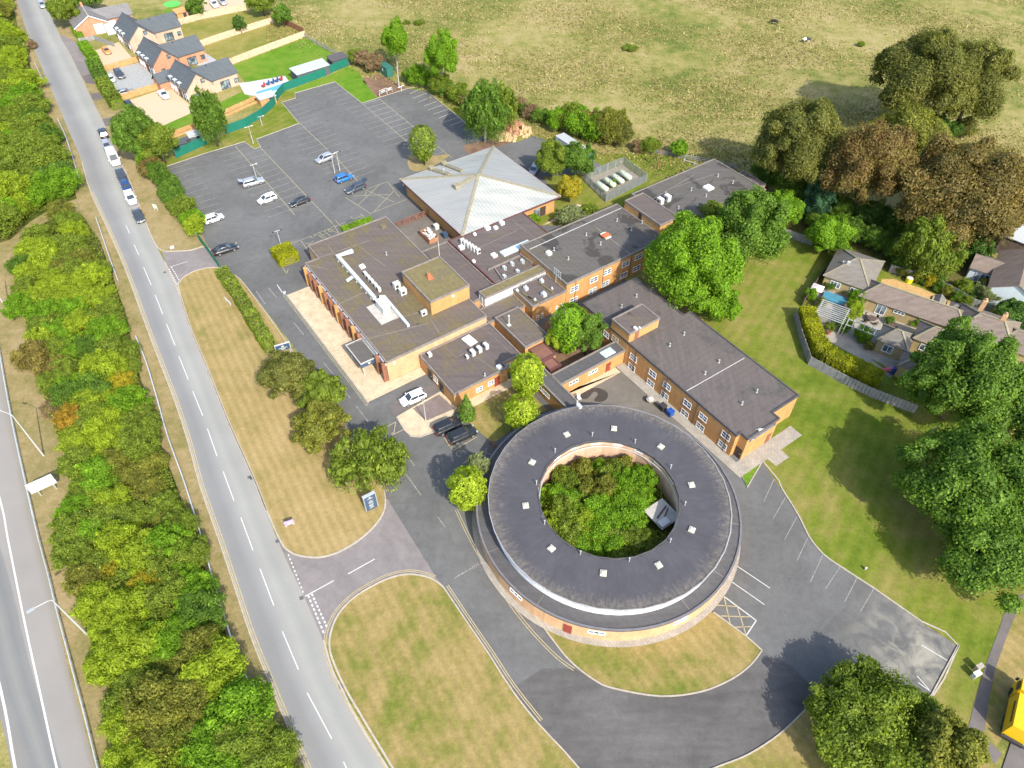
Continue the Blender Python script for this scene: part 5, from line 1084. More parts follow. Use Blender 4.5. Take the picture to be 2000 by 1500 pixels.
# weedy growth between the shrubs: uncountable
C, Nn = [], []
for poly, n in ((BELT1, 34000), (BELT2, 100000)):
    xs = [p[0] for p in poly]; ys = [p[1] for p in poly]; k = 0
    while k < n:
        px, py = RNG.uniform(max(-60, min(xs)), max(xs)), RNG.uniform(min(ys), min(1610, max(ys)))
        if inside((px, py), poly): g = at(px, py); C.append((g.x, g.y, RNG.uniform(.2, 1)**.7*(1.9+.7*math.sin(g.x*.5+g.y*.31)+.5*math.sin(g.y*.8-g.x*.4)))); k += 1
C = np.array(C); o = bpy.data.objects.new('undergrowth', leafmesh('undergrowth', C, np.array([0, 0, .8])+unit(len(C))*.8, .25, np.clip(RNG.normal(.48, .2, len(C)), 0, 1), .5)); o.data.materials.append(LM['mixed']); COL.objects.link(o); o['kind'] = 'stuff'; o['label'] = 'weedy undergrowth between the thicket shrubs'
for k, poly in enumerate((BELT1, BELT2)): sheet('thicket_ground', poly, .03, M_rough)
# car park hedge, field hedge, ring courtyard
def row(px, n, r, cols, fmt, group, jit=.5, hs=1.0):
    P = cr(pts(px), 6); cum = [0]
    for a, b in zip(P, P[1:]): cum.append(cum[-1]+(b-a).length)
    for k in range(n):
        s = cum[-1]*(k+.5)/n; i = max(j for j in range(len(cum)-1) if cum[j] <= s+1e-6); f = (s-cum[i])/(cum[i+1]-cum[i]); p = P[i].lerp(P[i+1], f)
        c = cols[int(RNG.integers(0, len(cols)))]; rr = r*RNG.uniform(.8, 1.25)
        o_ = ['first', 'second', 'third', 'fourth', 'fifth', 'sixth', 'seventh', 'eighth', 'ninth', 'tenth', 'eleventh', 'twelfth', 'thirteenth', 'fourteenth', 'fifteenth', 'sixteenth'][k]
        bush(p.x+RNG.normal(0, jit), p.y+RNG.normal(0, jit), rr, rr*hs*RNG.uniform(.85, 1.15), c, fmt.replace('#', WORD[c]).replace('%', o_), group)
row([(292, 318), (312, 345), (335, 378), (358, 412), (378, 445)], 12, 2.2, ['green', 'olgreen', 'green', 'rust', 'olgreen', 'bright'], '# bush in the hedge beside the car park, % from the far end', 'bushes of the car park hedge', .4)
g = at(386, 456); bush(g.x, g.y, 2.1, 2.3, 'lime', 'lime bush at the near end of the car park hedge by the green gate', 'bushes of the car park hedge')
row([(690, 122), (718, 130), (745, 140)], 4, 2.3, ['green', 'olgreen', 'brown'], '# bush along the field edge by the earth plot, % from the sheds', 'bushes along the field edge')
row([(800, 160), (826, 168)], 2, 3.0, ['bright', 'deep'], '# rounded bush beside the telegraph pole, % of two', 'bushes along the field edge', .2)
row([(852, 176), (880, 192), (910, 205), (930, 222)], 6, 2.5, ['olgreen', 'olive', 'brown', 'green'], '# bush behind the far car park bays, % from the left', 'bushes along the field edge')
row([(1000, 212), (1030, 228), (1060, 244)], 4, 2.2, ['green', 'olgreen', 'brown'], '# bush near the rubble heap, % from the left', 'bushes along the field edge')
row([(1078, 254), (1096, 252)], 2, 2.3, ['bright'], '# upright bush behind the long container, % of two', 'bushes along the field edge', .2, 1.5)
row([(1118, 255), (1150, 265), (1180, 275), (1212, 285)], 7, 3.0, ['darkolive', 'rust', 'olgreen', 'bright', 'olive'], '# bush in the thick clump past the container, % from the left', 'bushes along the field edge', .6, 1.2)
row([(1230, 292), (1290, 300)], 3, 1.6, ['brown', 'olgreen'], '# scrub along the post fence, % from the left', 'bushes along the field edge')
row([(1580, 440), (1650, 470), (1720, 490), (1760, 520)], 7, 2.2, ['deep', 'green', 'darkolive'], '# shrub in the shade under the russet trees, % from the left', 'shrubs behind the cottage')
row([(1740, 520), (1790, 548), (1850, 560)], 5, 1.6, ['green', 'olive', 'deep'], '# shrub beside the cottage fence, % from the left', 'shrubs behind the cottage')
row([(1860, 560), (1900, 575), (1940, 590)], 4, 1.9, ['grey', 'green', 'olgreen'], '# shrub in the white gabled garden, % from the left', 'shrubs behind the cottage')
row([(1788, 550), (1800, 556), (1815, 560), (1832, 570), (1855, 583), (1892, 598)], 6, 1.0, ['yellow', 'green', 'olgreen', 'green', 'olive'], 'round clipped # bush beside the gravel drive, % from the cottage gable', 'clipped bushes on the gravel drive', .1, 1.1)
row([(1520, 392), (1580, 410), (1650, 425), (1700, 440), (1760, 455)], 8, 2.8, ['deep', 'darkolive', 'green'], '# understorey bush at the feet of the russet trees, % from the left', 'understorey of the russet trees', .8, 1.1)
row([(1800, 258), (1845, 268), (1895, 262)], 4, 2.6, ['deep', 'darkolive'], '# understorey bush at the foot of the largest tree, % from the left', 'understorey of the largest tree', .6, 1.0)
row([(1500, 372), (1490, 350)], 2, 2.4, ['green', 'deep'], '# bush against the far corner of the north block, % of two', 'understorey of the russet trees', .3)
RB = [(1085, 965, 2.0, 'bright'), (1100, 1000, 2.4, 'olgreen'), (1085, 1020, 2.2, 'lime'), (1110, 1045, 2.4, 'olgreen'), (1135, 1020, 2.6, 'lime'), (1140, 1065, 2.3, 'bright'), (1165, 990, 2.2, 'bright'), (1185, 1010, 2.4, 'bright'), (1210, 985, 2.4, 'bright'), (1245, 970, 2.2, 'bright'), (1230, 1055, 3.3, 'olgreen'), (1195, 1060, 2.0, 'bright'), (1250, 1048, 1.8, 'olgreen'), (1220, 940, 2.2, 'bright'), (1255, 930, 2.0, 'bright'), (1195, 920, 2.0, 'olgreen'), (1150, 935, 1.6, 'olive'), (1180, 950, 1.6, 'olive'), (1120, 940, 1.9, 'olgreen'), (1140, 912, 1.7, 'olive'), (1178, 908, 1.8, 'bright'), (1215, 905, 1.6, 'olive'), (1100, 925, 1.6, 'olgreen'), (1165, 1035, 2.2, 'bright'), (1120, 975, 2, 'bright'), (1150, 965, 1.8, 'olive'), (1235, 1010, 2.1, 'bright')]
for px, py, r, c in RB:
    g = at(px, py+2, 2.4); side = ('far' if py < 950 else 'near' if py > 1025 else 'middle'); lr = 'left' if px < 1150 else ('right' if px > 1215 else 'centre')
    bush(g.x, g.y, r*1.05, RNG.uniform(1.8, 2.6), c, '%s bush at the %s %s of the ring courtyard' % (WORD[c], side, lr), 'bushes in the ring courtyard', 'courtyard_bush')
for px, py, r, c, lab in ((1540-0, 0, 0, '', ''),):
    pass
for px, py, r, c, lab in ((1618, 566, 1.0, 'green', 'shrub by the pink parasol in the cottage garden'), (1648, 572, .9, 'green', 'shrub between the two cottage windows'), (1580, 585, 1.2, 'bright', 'bright shrub at the cottage fence corner'), (1668, 596, 1.5, 'bright', 'tall shrub right of the covered pool'), (1662, 618, 1.5, 'lime', 'lime shrub beside the slatted pergola'), (1650, 636, 1.2, 'lime', 'lime climber at the pergola end'), (1618, 645, .9, 'olgreen', 'potted bush beneath the slatted pergola'), (1642, 646, 1.2, 'green', 'bush between the two pergolas'), (1680, 664, 1.4, 'bright', 'large leafy bush at the end of the white pergola'), (1752, 620, 1.0, 'green', 'rounded shrub on the cottage patio'), (1735, 632, .8, 'green', 'smaller shrub on the cottage patio'), (1788, 634, 1.4, 'bright', 'shrub between the two cottage roofs'), (1600, 600, 1.0, 'olive', 'twiggy bush below the pink parasol'), (1695, 682, .8, 'olive', 'low bush by the small hipped roof'), (1918, 565, 1.2, 'olive', 'yellow bush on the white house lawn')):
    g = at(px, py); bush(g.x, g.y, r, r*1.2, c, lab, None, 'garden_bush')
for k, (px, py) in enumerate([(795, 47), (820, 48), (1230, 97), (1680, 90), (1745, 130)]):
    g = at(px, py); bush(g.x, g.y, 1.1+.5*(k % 3), .7, ['darkolive', 'brown', 'olgreen'][2], '%s tussock in the dry field, %s' % (['dark', 'brown', 'green', 'dark', 'brown'][k], ['above the tall poplar', 'near the top edge above the car park', 'left of the cows', 'above the largest tree', 'just left of the largest tree'][k]), 'tussocks in the field', 'tussock')

# scrubby growth filling the ring courtyard, and tussocky grass over the field: uncountable
cc_ = Vector((12.75, 52.95, 0)); a_ = RNG.uniform(0, 6.283, 9000); r_ = 8.6*np.sqrt(RNG.uniform(0, 1, 9000)); C = np.stack([cc_.x+r_*np.cos(a_), cc_.y+r_*np.sin(a_), RNG.uniform(.2, 1, 9000)**.7*(2.1+.7*np.sin(r_*1.3+a_*3))], 1)
dk_ = np.hypot(C[:, 0]-at(1290, 1006, 1.9).x, C[:, 1]-at(1290, 1006, 1.9).y) > 2.6; C = C[dk_]
o = bpy.data.objects.new('courtyard_scrub', leafmesh('courtyard_scrub', C, np.array([0, 0, .8])+unit(len(C))*.8, .27, np.clip(RNG.normal(.5, .2, len(C)), 0, 1), .45)); o.data.materials.append(LM['mixed']); COL.objects.link(o); o['kind'] = 'stuff'; o['label'] = 'mixed scrub between the bushes of the ring courtyard'
C = []
while len(C) < 52000:
    px, py = RNG.uniform(520, 2060), -25+420*RNG.uniform(0, 1)**1.2
    if py > 95+(px-560)*.36 and px < 1500: continue
    if px > 1500 and py > 330: continue
    g = at(px, py); q = math.sin(g.x*.13+2*math.sin(g.y*.05))+math.sin(g.y*.17+g.x*.06)
    if q+RNG.normal(0, .9) > -.2: C.append((g.x, g.y, RNG.uniform(.02, .22)))
C = np.array(C); o = bpy.data.objects.new('field_tussocks', leafmesh('field_tussocks', C, np.array([0, 0, .5])+unit(len(C))*.8, .55, np.clip(RNG.normal(.45, .25, len(C)), 0, 1), .5)); o.data.materials.append(M_straw2); COL.objects.link(o); o['kind'] = 'stuff'; o['label'] = 'dry tussocky grass of the field'
# ================================================================ vehicles
def paint(name, c, metal=.0):
    m = plain(name, c, .32, metal, .03, .4, .5, .6); return m
PAINT = {'white': paint('white_car_paint', (.78, .79, .80)), 'black': paint('black_car_paint', (.018, .019, .022)), 'silver': paint('silver_car_paint', (.42, .44, .47), .4), 'dark': paint('dark_grey_car_paint', (.06, .07, .085), .3), 'blue': paint('bright_blue_car_paint', (.015, .14, .42)), 'navy': paint('navy_car_paint', (.012, .05, .16)), 'orange': paint('orange_car_paint', (.62, .22, .03)), 'grey': paint('grey_car_paint', (.24, .25, .28), .3)}
KIND = {  # length, width, height, belt z, bonnet z, cabin x: base rear/front, roof rear/front
    'hatch': (3.95, 1.72, 1.47, .92, .86, -1.92, 1.02, -1.55, .28), 'suv': (4.5, 1.86, 1.66, 1.04, 1.0, -2.18, 1.15, -1.8, .42),
    'estate': (4.6, 1.82, 1.5, .95, .88, -2.22, .98, -1.85, .2), 'sedan': (4.75, 1.84, 1.44, .94, .88, -1.75, 1.05, -1.0, .25), 'van': (5.3, 1.95, 2.05, 1.12, 1.08, -2.62, 1.75, -2.55, .95)}
CARM = {}
def loft(mb, secs):                                   # sections: list of closed rings with the same count
    b = len(mb.v); n = len(secs[0])
    for s_ in secs: mb.v += [tuple(p) for p in s_]
    for i in range(len(secs)-1):
        for k in range(n):
            k2 = (k+1) % n; mb.f.append((b+i*n+k, b+i*n+k2, b+(i+1)*n+k2, b+(i+1)*n+k)); mb.m.append(0)
    mb.f.append(tuple(b+k for k in range(n-1, -1, -1))); mb.m.append(0); e = b+(len(secs)-1)*n; mb.f.append(tuple(e+k for k in range(n))); mb.m.append(0)
def carmeshes(kind):
    if kind in CARM: return CARM[kind]
    L, Wd, Hh, zb, zh, cr0, cf0, rr0, rf0 = KIND[kind]; out = []; hw = Wd/2
    def ring(x, w, z0, z1, tb=.93):
        return [(x, -w*.88, z0), (x, -w, z0+.16), (x, -w, (z0+z1)/2), (x, -w*tb, z1-.05), (x, -w*tb*.9, z1), (x, w*tb*.9, z1), (x, w*tb, z1-.05), (x, w, (z0+z1)/2), (x, w, z0+.16), (x, w*.88, z0)]
    h = L/2; b = MB()
    loft(b, [ring(-h, hw*.80, .34, zb-.12), ring(-h+.12, hw*.93, .26, zb-.03), ring(-h+.5, hw*.99, .22, zb), ring(cr0+.8, hw, .2, zb), ring(0, hw, .2, zb), ring(cf0-.15, hw, .2, zb-.01), ring(cf0+.1, hw*.99, .2, zh), ring(h-.55, hw*.96, .22, zh-.08), ring(h-.18, hw*.88, .26, zh-.2), ring(h, hw*.72, .32, zh-.34)])
    out.append(('body', b.mesh('body', M_rub, True), 'paint', []))
    g_ = MB(); wb, wr = hw*.90, hw*.74; zt = Hh-.06
    def gr(x0, w, z): return [(x0, -w, z), (x0, w, z)]
    base = [(cr0, -wb*.92, zb-.02), (cr0, wb*.92, zb-.02), (cf0, wb*.9, zh-.01), (cf0, -wb*.9, zh-.01)]; midp = [(cr0+.35, -wb, zb-.01), (cf0-.5, -wb, zb-.01)]
    top = [(rr0, -wr*.94, zt), (rr0, wr*.94, zt), (rf0, wr*.95, zt), (rf0, -wr*.95, zt)]
    for i in range(4): j = (i+1) % 4; g_.face([base[i], base[j], top[j], top[i]][::-1] if False else [base[j], base[i], top[i], top[j]])
    out.append(('windows', g_.mesh('windows', M_carglass), None, []))
    r_ = MB(); x0, x1 = rr0-.04, rf0+.05
    loft(r_, [[(x0, -wr*.9, zt-.02), (x0, wr*.9, zt-.02), (x0, wr*.85, zt+.03), (x0, -wr*.85, zt+.03)], [(x0+.25, -wr, zt-.02), (x0+.25, wr, zt-.02), (x0+.25, wr*.9, zt+.06), (x0+.25, -wr*.9, zt+.06)], [((x0+x1)/2, -wr*1.0, zt-.02), ((x0+x1)/2, wr*1.0, zt-.02), ((x0+x1)/2, wr*.9, zt+.075), ((x0+x1)/2, -wr*.9, zt+.075)], [(x1, -wr*.97, zt-.02), (x1, wr*.97, zt-.02), (x1, wr*.88, zt+.03), (x1, -wr*.88, zt+.03)]])
    for sy in (-1, 1):                                 # pillars
        for (xa, ya, za_), (xb, yb, zb_), wd in (((cf0, wb*.9, zh), (rf0, wr*.95, zt), .045), ((cr0, wb*.92, zb), (rr0, wr*.94, zt), .09), (((cr0+cf0)/2-.1, wb*.985, zb), ((rr0+rf0)/2-.05, wr*.99, zt), .04)):
            r_.tube([(xa, sy*ya, za_-.02), (xb, sy*yb, zb_)], wd, 5)
        if kind == 'van': r_.face([(cr0-.01, sy*wb*.925, zb), (.55, sy*wb*.935, zb), (.35, sy*wr*1.01, zt), (rr0, sy*wr*1.01, zt)][::sy])
    if kind == 'van': r_.face([(cr0-.02, wb*.92, zb), (cr0-.02, -wb*.92, zb), (rr0-.02, -wr*.94, zt), (rr0-.02, wr*.94, zt)])
    out.append(('roof', r_.mesh('roof', M_rub, False), 'paint', []))
    wr_ = .33 if kind in ('hatch', 'sedan', 'estate') else .37; wx = L*.292
    for sx in (-1, 1):
        for sy in (-1, 1):
            a = MB(); a.tube([(sx*wx, sy*(hw-.2), wr_), (sx*wx, sy*(hw+.015), wr_)], wr_, 16); c = MB(); c.tube([(sx*wx, sy*(hw+.016), wr_), (sx*wx, sy*(hw+.03), wr_)], wr_*.62, 12)
            out.append(('wheel', a.mesh('wheel', M_rub, False), None, [('hub', c.mesh('hub', M_hub))]))
    for sy in (-1, 1):
        a = MB(); a.box((h-.16, sy*hw*.68, zh-.26), (.26, .36, .16), -sy*.35); out.append(('headlight', a.mesh('headlight', M_lampw), None, []))
        a = MB(); a.box((-h+.05, sy*hw*.76, zb-.14), (.16, .26, .24), sy*.25); out.append(('tail_light', a.mesh('tail_light', M_lampr), None, []))
        a = MB(); a.box((cf0-.35, sy*(hw+.08), zb+.07), (.16, .2, .13)); out.append(('mirror', a.mesh('mirror', M_rub), 'paint', []))
    a = MB(); a.bx(-h-.012, -h+.02, -.26, .26, .62, .74); out.append(('number_plate', a.mesh('number_plate', M_wht), None, []))
    a = MB(); a.bx(h-.02, h+.012, -.26, .26, .40, .51); out.append(('number_plate', a.mesh('number_plate', M_wht), None, []))
    CARM[kind] = out; return out
def car(kind, px, d, col, label, open_boot=False, scale=1.0, group='parked cars'):
    c = at(px[0], px[1], .75); q = at(px[0]+d[0]*.2, px[1]+d[1]*.2, .75); rot = math.atan2(q.y-c.y, q.x-c.x)
    t = thing('parked_van' if kind == 'van' else 'parked_car', label, 'van' if kind == 'van' else 'car', (c.x, c.y, .012), rot, group); t.scale = (scale,)*3
    for n, me, mt, kids in carmeshes(kind):
        o = bpy.data.objects.new(n, me); COL.objects.link(o); o.parent = t
        if mt: o.material_slots[0].link = 'OBJECT'; o.material_slots[0].material = PAINT[col]
        for n2, me2 in kids: k = bpy.data.objects.new(n2, me2); COL.objects.link(k); k.parent = o
    if open_boot:
        L, Wd, Hh, zb = KIND[kind][:4]; m = MB(); x = -L/2; m.face([(x+.35, -Wd*.38, Hh-.02), (x+.35, Wd*.38, Hh-.02), (x-.55, Wd*.36, Hh+.32), (x-.55, -Wd*.36, Hh+.32)]); m.face([(x-.55, -Wd*.36, Hh+.29), (x-.55, Wd*.36, Hh+.29), (x+.35, Wd*.38, Hh-.05), (x+.35, -Wd*.38, Hh-.05)])
        o = m.build('tailgate', PAINT[col], t, rel=False)
        m = MB(); m.bx(x+.0, x+.5, -Wd*.34, Wd*.34, zb-.35, zb+.03); m.build('open_boot', M_rub, t, rel=False)
    return t
rd_ = (10, 22)
car('hatch', (82, 8), (9, 22), 'silver', 'silver car at the very top of the road')
car('suv', (201, 259), (-9, -20), 'black', 'black car at the head of the line parked by the roadside trees')
car('hatch', (208, 283), rd_, 'silver', 'small silver car parked right behind the long white van')
car('van', (222, 309), rd_, 'white', 'long white van parked at the roadside', scale=1.08)
car('estate', (237, 343), rd_, 'dark', 'dark grey car parked just in front of the white van')
car('hatch', (246, 363), rd_, 'navy', 'dark blue car parked nose to tail with a white one on the road')
car('suv', (255, 386), rd_, 'white', 'white car parked on the road between a blue and a grey one')
car('sedan', (270, 420), rd_, 'dark', 'slate grey saloon at the near end of the roadside line')
car('sedan', (207, 97), (8, 9), 'orange', 'orange sports car on the upper gravel drive', scale=.9)
car('suv', (233, 144), (10, 12), 'dark', 'dark grey large car on the grey gravel drive')
car('hatch', (217, 152), (8, 11), 'white', 'small white car beside the dark large car behind a hedge', scale=.85)
car('sedan', (244, 179), (16, -4), 'grey', 'grey car tucked behind the timber drive fence')
car('sedan', (319, 183), (13, 13), 'white', 'white saloon on the pale gravel drive beside the nearest new house')
car('hatch', (253, 205), (12, 14), 'black', 'black car on the lower gravel drive by the hedge')
car('suv', (418, 7), (9, 10), 'white', 'white car left of two beyond the garden fence at the top')
car('suv', (434, 2), (9, 10), 'silver', 'silver car right of the white one beyond the top garden fence')
car('hatch', (417, 425), (22, -8), 'white', 'white hatchback parked against the car park hedge')
car('sedan', (440, 485), (25, -8), 'black', 'black saloon beside the green gate at the car park entrance')
car('estate', (494, 354), (22, -6), 'silver', 'silver estate with its tailgate raised in the left bays', True)
car('hatch', (521, 387), (-22, 8), 'white', 'white hatchback in the second row of car park bays')
car('sedan', (585, 392), (-22, 8), 'black', 'black saloon parked across the aisle from the white hatchback', scale=.9)
car('hatch', (633, 308), (-20, 8), 'silver', 'silver hatchback beside the twin lamp posts')
car('hatch', (672, 346), (22, -8), 'blue', 'bright blue car below the twin lamp posts', scale=1.03)
car('estate', (694, 366), (-22, 9), 'dark', 'dark estate car with raised boot beside the yellow hatching', True)
car('hatch', (1043, 330), (-8, 14), 'silver', 'silver car half hidden by the yellowing tree behind the pyramid')
car('hatch', (806, 776), (-22, 9), 'white', 'white hatchback alone on the short drive by the front block', scale=1.05)
car('suv', (875, 831), (20, -9), 'black', 'black tall car nearest the conifer, first of the pair')
car('suv', (903, 848), (20, -9), 'black', 'black tall car nearest the round building, second of the pair')
# --- yellow lorry at the right edge
p = at(1984, 1400, 1.4); q = at(1990, 1372, 1.4); rot = math.atan2(q.y-p.y, q.x-p.x)
t = thing('yellow_lorry', 'bright yellow lorry at the right edge with dark side lettering', 'lorry', (p.x+.5, p.y, .1), rot)
m = MB(); m.box((-.3, 0, 1.75), (4.6, 2.3, 2.2), taper=.92); o = m.build('body', M_yel, t, rel=False)
m = MB()
for k in range(9): m.box((-1.6+k*.3, 1.125, 2.2), (.2, .03, .3))
m.build('side_lettering', M_dark, o, rel=False)
m = MB(); m.box((3.1, 0, 1.6), (1.7, 2.2, 2.2), taper=.88); o = m.build('cab', M_yel, t, rel=False); m = MB(); m.box((3.86, 0, 2.1), (.12, 1.8, .8)); m.box((3.1, 1.07, 2.0), (.9, .06, .7)); m.build('windscreen', M_carglass, o, rel=False)
m = MB(); m.box((.5, 0, .62), (7.0, 1.9, .3)); m.box((-2.9, 0, .75), (.2, 2.5, .25)); m.build('chassis', M_dark, t, rel=False)
for x in (-1.7, -.6, 2.9):
    for y in (-1, 1): m = MB(); m.tube([(x, y*.8, .5), (x, y*1.12, .5)], .5, 14); m.build('wheel', M_rub, t, rel=False)
for y in (-1, 1): m = MB(); m.box((3.75, y*1.3, 2.1), (.15, .25, .5)); m.build('mirror', M_dark, t, rel=False)
# ================================================================ street furniture
def mast(name, label, base, h, arm, cat='lamp post', r=.11, group=None, head='arm', m_=None):
    g = at(*base); t = thing(name, label, cat, (g.x, g.y, 0), 0, group); m = MB()
    m.tube([(0, 0, 0), (0, 0, h*.3), (0, 0, h)], [r*1.3, r, r*.6], 8); m.build('post', m_ or M_post, t, rel=False); return t, g
for base, top, head_, lab in (((85.5, 890), (12, 800), (0, 803), 'tall highway lamp post leaning over the upper end of the guard rail'), ((170, 1239), (109.5, 1182), (66, 1190), 'tall highway lamp post with its arm over the lower carriageway'), ((19, 611), (0, 580), (-30, 590), 'highway lamp post cut by the left edge of the picture')):
    h = 9.0; t, g = mast('street_lamp', lab, base, h, None, group='highway lamps')
    e = at(*head_, h+.3); d = Vector((e.x-g.x, e.y-g.y, 0)); d = d.normalized()*min(2.6, d.length); m = MB(); m.tube([(0, 0, h-.02), (d.x*.2, d.y*.2, h+.25), (d.x, d.y, h+.45)], .05, 6); m.build('arm', M_post, t, rel=False)
    m = MB(); m.box((d.x*1.15, d.y*1.15, h+.45), (.75, .28, .14), math.atan2(d.y, d.x)); m.build('lamp_head', M_sgrey, t, rel=False)
def cplamp(base, h, lab, arms=2, hd='twin', rot=.6):
    t, g = mast('lamp_post', lab, base, h, None, group='car park lamps', r=.08)
    m = MB(); m.tube([(-.6*math.cos(rot), -.6*math.sin(rot), h), (0, 0, h+.01), (.6*math.cos(rot), .6*math.sin(rot), h)], .04, 6); m.build('arm', M_post, t, rel=False)
    for s_ in (-1, 1) if arms == 2 else (1,): m = MB(); m.box((s_*.75*math.cos(rot), s_*.75*math.sin(rot), h), (.4, .22, .1), rot); m.build('lamp_head', M_dark if hd == 'dark' else M_wht, t, rel=False)
cplamp((654, 338), 4.5, 'left of the twin white lamp posts above the blue car', 1); cplamp((664, 334), 4.5, 'right of the twin white lamp posts above the blue car', 2, 'dark')
cplamp((549, 480), 3.4, 'lamp post with dark heads beside the clipped hedge block', 2, 'dark'); cplamp((832, 824), 4.6, 'white lamp post on the paving beside the white hatchback', 1, 'dark', 1.2)
cplamp((495, 281), 4.2, 'white lamp post on the grass corner of the car park'); cplamp((512, 245), 2.2, 'short white post beside the green mesh fence', 1)
cplamp((501, 348), 3.2, 'slim lamp post behind the silver estate', 1, 'white'); 
for base, top, lab in (((780, 172), (778, 130), 'pale telegraph pole with a cross head by the earth plot'), ((1018, 222), (1014, 180), 'brown telegraph pole near the rubble heap'), ((1284, 330), (1294, 270), 'rust brown telegraph pole on the lawn by the tank compound'), ((1790, 888), (1812, 835), 'pale grey pole standing at the end of the cottage fence')):
    h = max(4, min(9, height(base, top))); t, g = mast('telegraph_pole', lab, base, h, None, 'telegraph pole', .13, 'telegraph poles', m_=M_rail if 'brown' in lab else M_post)
    m = MB(); m.box((0, 0, h-.4), (1.4, .1, .12), .5); m.tube([(-.6, -.3, h-.3), (-.6, -.3, h-.1)], .05, 5); m.tube([(.6, .3, h-.3), (.6, .3, h-.1)], .05, 5); m.build('crossarm', M_timd, t, rel=False)
t = thing('dish_mast', 'white lattice dish lying on the earth plot beside the pole', 'dish', at(784, 178), 0); m = MB()
m.tube([(-.8, 0, .9), (.8, .4, 1.4)], .08, 6); m.tube([(0, 0, 0), (0, .2, 1.2)], .1, 6); m.build('frame', M_metal, t, rel=False)
for k, (a, b, h) in enumerate((((742, 190), (756, 184), 1.6), ((756, 183), (766, 179), 1.2))):
    P, Q = at(*a), at(*b); t = thing('goal_frame', 'white metal barrier frame by the earth plot, %s of two' % ['left', 'right'][k], 'frame', (P.x, P.y, 0)); m = MB(); q = Q-P
    m.tube([(0, 0, 0), (0, 0, h), (q.x, q.y, h), (q.x, q.y, 0)], .07, 6); m.tube([(0, 0, h*.5), (q.x, q.y, h*.5)], .05, 6); m.build('rails', M_wht, t, rel=False); m = MB(); m.box((q.x*.5, q.y*.5, h*.75), (q.length*.6, .05, .3), math.atan2(q.y, q.x)); m.build('board', M_wht, t, rel=False)
# --- guard rails
def guardrail(label, px, z=.62, step=3.2, end=None):
    P = cr(pts(px), 4); t = thing('guard_rail', label, 'guard rail', (P[0].x, P[0].y, 0)); O = P[0]
    m = MB(); n = len(P)
    for a, b in zip(P, P[1:]):
        d = (b-a); d.z = 0; nn = Vector((-d.y, d.x, 0)).normalized(); a0, b0 = a-O, b-O
        for (o1, z1), (o2, z2) in zip(((0, .45), (.07, .55), (0, .62), (.07, .70), (0, .78)), ((.07, .55), (0, .62), (.07, .70), (0, .78), (.0, .80))): m.face([a0+nn*o1+Vector((0, 0, z1)), b0+nn*o1+Vector((0, 0, z1)), b0+nn*o2+Vector((0, 0, z2)), a0+nn*o2+Vector((0, 0, z2))])
        m.face([a0+nn*.0+Vector((0, 0, .80)), b0+Vector((0, 0, .80)), b0-nn*.06+Vector((0, 0, .80)), a0-nn*.06+Vector((0, 0, .80))]); m.face([a0-nn*.06+Vector((0, 0, .80)), b0-nn*.06+Vector((0, 0, .80)), b0-nn*.06+Vector((0, 0, .45)), a0-nn*.06+Vector((0, 0, .45))])
    m.build('rail', M_metal, t, rel=False); acc = 0; k = 0
    for a, b in zip(P, P[1:]):
        L = (b-a).length
        while acc < L and k < 98:
            p = a.lerp(b, acc/L)-O; m = MB(); m.box((p.x-.12 if False else p.x, p.y, .37), (.1, .1, .72)); m.build('post', M_sgrey, t, rel=False); acc += step; k += 1
        acc -= L
guardrail('long galvanised guard rail along the highway shoulder', [(-20, 560), (0, 677), (27, 824), (54, 947), (78, 1050), (99, 1128), (115, 1194), (147, 1314), (171, 1404), (195, 1500), (225, 1620)])
guardrail('galvanised guard rail between the thicket and the lower road', [(268, 662), (288, 712), (310, 785), (330, 856), (363, 947), (396, 1053), (426, 1161), (462, 1272), (493, 1347)])
guardrail('short guard rail by the thicket gap opposite the site entrance', [(190, 430), (216, 506), (234, 555)]); guardrail('upper guard rail opposite the parked cars', [(115, 237), (132, 275), (160, 362)]); guardrail('far guard rail opposite the new houses', [(70, 127), (90, 170)])
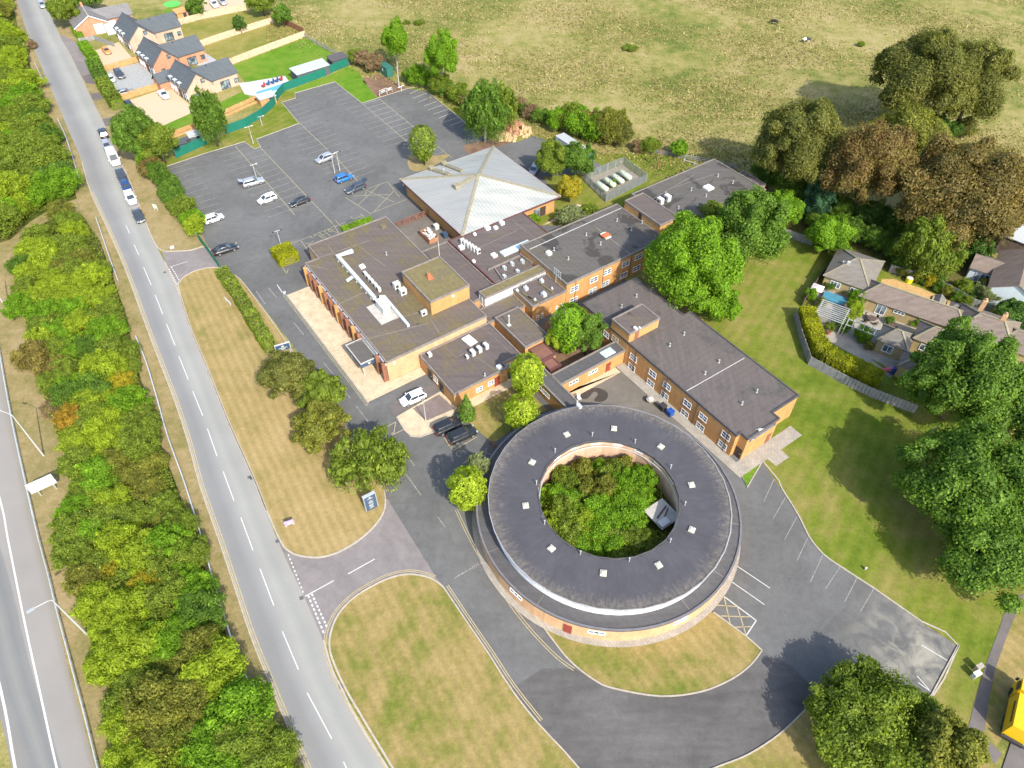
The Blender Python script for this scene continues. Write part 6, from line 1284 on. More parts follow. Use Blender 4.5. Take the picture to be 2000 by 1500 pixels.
# --- highway sign seen from behind, notices
a, b = at(62, 965, 1.2), at(112, 942, 1.2); d = b-a
t = thing('road_sign', 'large pale highway sign seen from behind beside the thicket', 'road sign', (a.x, a.y, 0)); L = d.length; an = math.atan2(d.y, d.x)
m = MB(); m.box((d.x/2, d.y/2, 2.2), (L, .08, 2.0), an); o = m.build('panel', M_metal, t, rel=False)
m = MB()
for k in range(3): m.box((d.x/2-.06*math.sin(-an), d.y/2-.08, 1.5+k*.65), (L, .08, .07), an)
m.build('brace', M_sgrey, o, rel=False)
for q in (.2, .8): m = MB(); m.tube([(d.x*q, d.y*q+.15, 0), (d.x*q, d.y*q+.15, 3.0)], .08, 6); m.build('post', M_post, t, rel=False)
def board(name, label, a, b, z0, z1, m_, cat='sign', th=.12, edge=None, marks=None, posts=True, tilt=0):
    A, B = at(*a), at(*b); d = B-A; L = d.length; an = math.atan2(d.y, d.x); t = thing(name, label, cat, (A.x+d.x/2, A.y+d.y/2, 0), an)
    m = MB(); m.box((0, 0, (z0+z1)/2), (L, th, z1-z0)); p = m.build('panel', m_, t, rel=False)
    if edge:
        m = MB(); m.box((0, 0, z1+.05), (L+.16, th+.1, .098)); m.box((-L/2-.042, 0, (z0+z1)/2), (.08, th+.1, z1-z0)); m.box((L/2+.042, 0, (z0+z1)/2), (.08, th+.1, z1-z0)); m.build('frame', edge, t, rel=False)
    if marks:
        m = MB()
        for (x, z, w, h) in marks: m.box((x*L, -th/2-.012, z0+(z1-z0)*z), (w*L, .02, h*(z1-z0)))
        m.build('lettering', M_wht, p, rel=False)
    if posts and z0 > .2:
        for s_ in (-.42, .42): m = MB(); m.tube([(s_*L, 0, 0), (s_*L, 0, z0)], .06, 6); m.build('post', M_wht, t, rel=False)
    return t
MK = [(0, .86, .16, .055), (-.03, .91, .03, .04), (.05, .91, .03, .04), (0, .79, .55, .02), (.02, .63, .3, .022), (0, .55, .45, .022), (.03, .48, .35, .022), (0, .36, .42, .022), (-.02, .29, .36, .022), (.02, .22, .3, .022), (0, .14, .4, .022)]
board('sign_monolith', 'tall navy and grey sign slab with white crest at the junction lawn', (716, 999), (737, 988), .15, 3.3, M_navy, th=.35, edge=M_sgrey, marks=MK, posts=False)
board('sign_board', 'navy sign board in a white frame at the end of the drive hedge', (543, 696), (570, 688), 1.0, 2.3, M_navy, edge=M_wht, marks=[(0, .66, .16, .22), (.04, .80, .04, .1), (0, .42, .6, .08), (0, .26, .34, .07), (0, .13, .2, .05)])
board('notice_board', 'small lilac notice board on the dry lawn by the road', (558, 1030), (576, 1024), .35, 1.25, M_lilac, edge=None, marks=[(0, .6, .3, .2), (0, .3, .5, .08)], th=.1)
board('notice_board', 'pale green notice on the grass verge by the car park hedge', (302, 410), (309, 412), .5, 1.4, plain('pale_green_board', (.50, .62, .50), .6))
board('notice_board', 'small white notice by the bell mouth of the car park', (334, 489), (341, 486), .2, .8, M_wht)
board('notice_board', 'long white notice leaning at the drive hedge', (441, 588), (452, 598), .3, .9, M_wht)
board('notice_board', 'small white sign on the right lawn beside the bays', (1687, 1114), (1691, 1112), .2, .6, M_wht)
for k, (px, py, lab) in enumerate(((1901, 1319, 'white utility cabinet beside the path at the right, lower one'), (1906, 1305, 'beige utility cabinet beside the path at the right, upper one'))):
    g = at(px, py+3); t = thing('utility_cabinet', lab, 'cabinet', (g.x, g.y, LZ), .4); m = MB(); m.box((0, 0, .5), (.8, .45, 1.0)); m.build('box', M_wht if k == 0 else M_timp, t, rel=False); m = MB(); m.box((0, 0, 1.04), (.9, .55, .08)); m.build('lid', M_frame if k == 0 else M_kerb, t, rel=False)
# ================================================================ fences
def fence(name, label, px, h, m_, post=2.4, th=.06, pm=None, rails=0, z0=.03, slat=None, cat='fence'):
    P = pts(px); t = thing(name, label, cat, (P[0].x, P[0].y, 0)); O = P[0]; m = MB(); pb = 0
    for a, b in zip(P, P[1:]):
        d = b-a; L = d.length; an = math.atan2(d.y, d.x); c = (a+b)/2-O
        if rails:
            for k in range(rails): m.box((c.x, c.y, z0+h*(k+.6)/rails), (L, .05, .13), an)
        elif slat:
            n = int(L/slat)
            for k in range(n): q = a+d*((k+.5)/n)-O; m.box((q.x, q.y, z0+h/2+.02*math.sin(k*2.3)), (slat*.97 if slat > .3 else slat*.42, th*(.6 if k % 2 else 1), h), an)
        else: m.box((c.x, c.y, z0+h/2), (L, th, h), an)
        k = 0
        while k*post < L and pb < 95:
            q = a+d*(k*post/L)-O; pm_ = MB(); pm_.box((q.x, q.y, (h+.1)/2), (.12, .12, h+.1), an); pm_.build('post', pm or m_, t, rel=False); k += 1; pb += 1
    m.build('panel', m_, t, rel=False); return t
fence('mesh_fence', 'long green mesh fence curving behind the new house gardens', [(442, 262), (482, 247), (512, 229), (535, 208), (545, 191), (556, 178), (637, 148)], 2.0, M_gfence, 3.0); fence('mesh_fence', 'green mesh fence piece around the small dark shed', [(645, 143), (683, 127)], 2.0, M_gfence, 3)
fence('mesh_fence', 'green mesh fence piece beside the roadside trees', [(345, 309), (405, 281)], 2.0, M_gfence, 3); fence('mesh_gate', 'dark green mesh gate beside the black saloon at the entrance', [(390, 470), (411, 498), (432, 528)], 1.9, M_gfence, 2.2, cat='gate')
fence('garden_fence', 'pale boarded fence between the nearest and middle back gardens', [(449, 128), (500, 108), (597, 72)], 1.7, M_timp, 2.2, slat=.5); fence('garden_fence', 'boarded fence between the middle and far back gardens', [(382, 96), (420, 82), (475, 64), (535, 45)], 1.7, M_timp, 2.2, slat=.5)
fence('garden_fence', 'long pale fence behind the furthest new house', [(340, 52), (400, 36), (482, 20)], 1.7, M_timp, 2.4, slat=.5); fence('garden_fence', 'dark red fence at the field end of the middle garden', [(557, 48), (594, 66)], 1.6, M_rail, 2.2); fence('garden_fence', 'grey post fence between the nearest garden and the field', [(597, 74), (634, 96), (665, 112), (685, 127)], 1.3, M_timg, 2.4, rails=3)
fence('drive_fence', 'orange timber fence between the grey and lower gravel drives', [(240, 196), (285, 182), (330, 168)], 1.6, M_tim, 2.0, slat=.45); fence('drive_fence', 'orange timber fence between the upper and grey gravel drives', [(206, 140), (240, 130), (274, 120)], 1.5, M_tim, 2.0, slat=.45); fence('drive_fence', 'grey timber fence below the bungalow garden', [(156, 84), (185, 78), (225, 92)], 1.2, M_timg, 2.0, slat=.4)
for k, (px, lab) in enumerate((([(335, 265), (360, 255), (385, 246), (430, 225), (475, 205), (510, 190)], 'upper terraced timber sleeper wall below the nearest house'), ([(340, 269), (365, 260), (388, 251), (434, 231), (478, 211), (505, 200)], 'lower terraced timber sleeper wall below the nearest house'))): fence('sleeper_wall', lab, px, .8-.3*k, M_tim, 1.8, .25, M_rail, cat='retaining wall')
fence('cottage_fence', 'long grey close-boarded fence around the cottage hedge', [(1549, 618), (1560, 660), (1578, 713), (1640, 747), (1700, 776), (1785, 808)], 1.9, M_timg, 2.4, slat=.5); fence('cottage_fence', 'dark fence beside the cottage gable and pink parasol', [(1612, 530), (1590, 560), (1565, 600)], 1.8, M_timd, 2.4, slat=.5)
fence('cottage_fence', 'grey fence at the top of the lawn by the yellow green tree', [(1526, 460), (1585, 480)], 1.7, M_timg, 2.4, slat=.5); fence('cottage_fence', 'grey fence between the cottage drive and the white house', [(1735, 532), (1810, 552), (1850, 572), (1895, 598), (1935, 612)], 1.7, M_timg, 2.4, slat=.5)
fence('post_fence', 'low weathered rail fence at the field edge behind the north block', [(1245, 295), (1290, 302), (1335, 310), (1380, 318), (1440, 330)], 1.1, M_timg, 2.6, rails=3); fence('post_fence', 'white rail on the lawn behind the north block', [(1336, 316), (1362, 325)], .8, M_wht, 2.5, rails=1)
fence('yard_fence', 'dark rail fence closing the service yard behind the hall', [(776, 446), (800, 436), (840, 420)], 1.5, M_rail, 1.6, rails=4)
fence('railing', 'dark railing beside the steps at the round building', [(957, 868), (972, 880), (980, 888)], 1.0, M_rail, 1.2, rails=3); fence('railing', 'low white kerb rail along the drive behind the lawn trees', [(676, 846), (690, 868)], .5, M_yellow, 2, rails=1)
# --- compound with gas tanks
CP = [(1140, 352), (1216, 322), (1262, 355), (1183, 395)]
P = pts(CP)+[at(*CP[0])]
mb = MB(); mb.prism([(p.x, p.y) for p in P[:4]], .01, .07); struct('compound_floor', mb, plain('compound_gravel', (.22, .20, .16), .95, var=.25, vs=3))
fence('palisade_fence', 'galvanised palisade fence round the four gas tanks', CP+[CP[0]], 1.9, M_pal, 2.2, slat=.22)
for k, (px, py) in enumerate(((1176, 365), (1191, 357), (1207, 350), (1222, 343))):
    g = at(px, py, .9); g2 = at(px+13, py+9, .9); an = math.atan2(g2.y-g.y, g2.x-g.x)
    t = thing('gas_tank', 'pale green gas tank on cradles, %s of four in the compound' % ['first from the pyramid side', 'second, behind a green bush,', 'third', 'fourth and furthest'][k], 'tank', (g.x, g.y, .07), an, 'gas tanks'); m = MB()
    m.tube([(-1.75, 0, .95), (-1.65, 0, .95), (-1.45, 0, .95), (1.45, 0, .95), (1.65, 0, .95), (1.75, 0, .95)], [.15, .4, .56, .56, .4, .15], 16); m.build('vessel', M_tank, t, smooth=True, rel=False)
    for x in (-.9, .9): m = MB(); m.box((x, 0, .25), (.3, .8, .45)); m.build('cradle', M_kerb, t, rel=False)
    m = MB(); m.tube([(0, 0, 1.45), (0, 0, 1.62)], .22, 10); m.build('valve_cover', M_sgrey, t, rel=False)
g = at(1196, 366); bush(g.x, g.y, .9, 1.1, 'bright', 'green bush growing between the gas tanks', None, 'bush')
# --- container, heaps, skip, bins
a, b = at(1093, 264, 2.4), at(1152, 302, 2.4); d = b-a; an = math.atan2(d.y, d.x); c = (a+b)/2
t = thing('container', 'long grey steel container at the field edge with a dark end', 'container', (c.x, c.y, 0), an); L = d.length; m = MB(); m.box((0, 0, 1.35), (L, 2.4, 2.5)); o = m.build('shell', M_cont, t, rel=False); m = MB()
for k in range(int(L/.5)):
    for s_ in (-1, 1): m.box((-L/2+.25+k*.5, s_*1.215, 1.35), (.22, .03, 2.3))
m.build('ribs', M_cont, o, rel=False); m = MB(); m.box((L/2+.03, 0, 1.35), (.06, 2.3, 2.4)); m.build('door', M_contg, t, rel=False); m = MB(); m.box((0, 0, 2.62), (L+.05, 2.5, .05)); m.build('roof', M_gab, t, rel=False)
a = at(755, 133, 1.2); t = thing('container', 'small green steel store beside the earth plot', 'container', (a.x, a.y-1, 0), -.9); m = MB(); m.box((0, 0, 1.3), (4.2, 2.0, 2.4)); m.build('shell', M_contg, t, rel=False); m = MB(); m.box((0, -1.02, 1.5), (.5, .03, .6)); m.build('notice', M_wht, t, rel=False)
def heap(name, label, px, r, h, m_, n=40):
    g = at(*px); t = thing(name, label, 'heap', (g.x, g.y, 0)); m = MB(); rs = random.Random(name+label)
    for k in range(n):
        a = rs.uniform(0, 6.28); q = rs.uniform(0, 1)**.6; z = h*(1-q)*rs.uniform(.5, 1); s_ = rs.uniform(.4, 1.0); m.box((r*q*math.cos(a), r*q*math.sin(a), z*.6+.1), (s_*1.4, s_, z+.3), rs.uniform(0, 3), taper=.55)
    m.build('rubble', m_, t, rel=False)
heap('rubble_heap', 'red brown heap of rubble beside the large birch', (1000, 252), 3.6, 2.2, M_debris, 60); heap('straw_heap', 'pale straw heap in front of the red brown rubble', (990, 270), 2.2, 1.2, M_straw, 30); heap('straw_heap', 'second pale heap at the right of the rubble', (1022, 258), 2.6, 1.5, M_straw, 30)
g = at(838, 462, .5); t = thing('skip', 'brown skip full of white rubbish in the service yard', 'skip', (g.x, g.y, .02), YAW); m = MB(); m.bx(-1.9, 1.9, -1, 1, .1, .2); m.bx(-1.9, 1.9, -1, -.93, .2, 1.2); m.bx(-1.9, 1.9, .93, 1, .2, 1.2); m.bx(-1.9, -1.83, -.93, .93, .2, 1.2); m.bx(1.83, 1.9, -.93, .93, .2, 1.2); m.build('tub', M_debris, t, rel=False); m = MB(); rs = random.Random(4)
for k in range(26): m.box((rs.uniform(-1.5, 1.5), rs.uniform(-.7, .7), rs.uniform(.6, 1.35)), (rs.uniform(.3, .8), rs.uniform(.3, .6), rs.uniform(.2, .4)), rs.uniform(0, 3))
m.build('rubbish', M_wht, t, rel=False)
for k, (px, py, m_, lab) in enumerate(((852, 444, M_wht, 'white rubbish bin beside the skip'), (869, 460, M_navy, 'dark blue bin against the pyramid wall'), (1294, 796, M_dark, 'black wheeled bin against the east wing'), (1309, 807, M_blue, 'blue wheeled bin against the east wing'))):
    g = at(px, py, .5); t = thing('wheeled_bin', lab, 'bin', (g.x, g.y, .1), YAW); m = MB(); m.box((0, 0, .5), (.85, .8, .9), taper=1.1); m.build('bin_body', m_, t, rel=False); m = MB(); m.box((0, 0, 1.0), (1.0, .95, .1)); m.build('lid', m_, t, rel=False)
    for s_ in (-1, 1): m = MB(); m.tube([(s_*.35, .42, .1), (s_*.42, .42, .1)], .1, 8); m.build('wheel', M_rub, t, rel=False)
g = at(1270, 783, .4); t = thing('planter', 'round planter bowl on a stand against the east wing wall', 'planter', (g.x, g.y, .1)); m = MB(); m.tube([(0, 0, 0), (0, 0, .35), (0, 0, .4), (0, 0, .7)], [.2, .15, .5, .65], 14); m.build('bowl', M_kerb, t, rel=False); m = MB(); m.box((0, 0, .78), (.7, .6, .2), .4); m.build('contents', M_wht, t, rel=False)
g = at(1131, 782); t = thing('garden_chair', 'white wire chair in the small yard by the round building', 'chair', (g.x, g.y, .02), .4); m = MB(); m.box((0, 0, .45), (.6, .6, .06)); m.build('seat', M_wht, t, rel=False); m = MB(); m.box((0, .3, .8), (.6, .06, .6)); m.build('backrest', M_wht, t, rel=False)
for x in (-.25, .25):
    for y in (-.25, .25): m = MB(); m.tube([(x, y, 0), (x, y, .42)], .03, 5); m.build('leg', M_wht, t, rel=False)
p_ = [(1125, 770), (1140, 764), (1155, 758), (1170, 758), (1186, 766), (1186, 778), (1174, 785), (1160, 782), (1168, 770), (1160, 765), (1148, 778), (1135, 778)]
sheet('yard', p_, .024, plain('wet_stained_concrete', (.055, .047, .04), .5), 3)
sheet('yard', [(1087, 765), (1105, 735), (1195, 700), (1235, 725), (1330, 800), (1420, 900), (1300, 830), (1200, 790), (1130, 792)], .018, M_yard)
def manhole(mb, px, py, s_=.5): g = at(px, py); mb.box((g.x, g.y, .025), (s_, s_, .014), .4)
mh = MB()
for q in ((589, 1168), (487, 932), (542, 1057), (378, 656), (408, 727), (449, 828), (492, 934), (666, 1340), (322, 532)): manhole(mh, *q)
struct('drain_cover', mh, M_lid)
# ================================================================ animals in the field
def beast(label, px, ang, body, patch=None):
    g = at(*px); t = thing('cow', label, 'cow', (g.x, g.y, 0), ang)
    V = [(-.9, 0, 1.15), (-.45, 0, 1.18), (.2, 0, 1.12), (.75, 0, 1.2), (1.1, 0, 1.0), (1.35, 0, .62), (1.6, 0, .35)]; E = [(i, i+1) for i in range(6)]; Rr = [.34, .42, .45, .38, .22, .17, .1]
    for x0, hi in ((-.8, 1), (.65, 0)):
        for sy in (-1, 1):
            k = len(V); at0 = 0 if hi else 3; V += [(x0-.05*hi, sy*.24, .85), (x0-.14*hi, sy*.25, .48), (x0, sy*.25, .04)]; E += [(at0, k), (k, k+1), (k+1, k+2)]; Rr += [.17, .09, .07]
    k = len(V); V += [(-1.28, 0, 1.05), (-1.32, 0, .6)]; E += [(0, k), (k, k+1)]; Rr += [.05, .04]
    for sy in (-1, 1): V.append((1.3, sy*.3, .85)); E.append((5, len(V)-1)); Rr.append(.05)
    me = bpy.data.meshes.new('body'); me.from_pydata(V, E, []); bm = bmesh.new(); bm.from_mesh(me); ly = bm.verts.layers.skin.verify()
    for i, vv in enumerate(bm.verts): vv[ly].radius = (Rr[i], Rr[i]); vv[ly].use_root = (i == 0)
    bm.to_mesh(me); bm.free(); o = bpy.data.objects.new('body', me); COL.objects.link(o); o.parent = t; me.materials.append(body)
    o.modifiers.new('skin', 'SKIN'); o.modifiers.new('sub', 'SUBSURF').levels = 1
m_, t_, b_c, o_ = newmat('black_and_white_hide'); t_.links.new(ramp(t_, noise(t_, coords(t_), .9, 1, .3), [(.47, (.03, .03, .03)), (.5, (.75, .73, .70))]), b_c.inputs['Base Color']); b_c.inputs['Roughness'].default_value = .8
beast('black and white cow grazing in the dry field', (1574, 83), .2, m_); beast('black cow lying further up the dry field', (1511, 48), 2.6, plain('black_hide', (.03, .028, .026), .8))
# ================================================================ new houses at the top left
def gable(mb, cx, cy, ax, L, Wd, ze, zr, over=.3, th=.18):   # pitched roof, ridge along ax (unit vector), centred at (cx,cy)
    a = Vector((ax[0], ax[1], 0)); n = Vector((-a.y, a.x, 0)); c = Vector((cx, cy, 0)); hl, hw = L/2+over, Wd/2+over; k = (zr-ze)/(Wd/2); zo = ze-k*over
    for s_ in (-1, 1):
        A, B = c-a*hl+n*s_*hw+Vector((0, 0, zo)), c+a*hl+n*s_*hw+Vector((0, 0, zo)); R1, R2 = c+a*hl+Vector((0, 0, zr)), c-a*hl+Vector((0, 0, zr)); up = Vector((0, 0, th))
        q = [A+up, B+up, R1+up, R2+up] if s_ < 0 else [B+up, A+up, R2+up, R1+up]; mb.face(q); lo = [v-up for v in q]; mb.face(lo[::-1])
        for i in range(4): j = (i+1) % 4; mb.face([lo[i], lo[j], q[j], q[i]])
def gwalls(mb, cx, cy, ax, L, Wd, ze, zr):
    a = Vector((ax[0], ax[1], 0)); n = Vector((-a.y, a.x, 0)); c = Vector((cx, cy, 0)); hl, hw = L/2, Wd/2; Z = lambda z: Vector((0, 0, z))
    for s_ in (-1, 1):
        A, B = c-a*hl+n*s_*hw, c+a*hl+n*s_*hw; q = [A, B, B+Z(ze), A+Z(ze)]; mb.face(q if s_ < 0 else q[::-1])
        e = c+a*hl*s_; A, B = e-n*hw, e+n*hw; q = [A, B, B+Z(ze), e+Z(zr), A+Z(ze)]; mb.face(q if s_ > 0 else q[::-1])
def panel_on(par, c, an, off, along, z, w, h, fm, gm, cols=2, name='window'):
    """a framed opening on a wall: c wall centre, an wall direction angle, outward = an-90deg"""
    d = Vector((math.cos(an), math.sin(an), 0)); n = Vector((d.y, -d.x, 0)); p = c+d*along+n*off; f = MB()
    for k in range(cols+1): q = p+d*(-w/2+w*k/cols); f.box((q.x, q.y, z), (.09, .12, h), an)
    for s_ in (-1, 1): f.box((p.x, p.y, z+s_*h/2), (w+.1, .13, .09), an)
    o = f.build(name, fm, par, rel=False); g = MB(); g.box((p.x-n.x*.03, p.y-n.y*.03, z), (w-.08, .06, h-.08), an); g.build('pane', gm, o, rel=False); return o
def new_house(label, px, ang, wallm, L1=10.2, W1=6.6, L2=8.2, W2=6.6, zr=6.3, ze=3.3, back=True):
    """front range with ridge along ang, rear range at right angles; px is the pixel of the front ridge middle"""
    g = at(px[0], px[1], zr); t = thing('new_house', label, 'house', (g.x, g.y, 0), ang, 'new houses with slate roofs')
    m = MB(); gwalls(m, 0, 0, (1, 0), L1, W1, ze, zr); gwalls(m, 1.0, W1/2+L2/2-.01-.5, (0, 1), L2+.98, W2, ze, zr-.5); m.build('wall', wallm, t, rel=False)
    m = MB(); gable(m, 0, 0, (1, 0), L1, W1, ze, zr); gable(m, 1.0, W1/2+L2/2-1.2, (0, 1), L2+2.4, W2, ze, zr-.5); rf = m.build('roof', M_slate, t, rel=False)
    m = MB(); m.box((0, 0, zr+.2), (L1+.6, .25, .08)); m.build('ridge', M_rimd, rf, rel=False)
    k = (zr-ze)/(W1/2)
    for q in (-3.4, -1.0, 1.4):
        f = MB(); y = -W1/2-.1; z = ze+.35; f.box((q, y+.45, z+.25), (1.3, 1.3, .1)); f.box((q, y-.1, z-.1), (1.1, .1, .7)); d = f.build('dormer', M_metal, t, rel=False); gm = MB(); gm.box((q, y-.16, z-.1), (.9, .04, .5)); gm.build('pane', M_glass, d, rel=False)
    c0 = Vector((0, -W1/2, 0))
    for q, w, h, z in ((-3.8, 1.0, 1.2, 1.4), (-2.0, 1.0, 1.2, 1.4), (2.6, 2.4, 2.1, 1.1), (4.2, .9, 1.2, 1.4)): panel_on(t, c0, 0, .03, q, z, w, h, M_frame if w < 2 else M_dark, M_glass, 2)
    m = MB(); m.box((.4, -W1/2-.04, 1.05), (1.0, .08, 2.1)); m.build('door', M_doord, t, rel=False)
    for kx in range(14): m = MB(); m.box((-L1/2+.3+kx*.72, -W1/2-.03, 1.65), (.09, .06, 3.2)); (m.build('cladding_batten', M_frame, t, rel=False) if kx % 2 else None)
    c1 = Vector((L1/2, 0, 0)); panel_on(t, c1, math.pi/2, .03, 1.2, 4.3, .9, .9, M_dark, M_glass, 1); panel_on(t, c1, math.pi/2, .03, -1.2, 1.2, .9, 1.1, M_dark, M_glass, 1)
    c2 = Vector((1.0+W2/2, W1/2+L2/2, 0)); panel_on(t, c2, math.pi/2, .03, 0, 1.2, 2.4, 2.0, M_dark, M_glass, 3); panel_on(t, c2, math.pi/2, .03, 3.0, 1.4, 1.0, 1.0, M_dark, M_glass, 2)
    c3 = Vector((1.0, W1/2+L2-.02, 0)); panel_on(t, c3, math.pi, .03, 0, 1.2, 3.2, 2.1, M_dark, M_glass, 4)
    m = MB(); m.tube([(1.5, 4.5, zr-1.0), (1.5, 4.5, zr-.2)], .08, 6); m.build('flue', M_dark, rf, rel=False); return t
new_house('nearest new house with slate roof and pale pinkish brick above the white car', (362, 131), R_(-46), M_brickp, L2=7.2)
new_house('middle new house with slate roof and redder brick gable', (298, 85), R_(-47), M_brickr, 10.2, 6.6, 7.6)
new_house('furthest new house with slate roof beside the bungalow', (254, 38), R_(-50), M_brickp, 11.5, 7.0, 7.8)
t_ = at(320, 143, 3.5); t = thing('house_annexe', 'small dark slate annexe between the two nearer new houses', 'annexe', (t_.x, t_.y, 0), R_(-46)); m = MB(); gwalls(m, 0, 0, (0, 1), 5, 3.4, 2.4, 3.9); m.build('wall', M_brickr, t, rel=False); m = MB(); gable(m, 0, 0, (0, 1), 5, 3.4, 2.4, 3.9); m.build('roof', M_slate, t, rel=False)
g = at(166, 22, 4.9); t = thing('bungalow', 'old bungalow with grey roof, orange brick gable and white bargeboards', 'house', (g.x, g.y, 0), R_(-57)); m = MB(); gwalls(m, 0, 0, (1, 0), 9.4, 9.0, 2.5, 5.0); gwalls(m, -2.0, 7.5, (0, 1), 8, 6.5, 2.4, 4.2); m.build('wall', M_brickr, t, rel=False)
m = MB(); gable(m, 0, 0, (1, 0), 9.4, 9.0, 2.5, 5.0); gable(m, -2.0, 6.5, (0, 1), 10, 6.5, 2.4, 4.2); rf = m.build('roof', felt('old_grey_roof', (.17, .165, .165), (.19, .18, .16), .6, rot=R_(47)), t, rel=False)
m = MB(); m.box((0, 0, 5.22), (9.9, .25, .1)); m.build('ridge', M_kerb, rf, rel=False); m = MB(); m.box((-4.0, 0, 5.4), (.7, .6, 1.4)); m.build('chimney', M_brickr, rf, rel=False)
m = MB(); a_ = Vector((4.75+.3, 0, 5.08)); m.strip([a_, Vector((5.05, -4.8, 2.42))], .1, .22); m.strip([a_, Vector((5.05, 4.8, 2.42))], .1, .22); m.build('bargeboard', M_frame, t, rel=False)
panel_on(t, Vector((4.7, 0, 0)), math.pi/2, .03, 1.6, 1.5, 1.0, 1.6, M_frame, M_glass, 1); m = MB(); m.box((4.76, 1.6, 1.4), (.1, 2.4, 2.6)); m.build('white_panel', M_frame, t, rel=False)
g = at(215, 45, 2.4); t = thing('conservatory', 'white framed glass conservatory behind the bungalow', 'conservatory', (g.x, g.y, 0), R_(-57)); m = MB(); m.box((0, 0, 1.1), (3.6, 3.2, 2.2)); m.build('glazing', M_glassl, t, rel=False); m = MB()
for k in range(5): m.box((-1.8+k*.9, 0, 2.3), (.1, 3.4, .1)); m.box((-1.8+k*.9, -1.65, 1.1), (.1, .08, 2.2))
m.build('frame', M_frame, t, rel=False)
# plots: gravel, lawns, terraces
sheet('gravel_drive', [(180, 101), (213, 88), (232, 82), (262, 118), (205, 136)], .02, M_gravel); sheet('gravel_drive', [(207, 140), (240, 130), (272, 122), (312, 160), (240, 192), (222, 168)], .02, M_gravelg); sheet('gravel_drive', [(240, 200), (330, 170), (384, 216), (308, 250), (262, 218)], .02, M_gravel)
sheet('garden_lawn', [(308, 250), (384, 216), (420, 205), (480, 175), (490, 195), (330, 262)], .022, M_garden); sheet('garden_lawn', [(452, 128), (597, 73), (660, 112), (683, 127), (640, 146), (556, 178), (545, 190), (500, 185), (470, 150)], .024, M_garden)
sheet('garden_lawn', [(382, 97), (535, 45), (557, 48), (594, 67), (597, 72), (449, 127), (420, 120)], .024, M_gardendry); sheet('garden_lawn', [(340, 53), (482, 20), (540, 10), (560, 45), (535, 45), (382, 95), (360, 75)], .024, M_gardendry); sheet('garden_lawn', [(320, 20), (345, 5), (360, 30), (335, 45)], .024, M_garden)
sheet('terrace', [(466, 162), (486, 160), (556, 148), (566, 160), (500, 188), (478, 184)], .03, plain('pale_terrace', (.46, .46, .45), .7)); sheet('terrace', [(384, 104), (396, 100), (422, 117), (418, 128), (385, 128)], .03, plain('grey_terrace', (.36, .36, .36), .7)); sheet('gravel_drive', [(395, 0), (480, -5), (480, 18), (420, 30), (395, 20)], .026, M_gravel)
for k, (px, py) in enumerate(((514, 167), (523, 163), (532, 160), (540, 157), (548, 154))):
    g = at(px, py, .4); t = thing('garden_chair', '%s garden chair on the terrace, %s in the row' % (['red', 'dark blue', 'dark blue', 'dark blue', 'red'][k], ['nearest the house', 'second', 'third', 'fourth', 'furthest from the house'][k]), 'chair', (g.x, g.y, .03), R_(-46), 'terrace chairs'); mm = M_red if k in (0, 4) else M_bluef
    m = MB(); m.box((0, 0, .4), (.75, .8, .14)); m.build('seat', mm, t, rel=False); m = MB(); m.box((0, .4, .75), (.75, .14, .7)); m.build('backrest', mm, t, rel=False)
    for x in (-.3, .3): m = MB(); m.box((x, 0, .17), (.08, .7, .33)); m.build('leg', M_dark, t, rel=False)
a, b = at(503, 183, .5), at(562, 164, .5); d = b-a; t = thing('pool', 'narrow blue covered pool along the terrace edge', 'pool', (a.x, a.y, 0)); m = MB(); m.box((d.x/2, d.y/2, .3), (d.length, 1.8, .5), math.atan2(d.y, d.x)); m.build('cover', plain('bright_pool_blue', (.10, .33, .52), .4), t, rel=False); m = MB(); m.box((d.x/2, d.y/2, .16), (d.length+.6, 2.4, .3), math.atan2(d.y, d.x)); m.build('edge', M_frame, t, rel=False)
def shed(label, px, ang, L, Wd, h, wm, rm, slope=.4, cat='shed'):
    g = at(px[0], px[1], h); t = thing('garden_shed', label, cat, (g.x, g.y, 0), R_(ang)); m = MB(); m.box((0, 0, h/2), (L, Wd, h)); m.build('wall', wm, t, rel=False)
    m = MB(); v = [(-L/2-.2, -Wd/2-.25, h), (L/2+.2, -Wd/2-.25, h), (L/2+.2, Wd/2+.25, h+slope), (-L/2-.2, Wd/2+.25, h+slope)]; m.face([(x, y, z+.1) for x, y, z in v]); m.face([(x, y, z+.01) for x, y, z in v[::-1]])
    for i in range(4): j = (i+1) % 4; m.face([(v[i][0], v[i][1], v[i][2]+.01), (v[j][0], v[j][1], v[j][2]+.01), (v[j][0], v[j][1], v[j][2]+.1), (v[i][0], v[i][1], v[i][2]+.1)])
    m.build('roof', rm, t, rel=False); m = MB(); m.box((L*.2, -Wd/2-.03, .95), (.9, .06, 1.8)); m.build('door', M_dark, t, rel=False)
shed('long dark garden room with grey sheet roof on the near back lawn', (605, 132), 40, 9.2, 3.6, 2.4, M_slate, M_gab); shed('small dark shed in the corner by the green mesh fence', (659, 112), 38, 4.6, 3.0, 2.2, M_slate, M_feltd, .3); shed('orange timber shed by the dark tree at the top', (352, 22), 40, 3.2, 2.6, 2.0, M_tim, M_tim); shed('white roofed low store against the green fence', (378, 263), 36, 2.4, 1.8, 1.6, M_wht, M_gab); shed('dark tarpaulin store beside the white roofed one', (358, 276), 36, 5.0, 1.8, 1.3, M_slate, M_slate, .2); shed('open timber shelter with blue grey roof on the sleeper terrace', (519, 188), 38, 4.0, 2.2, 1.8, M_tim, M_gab)
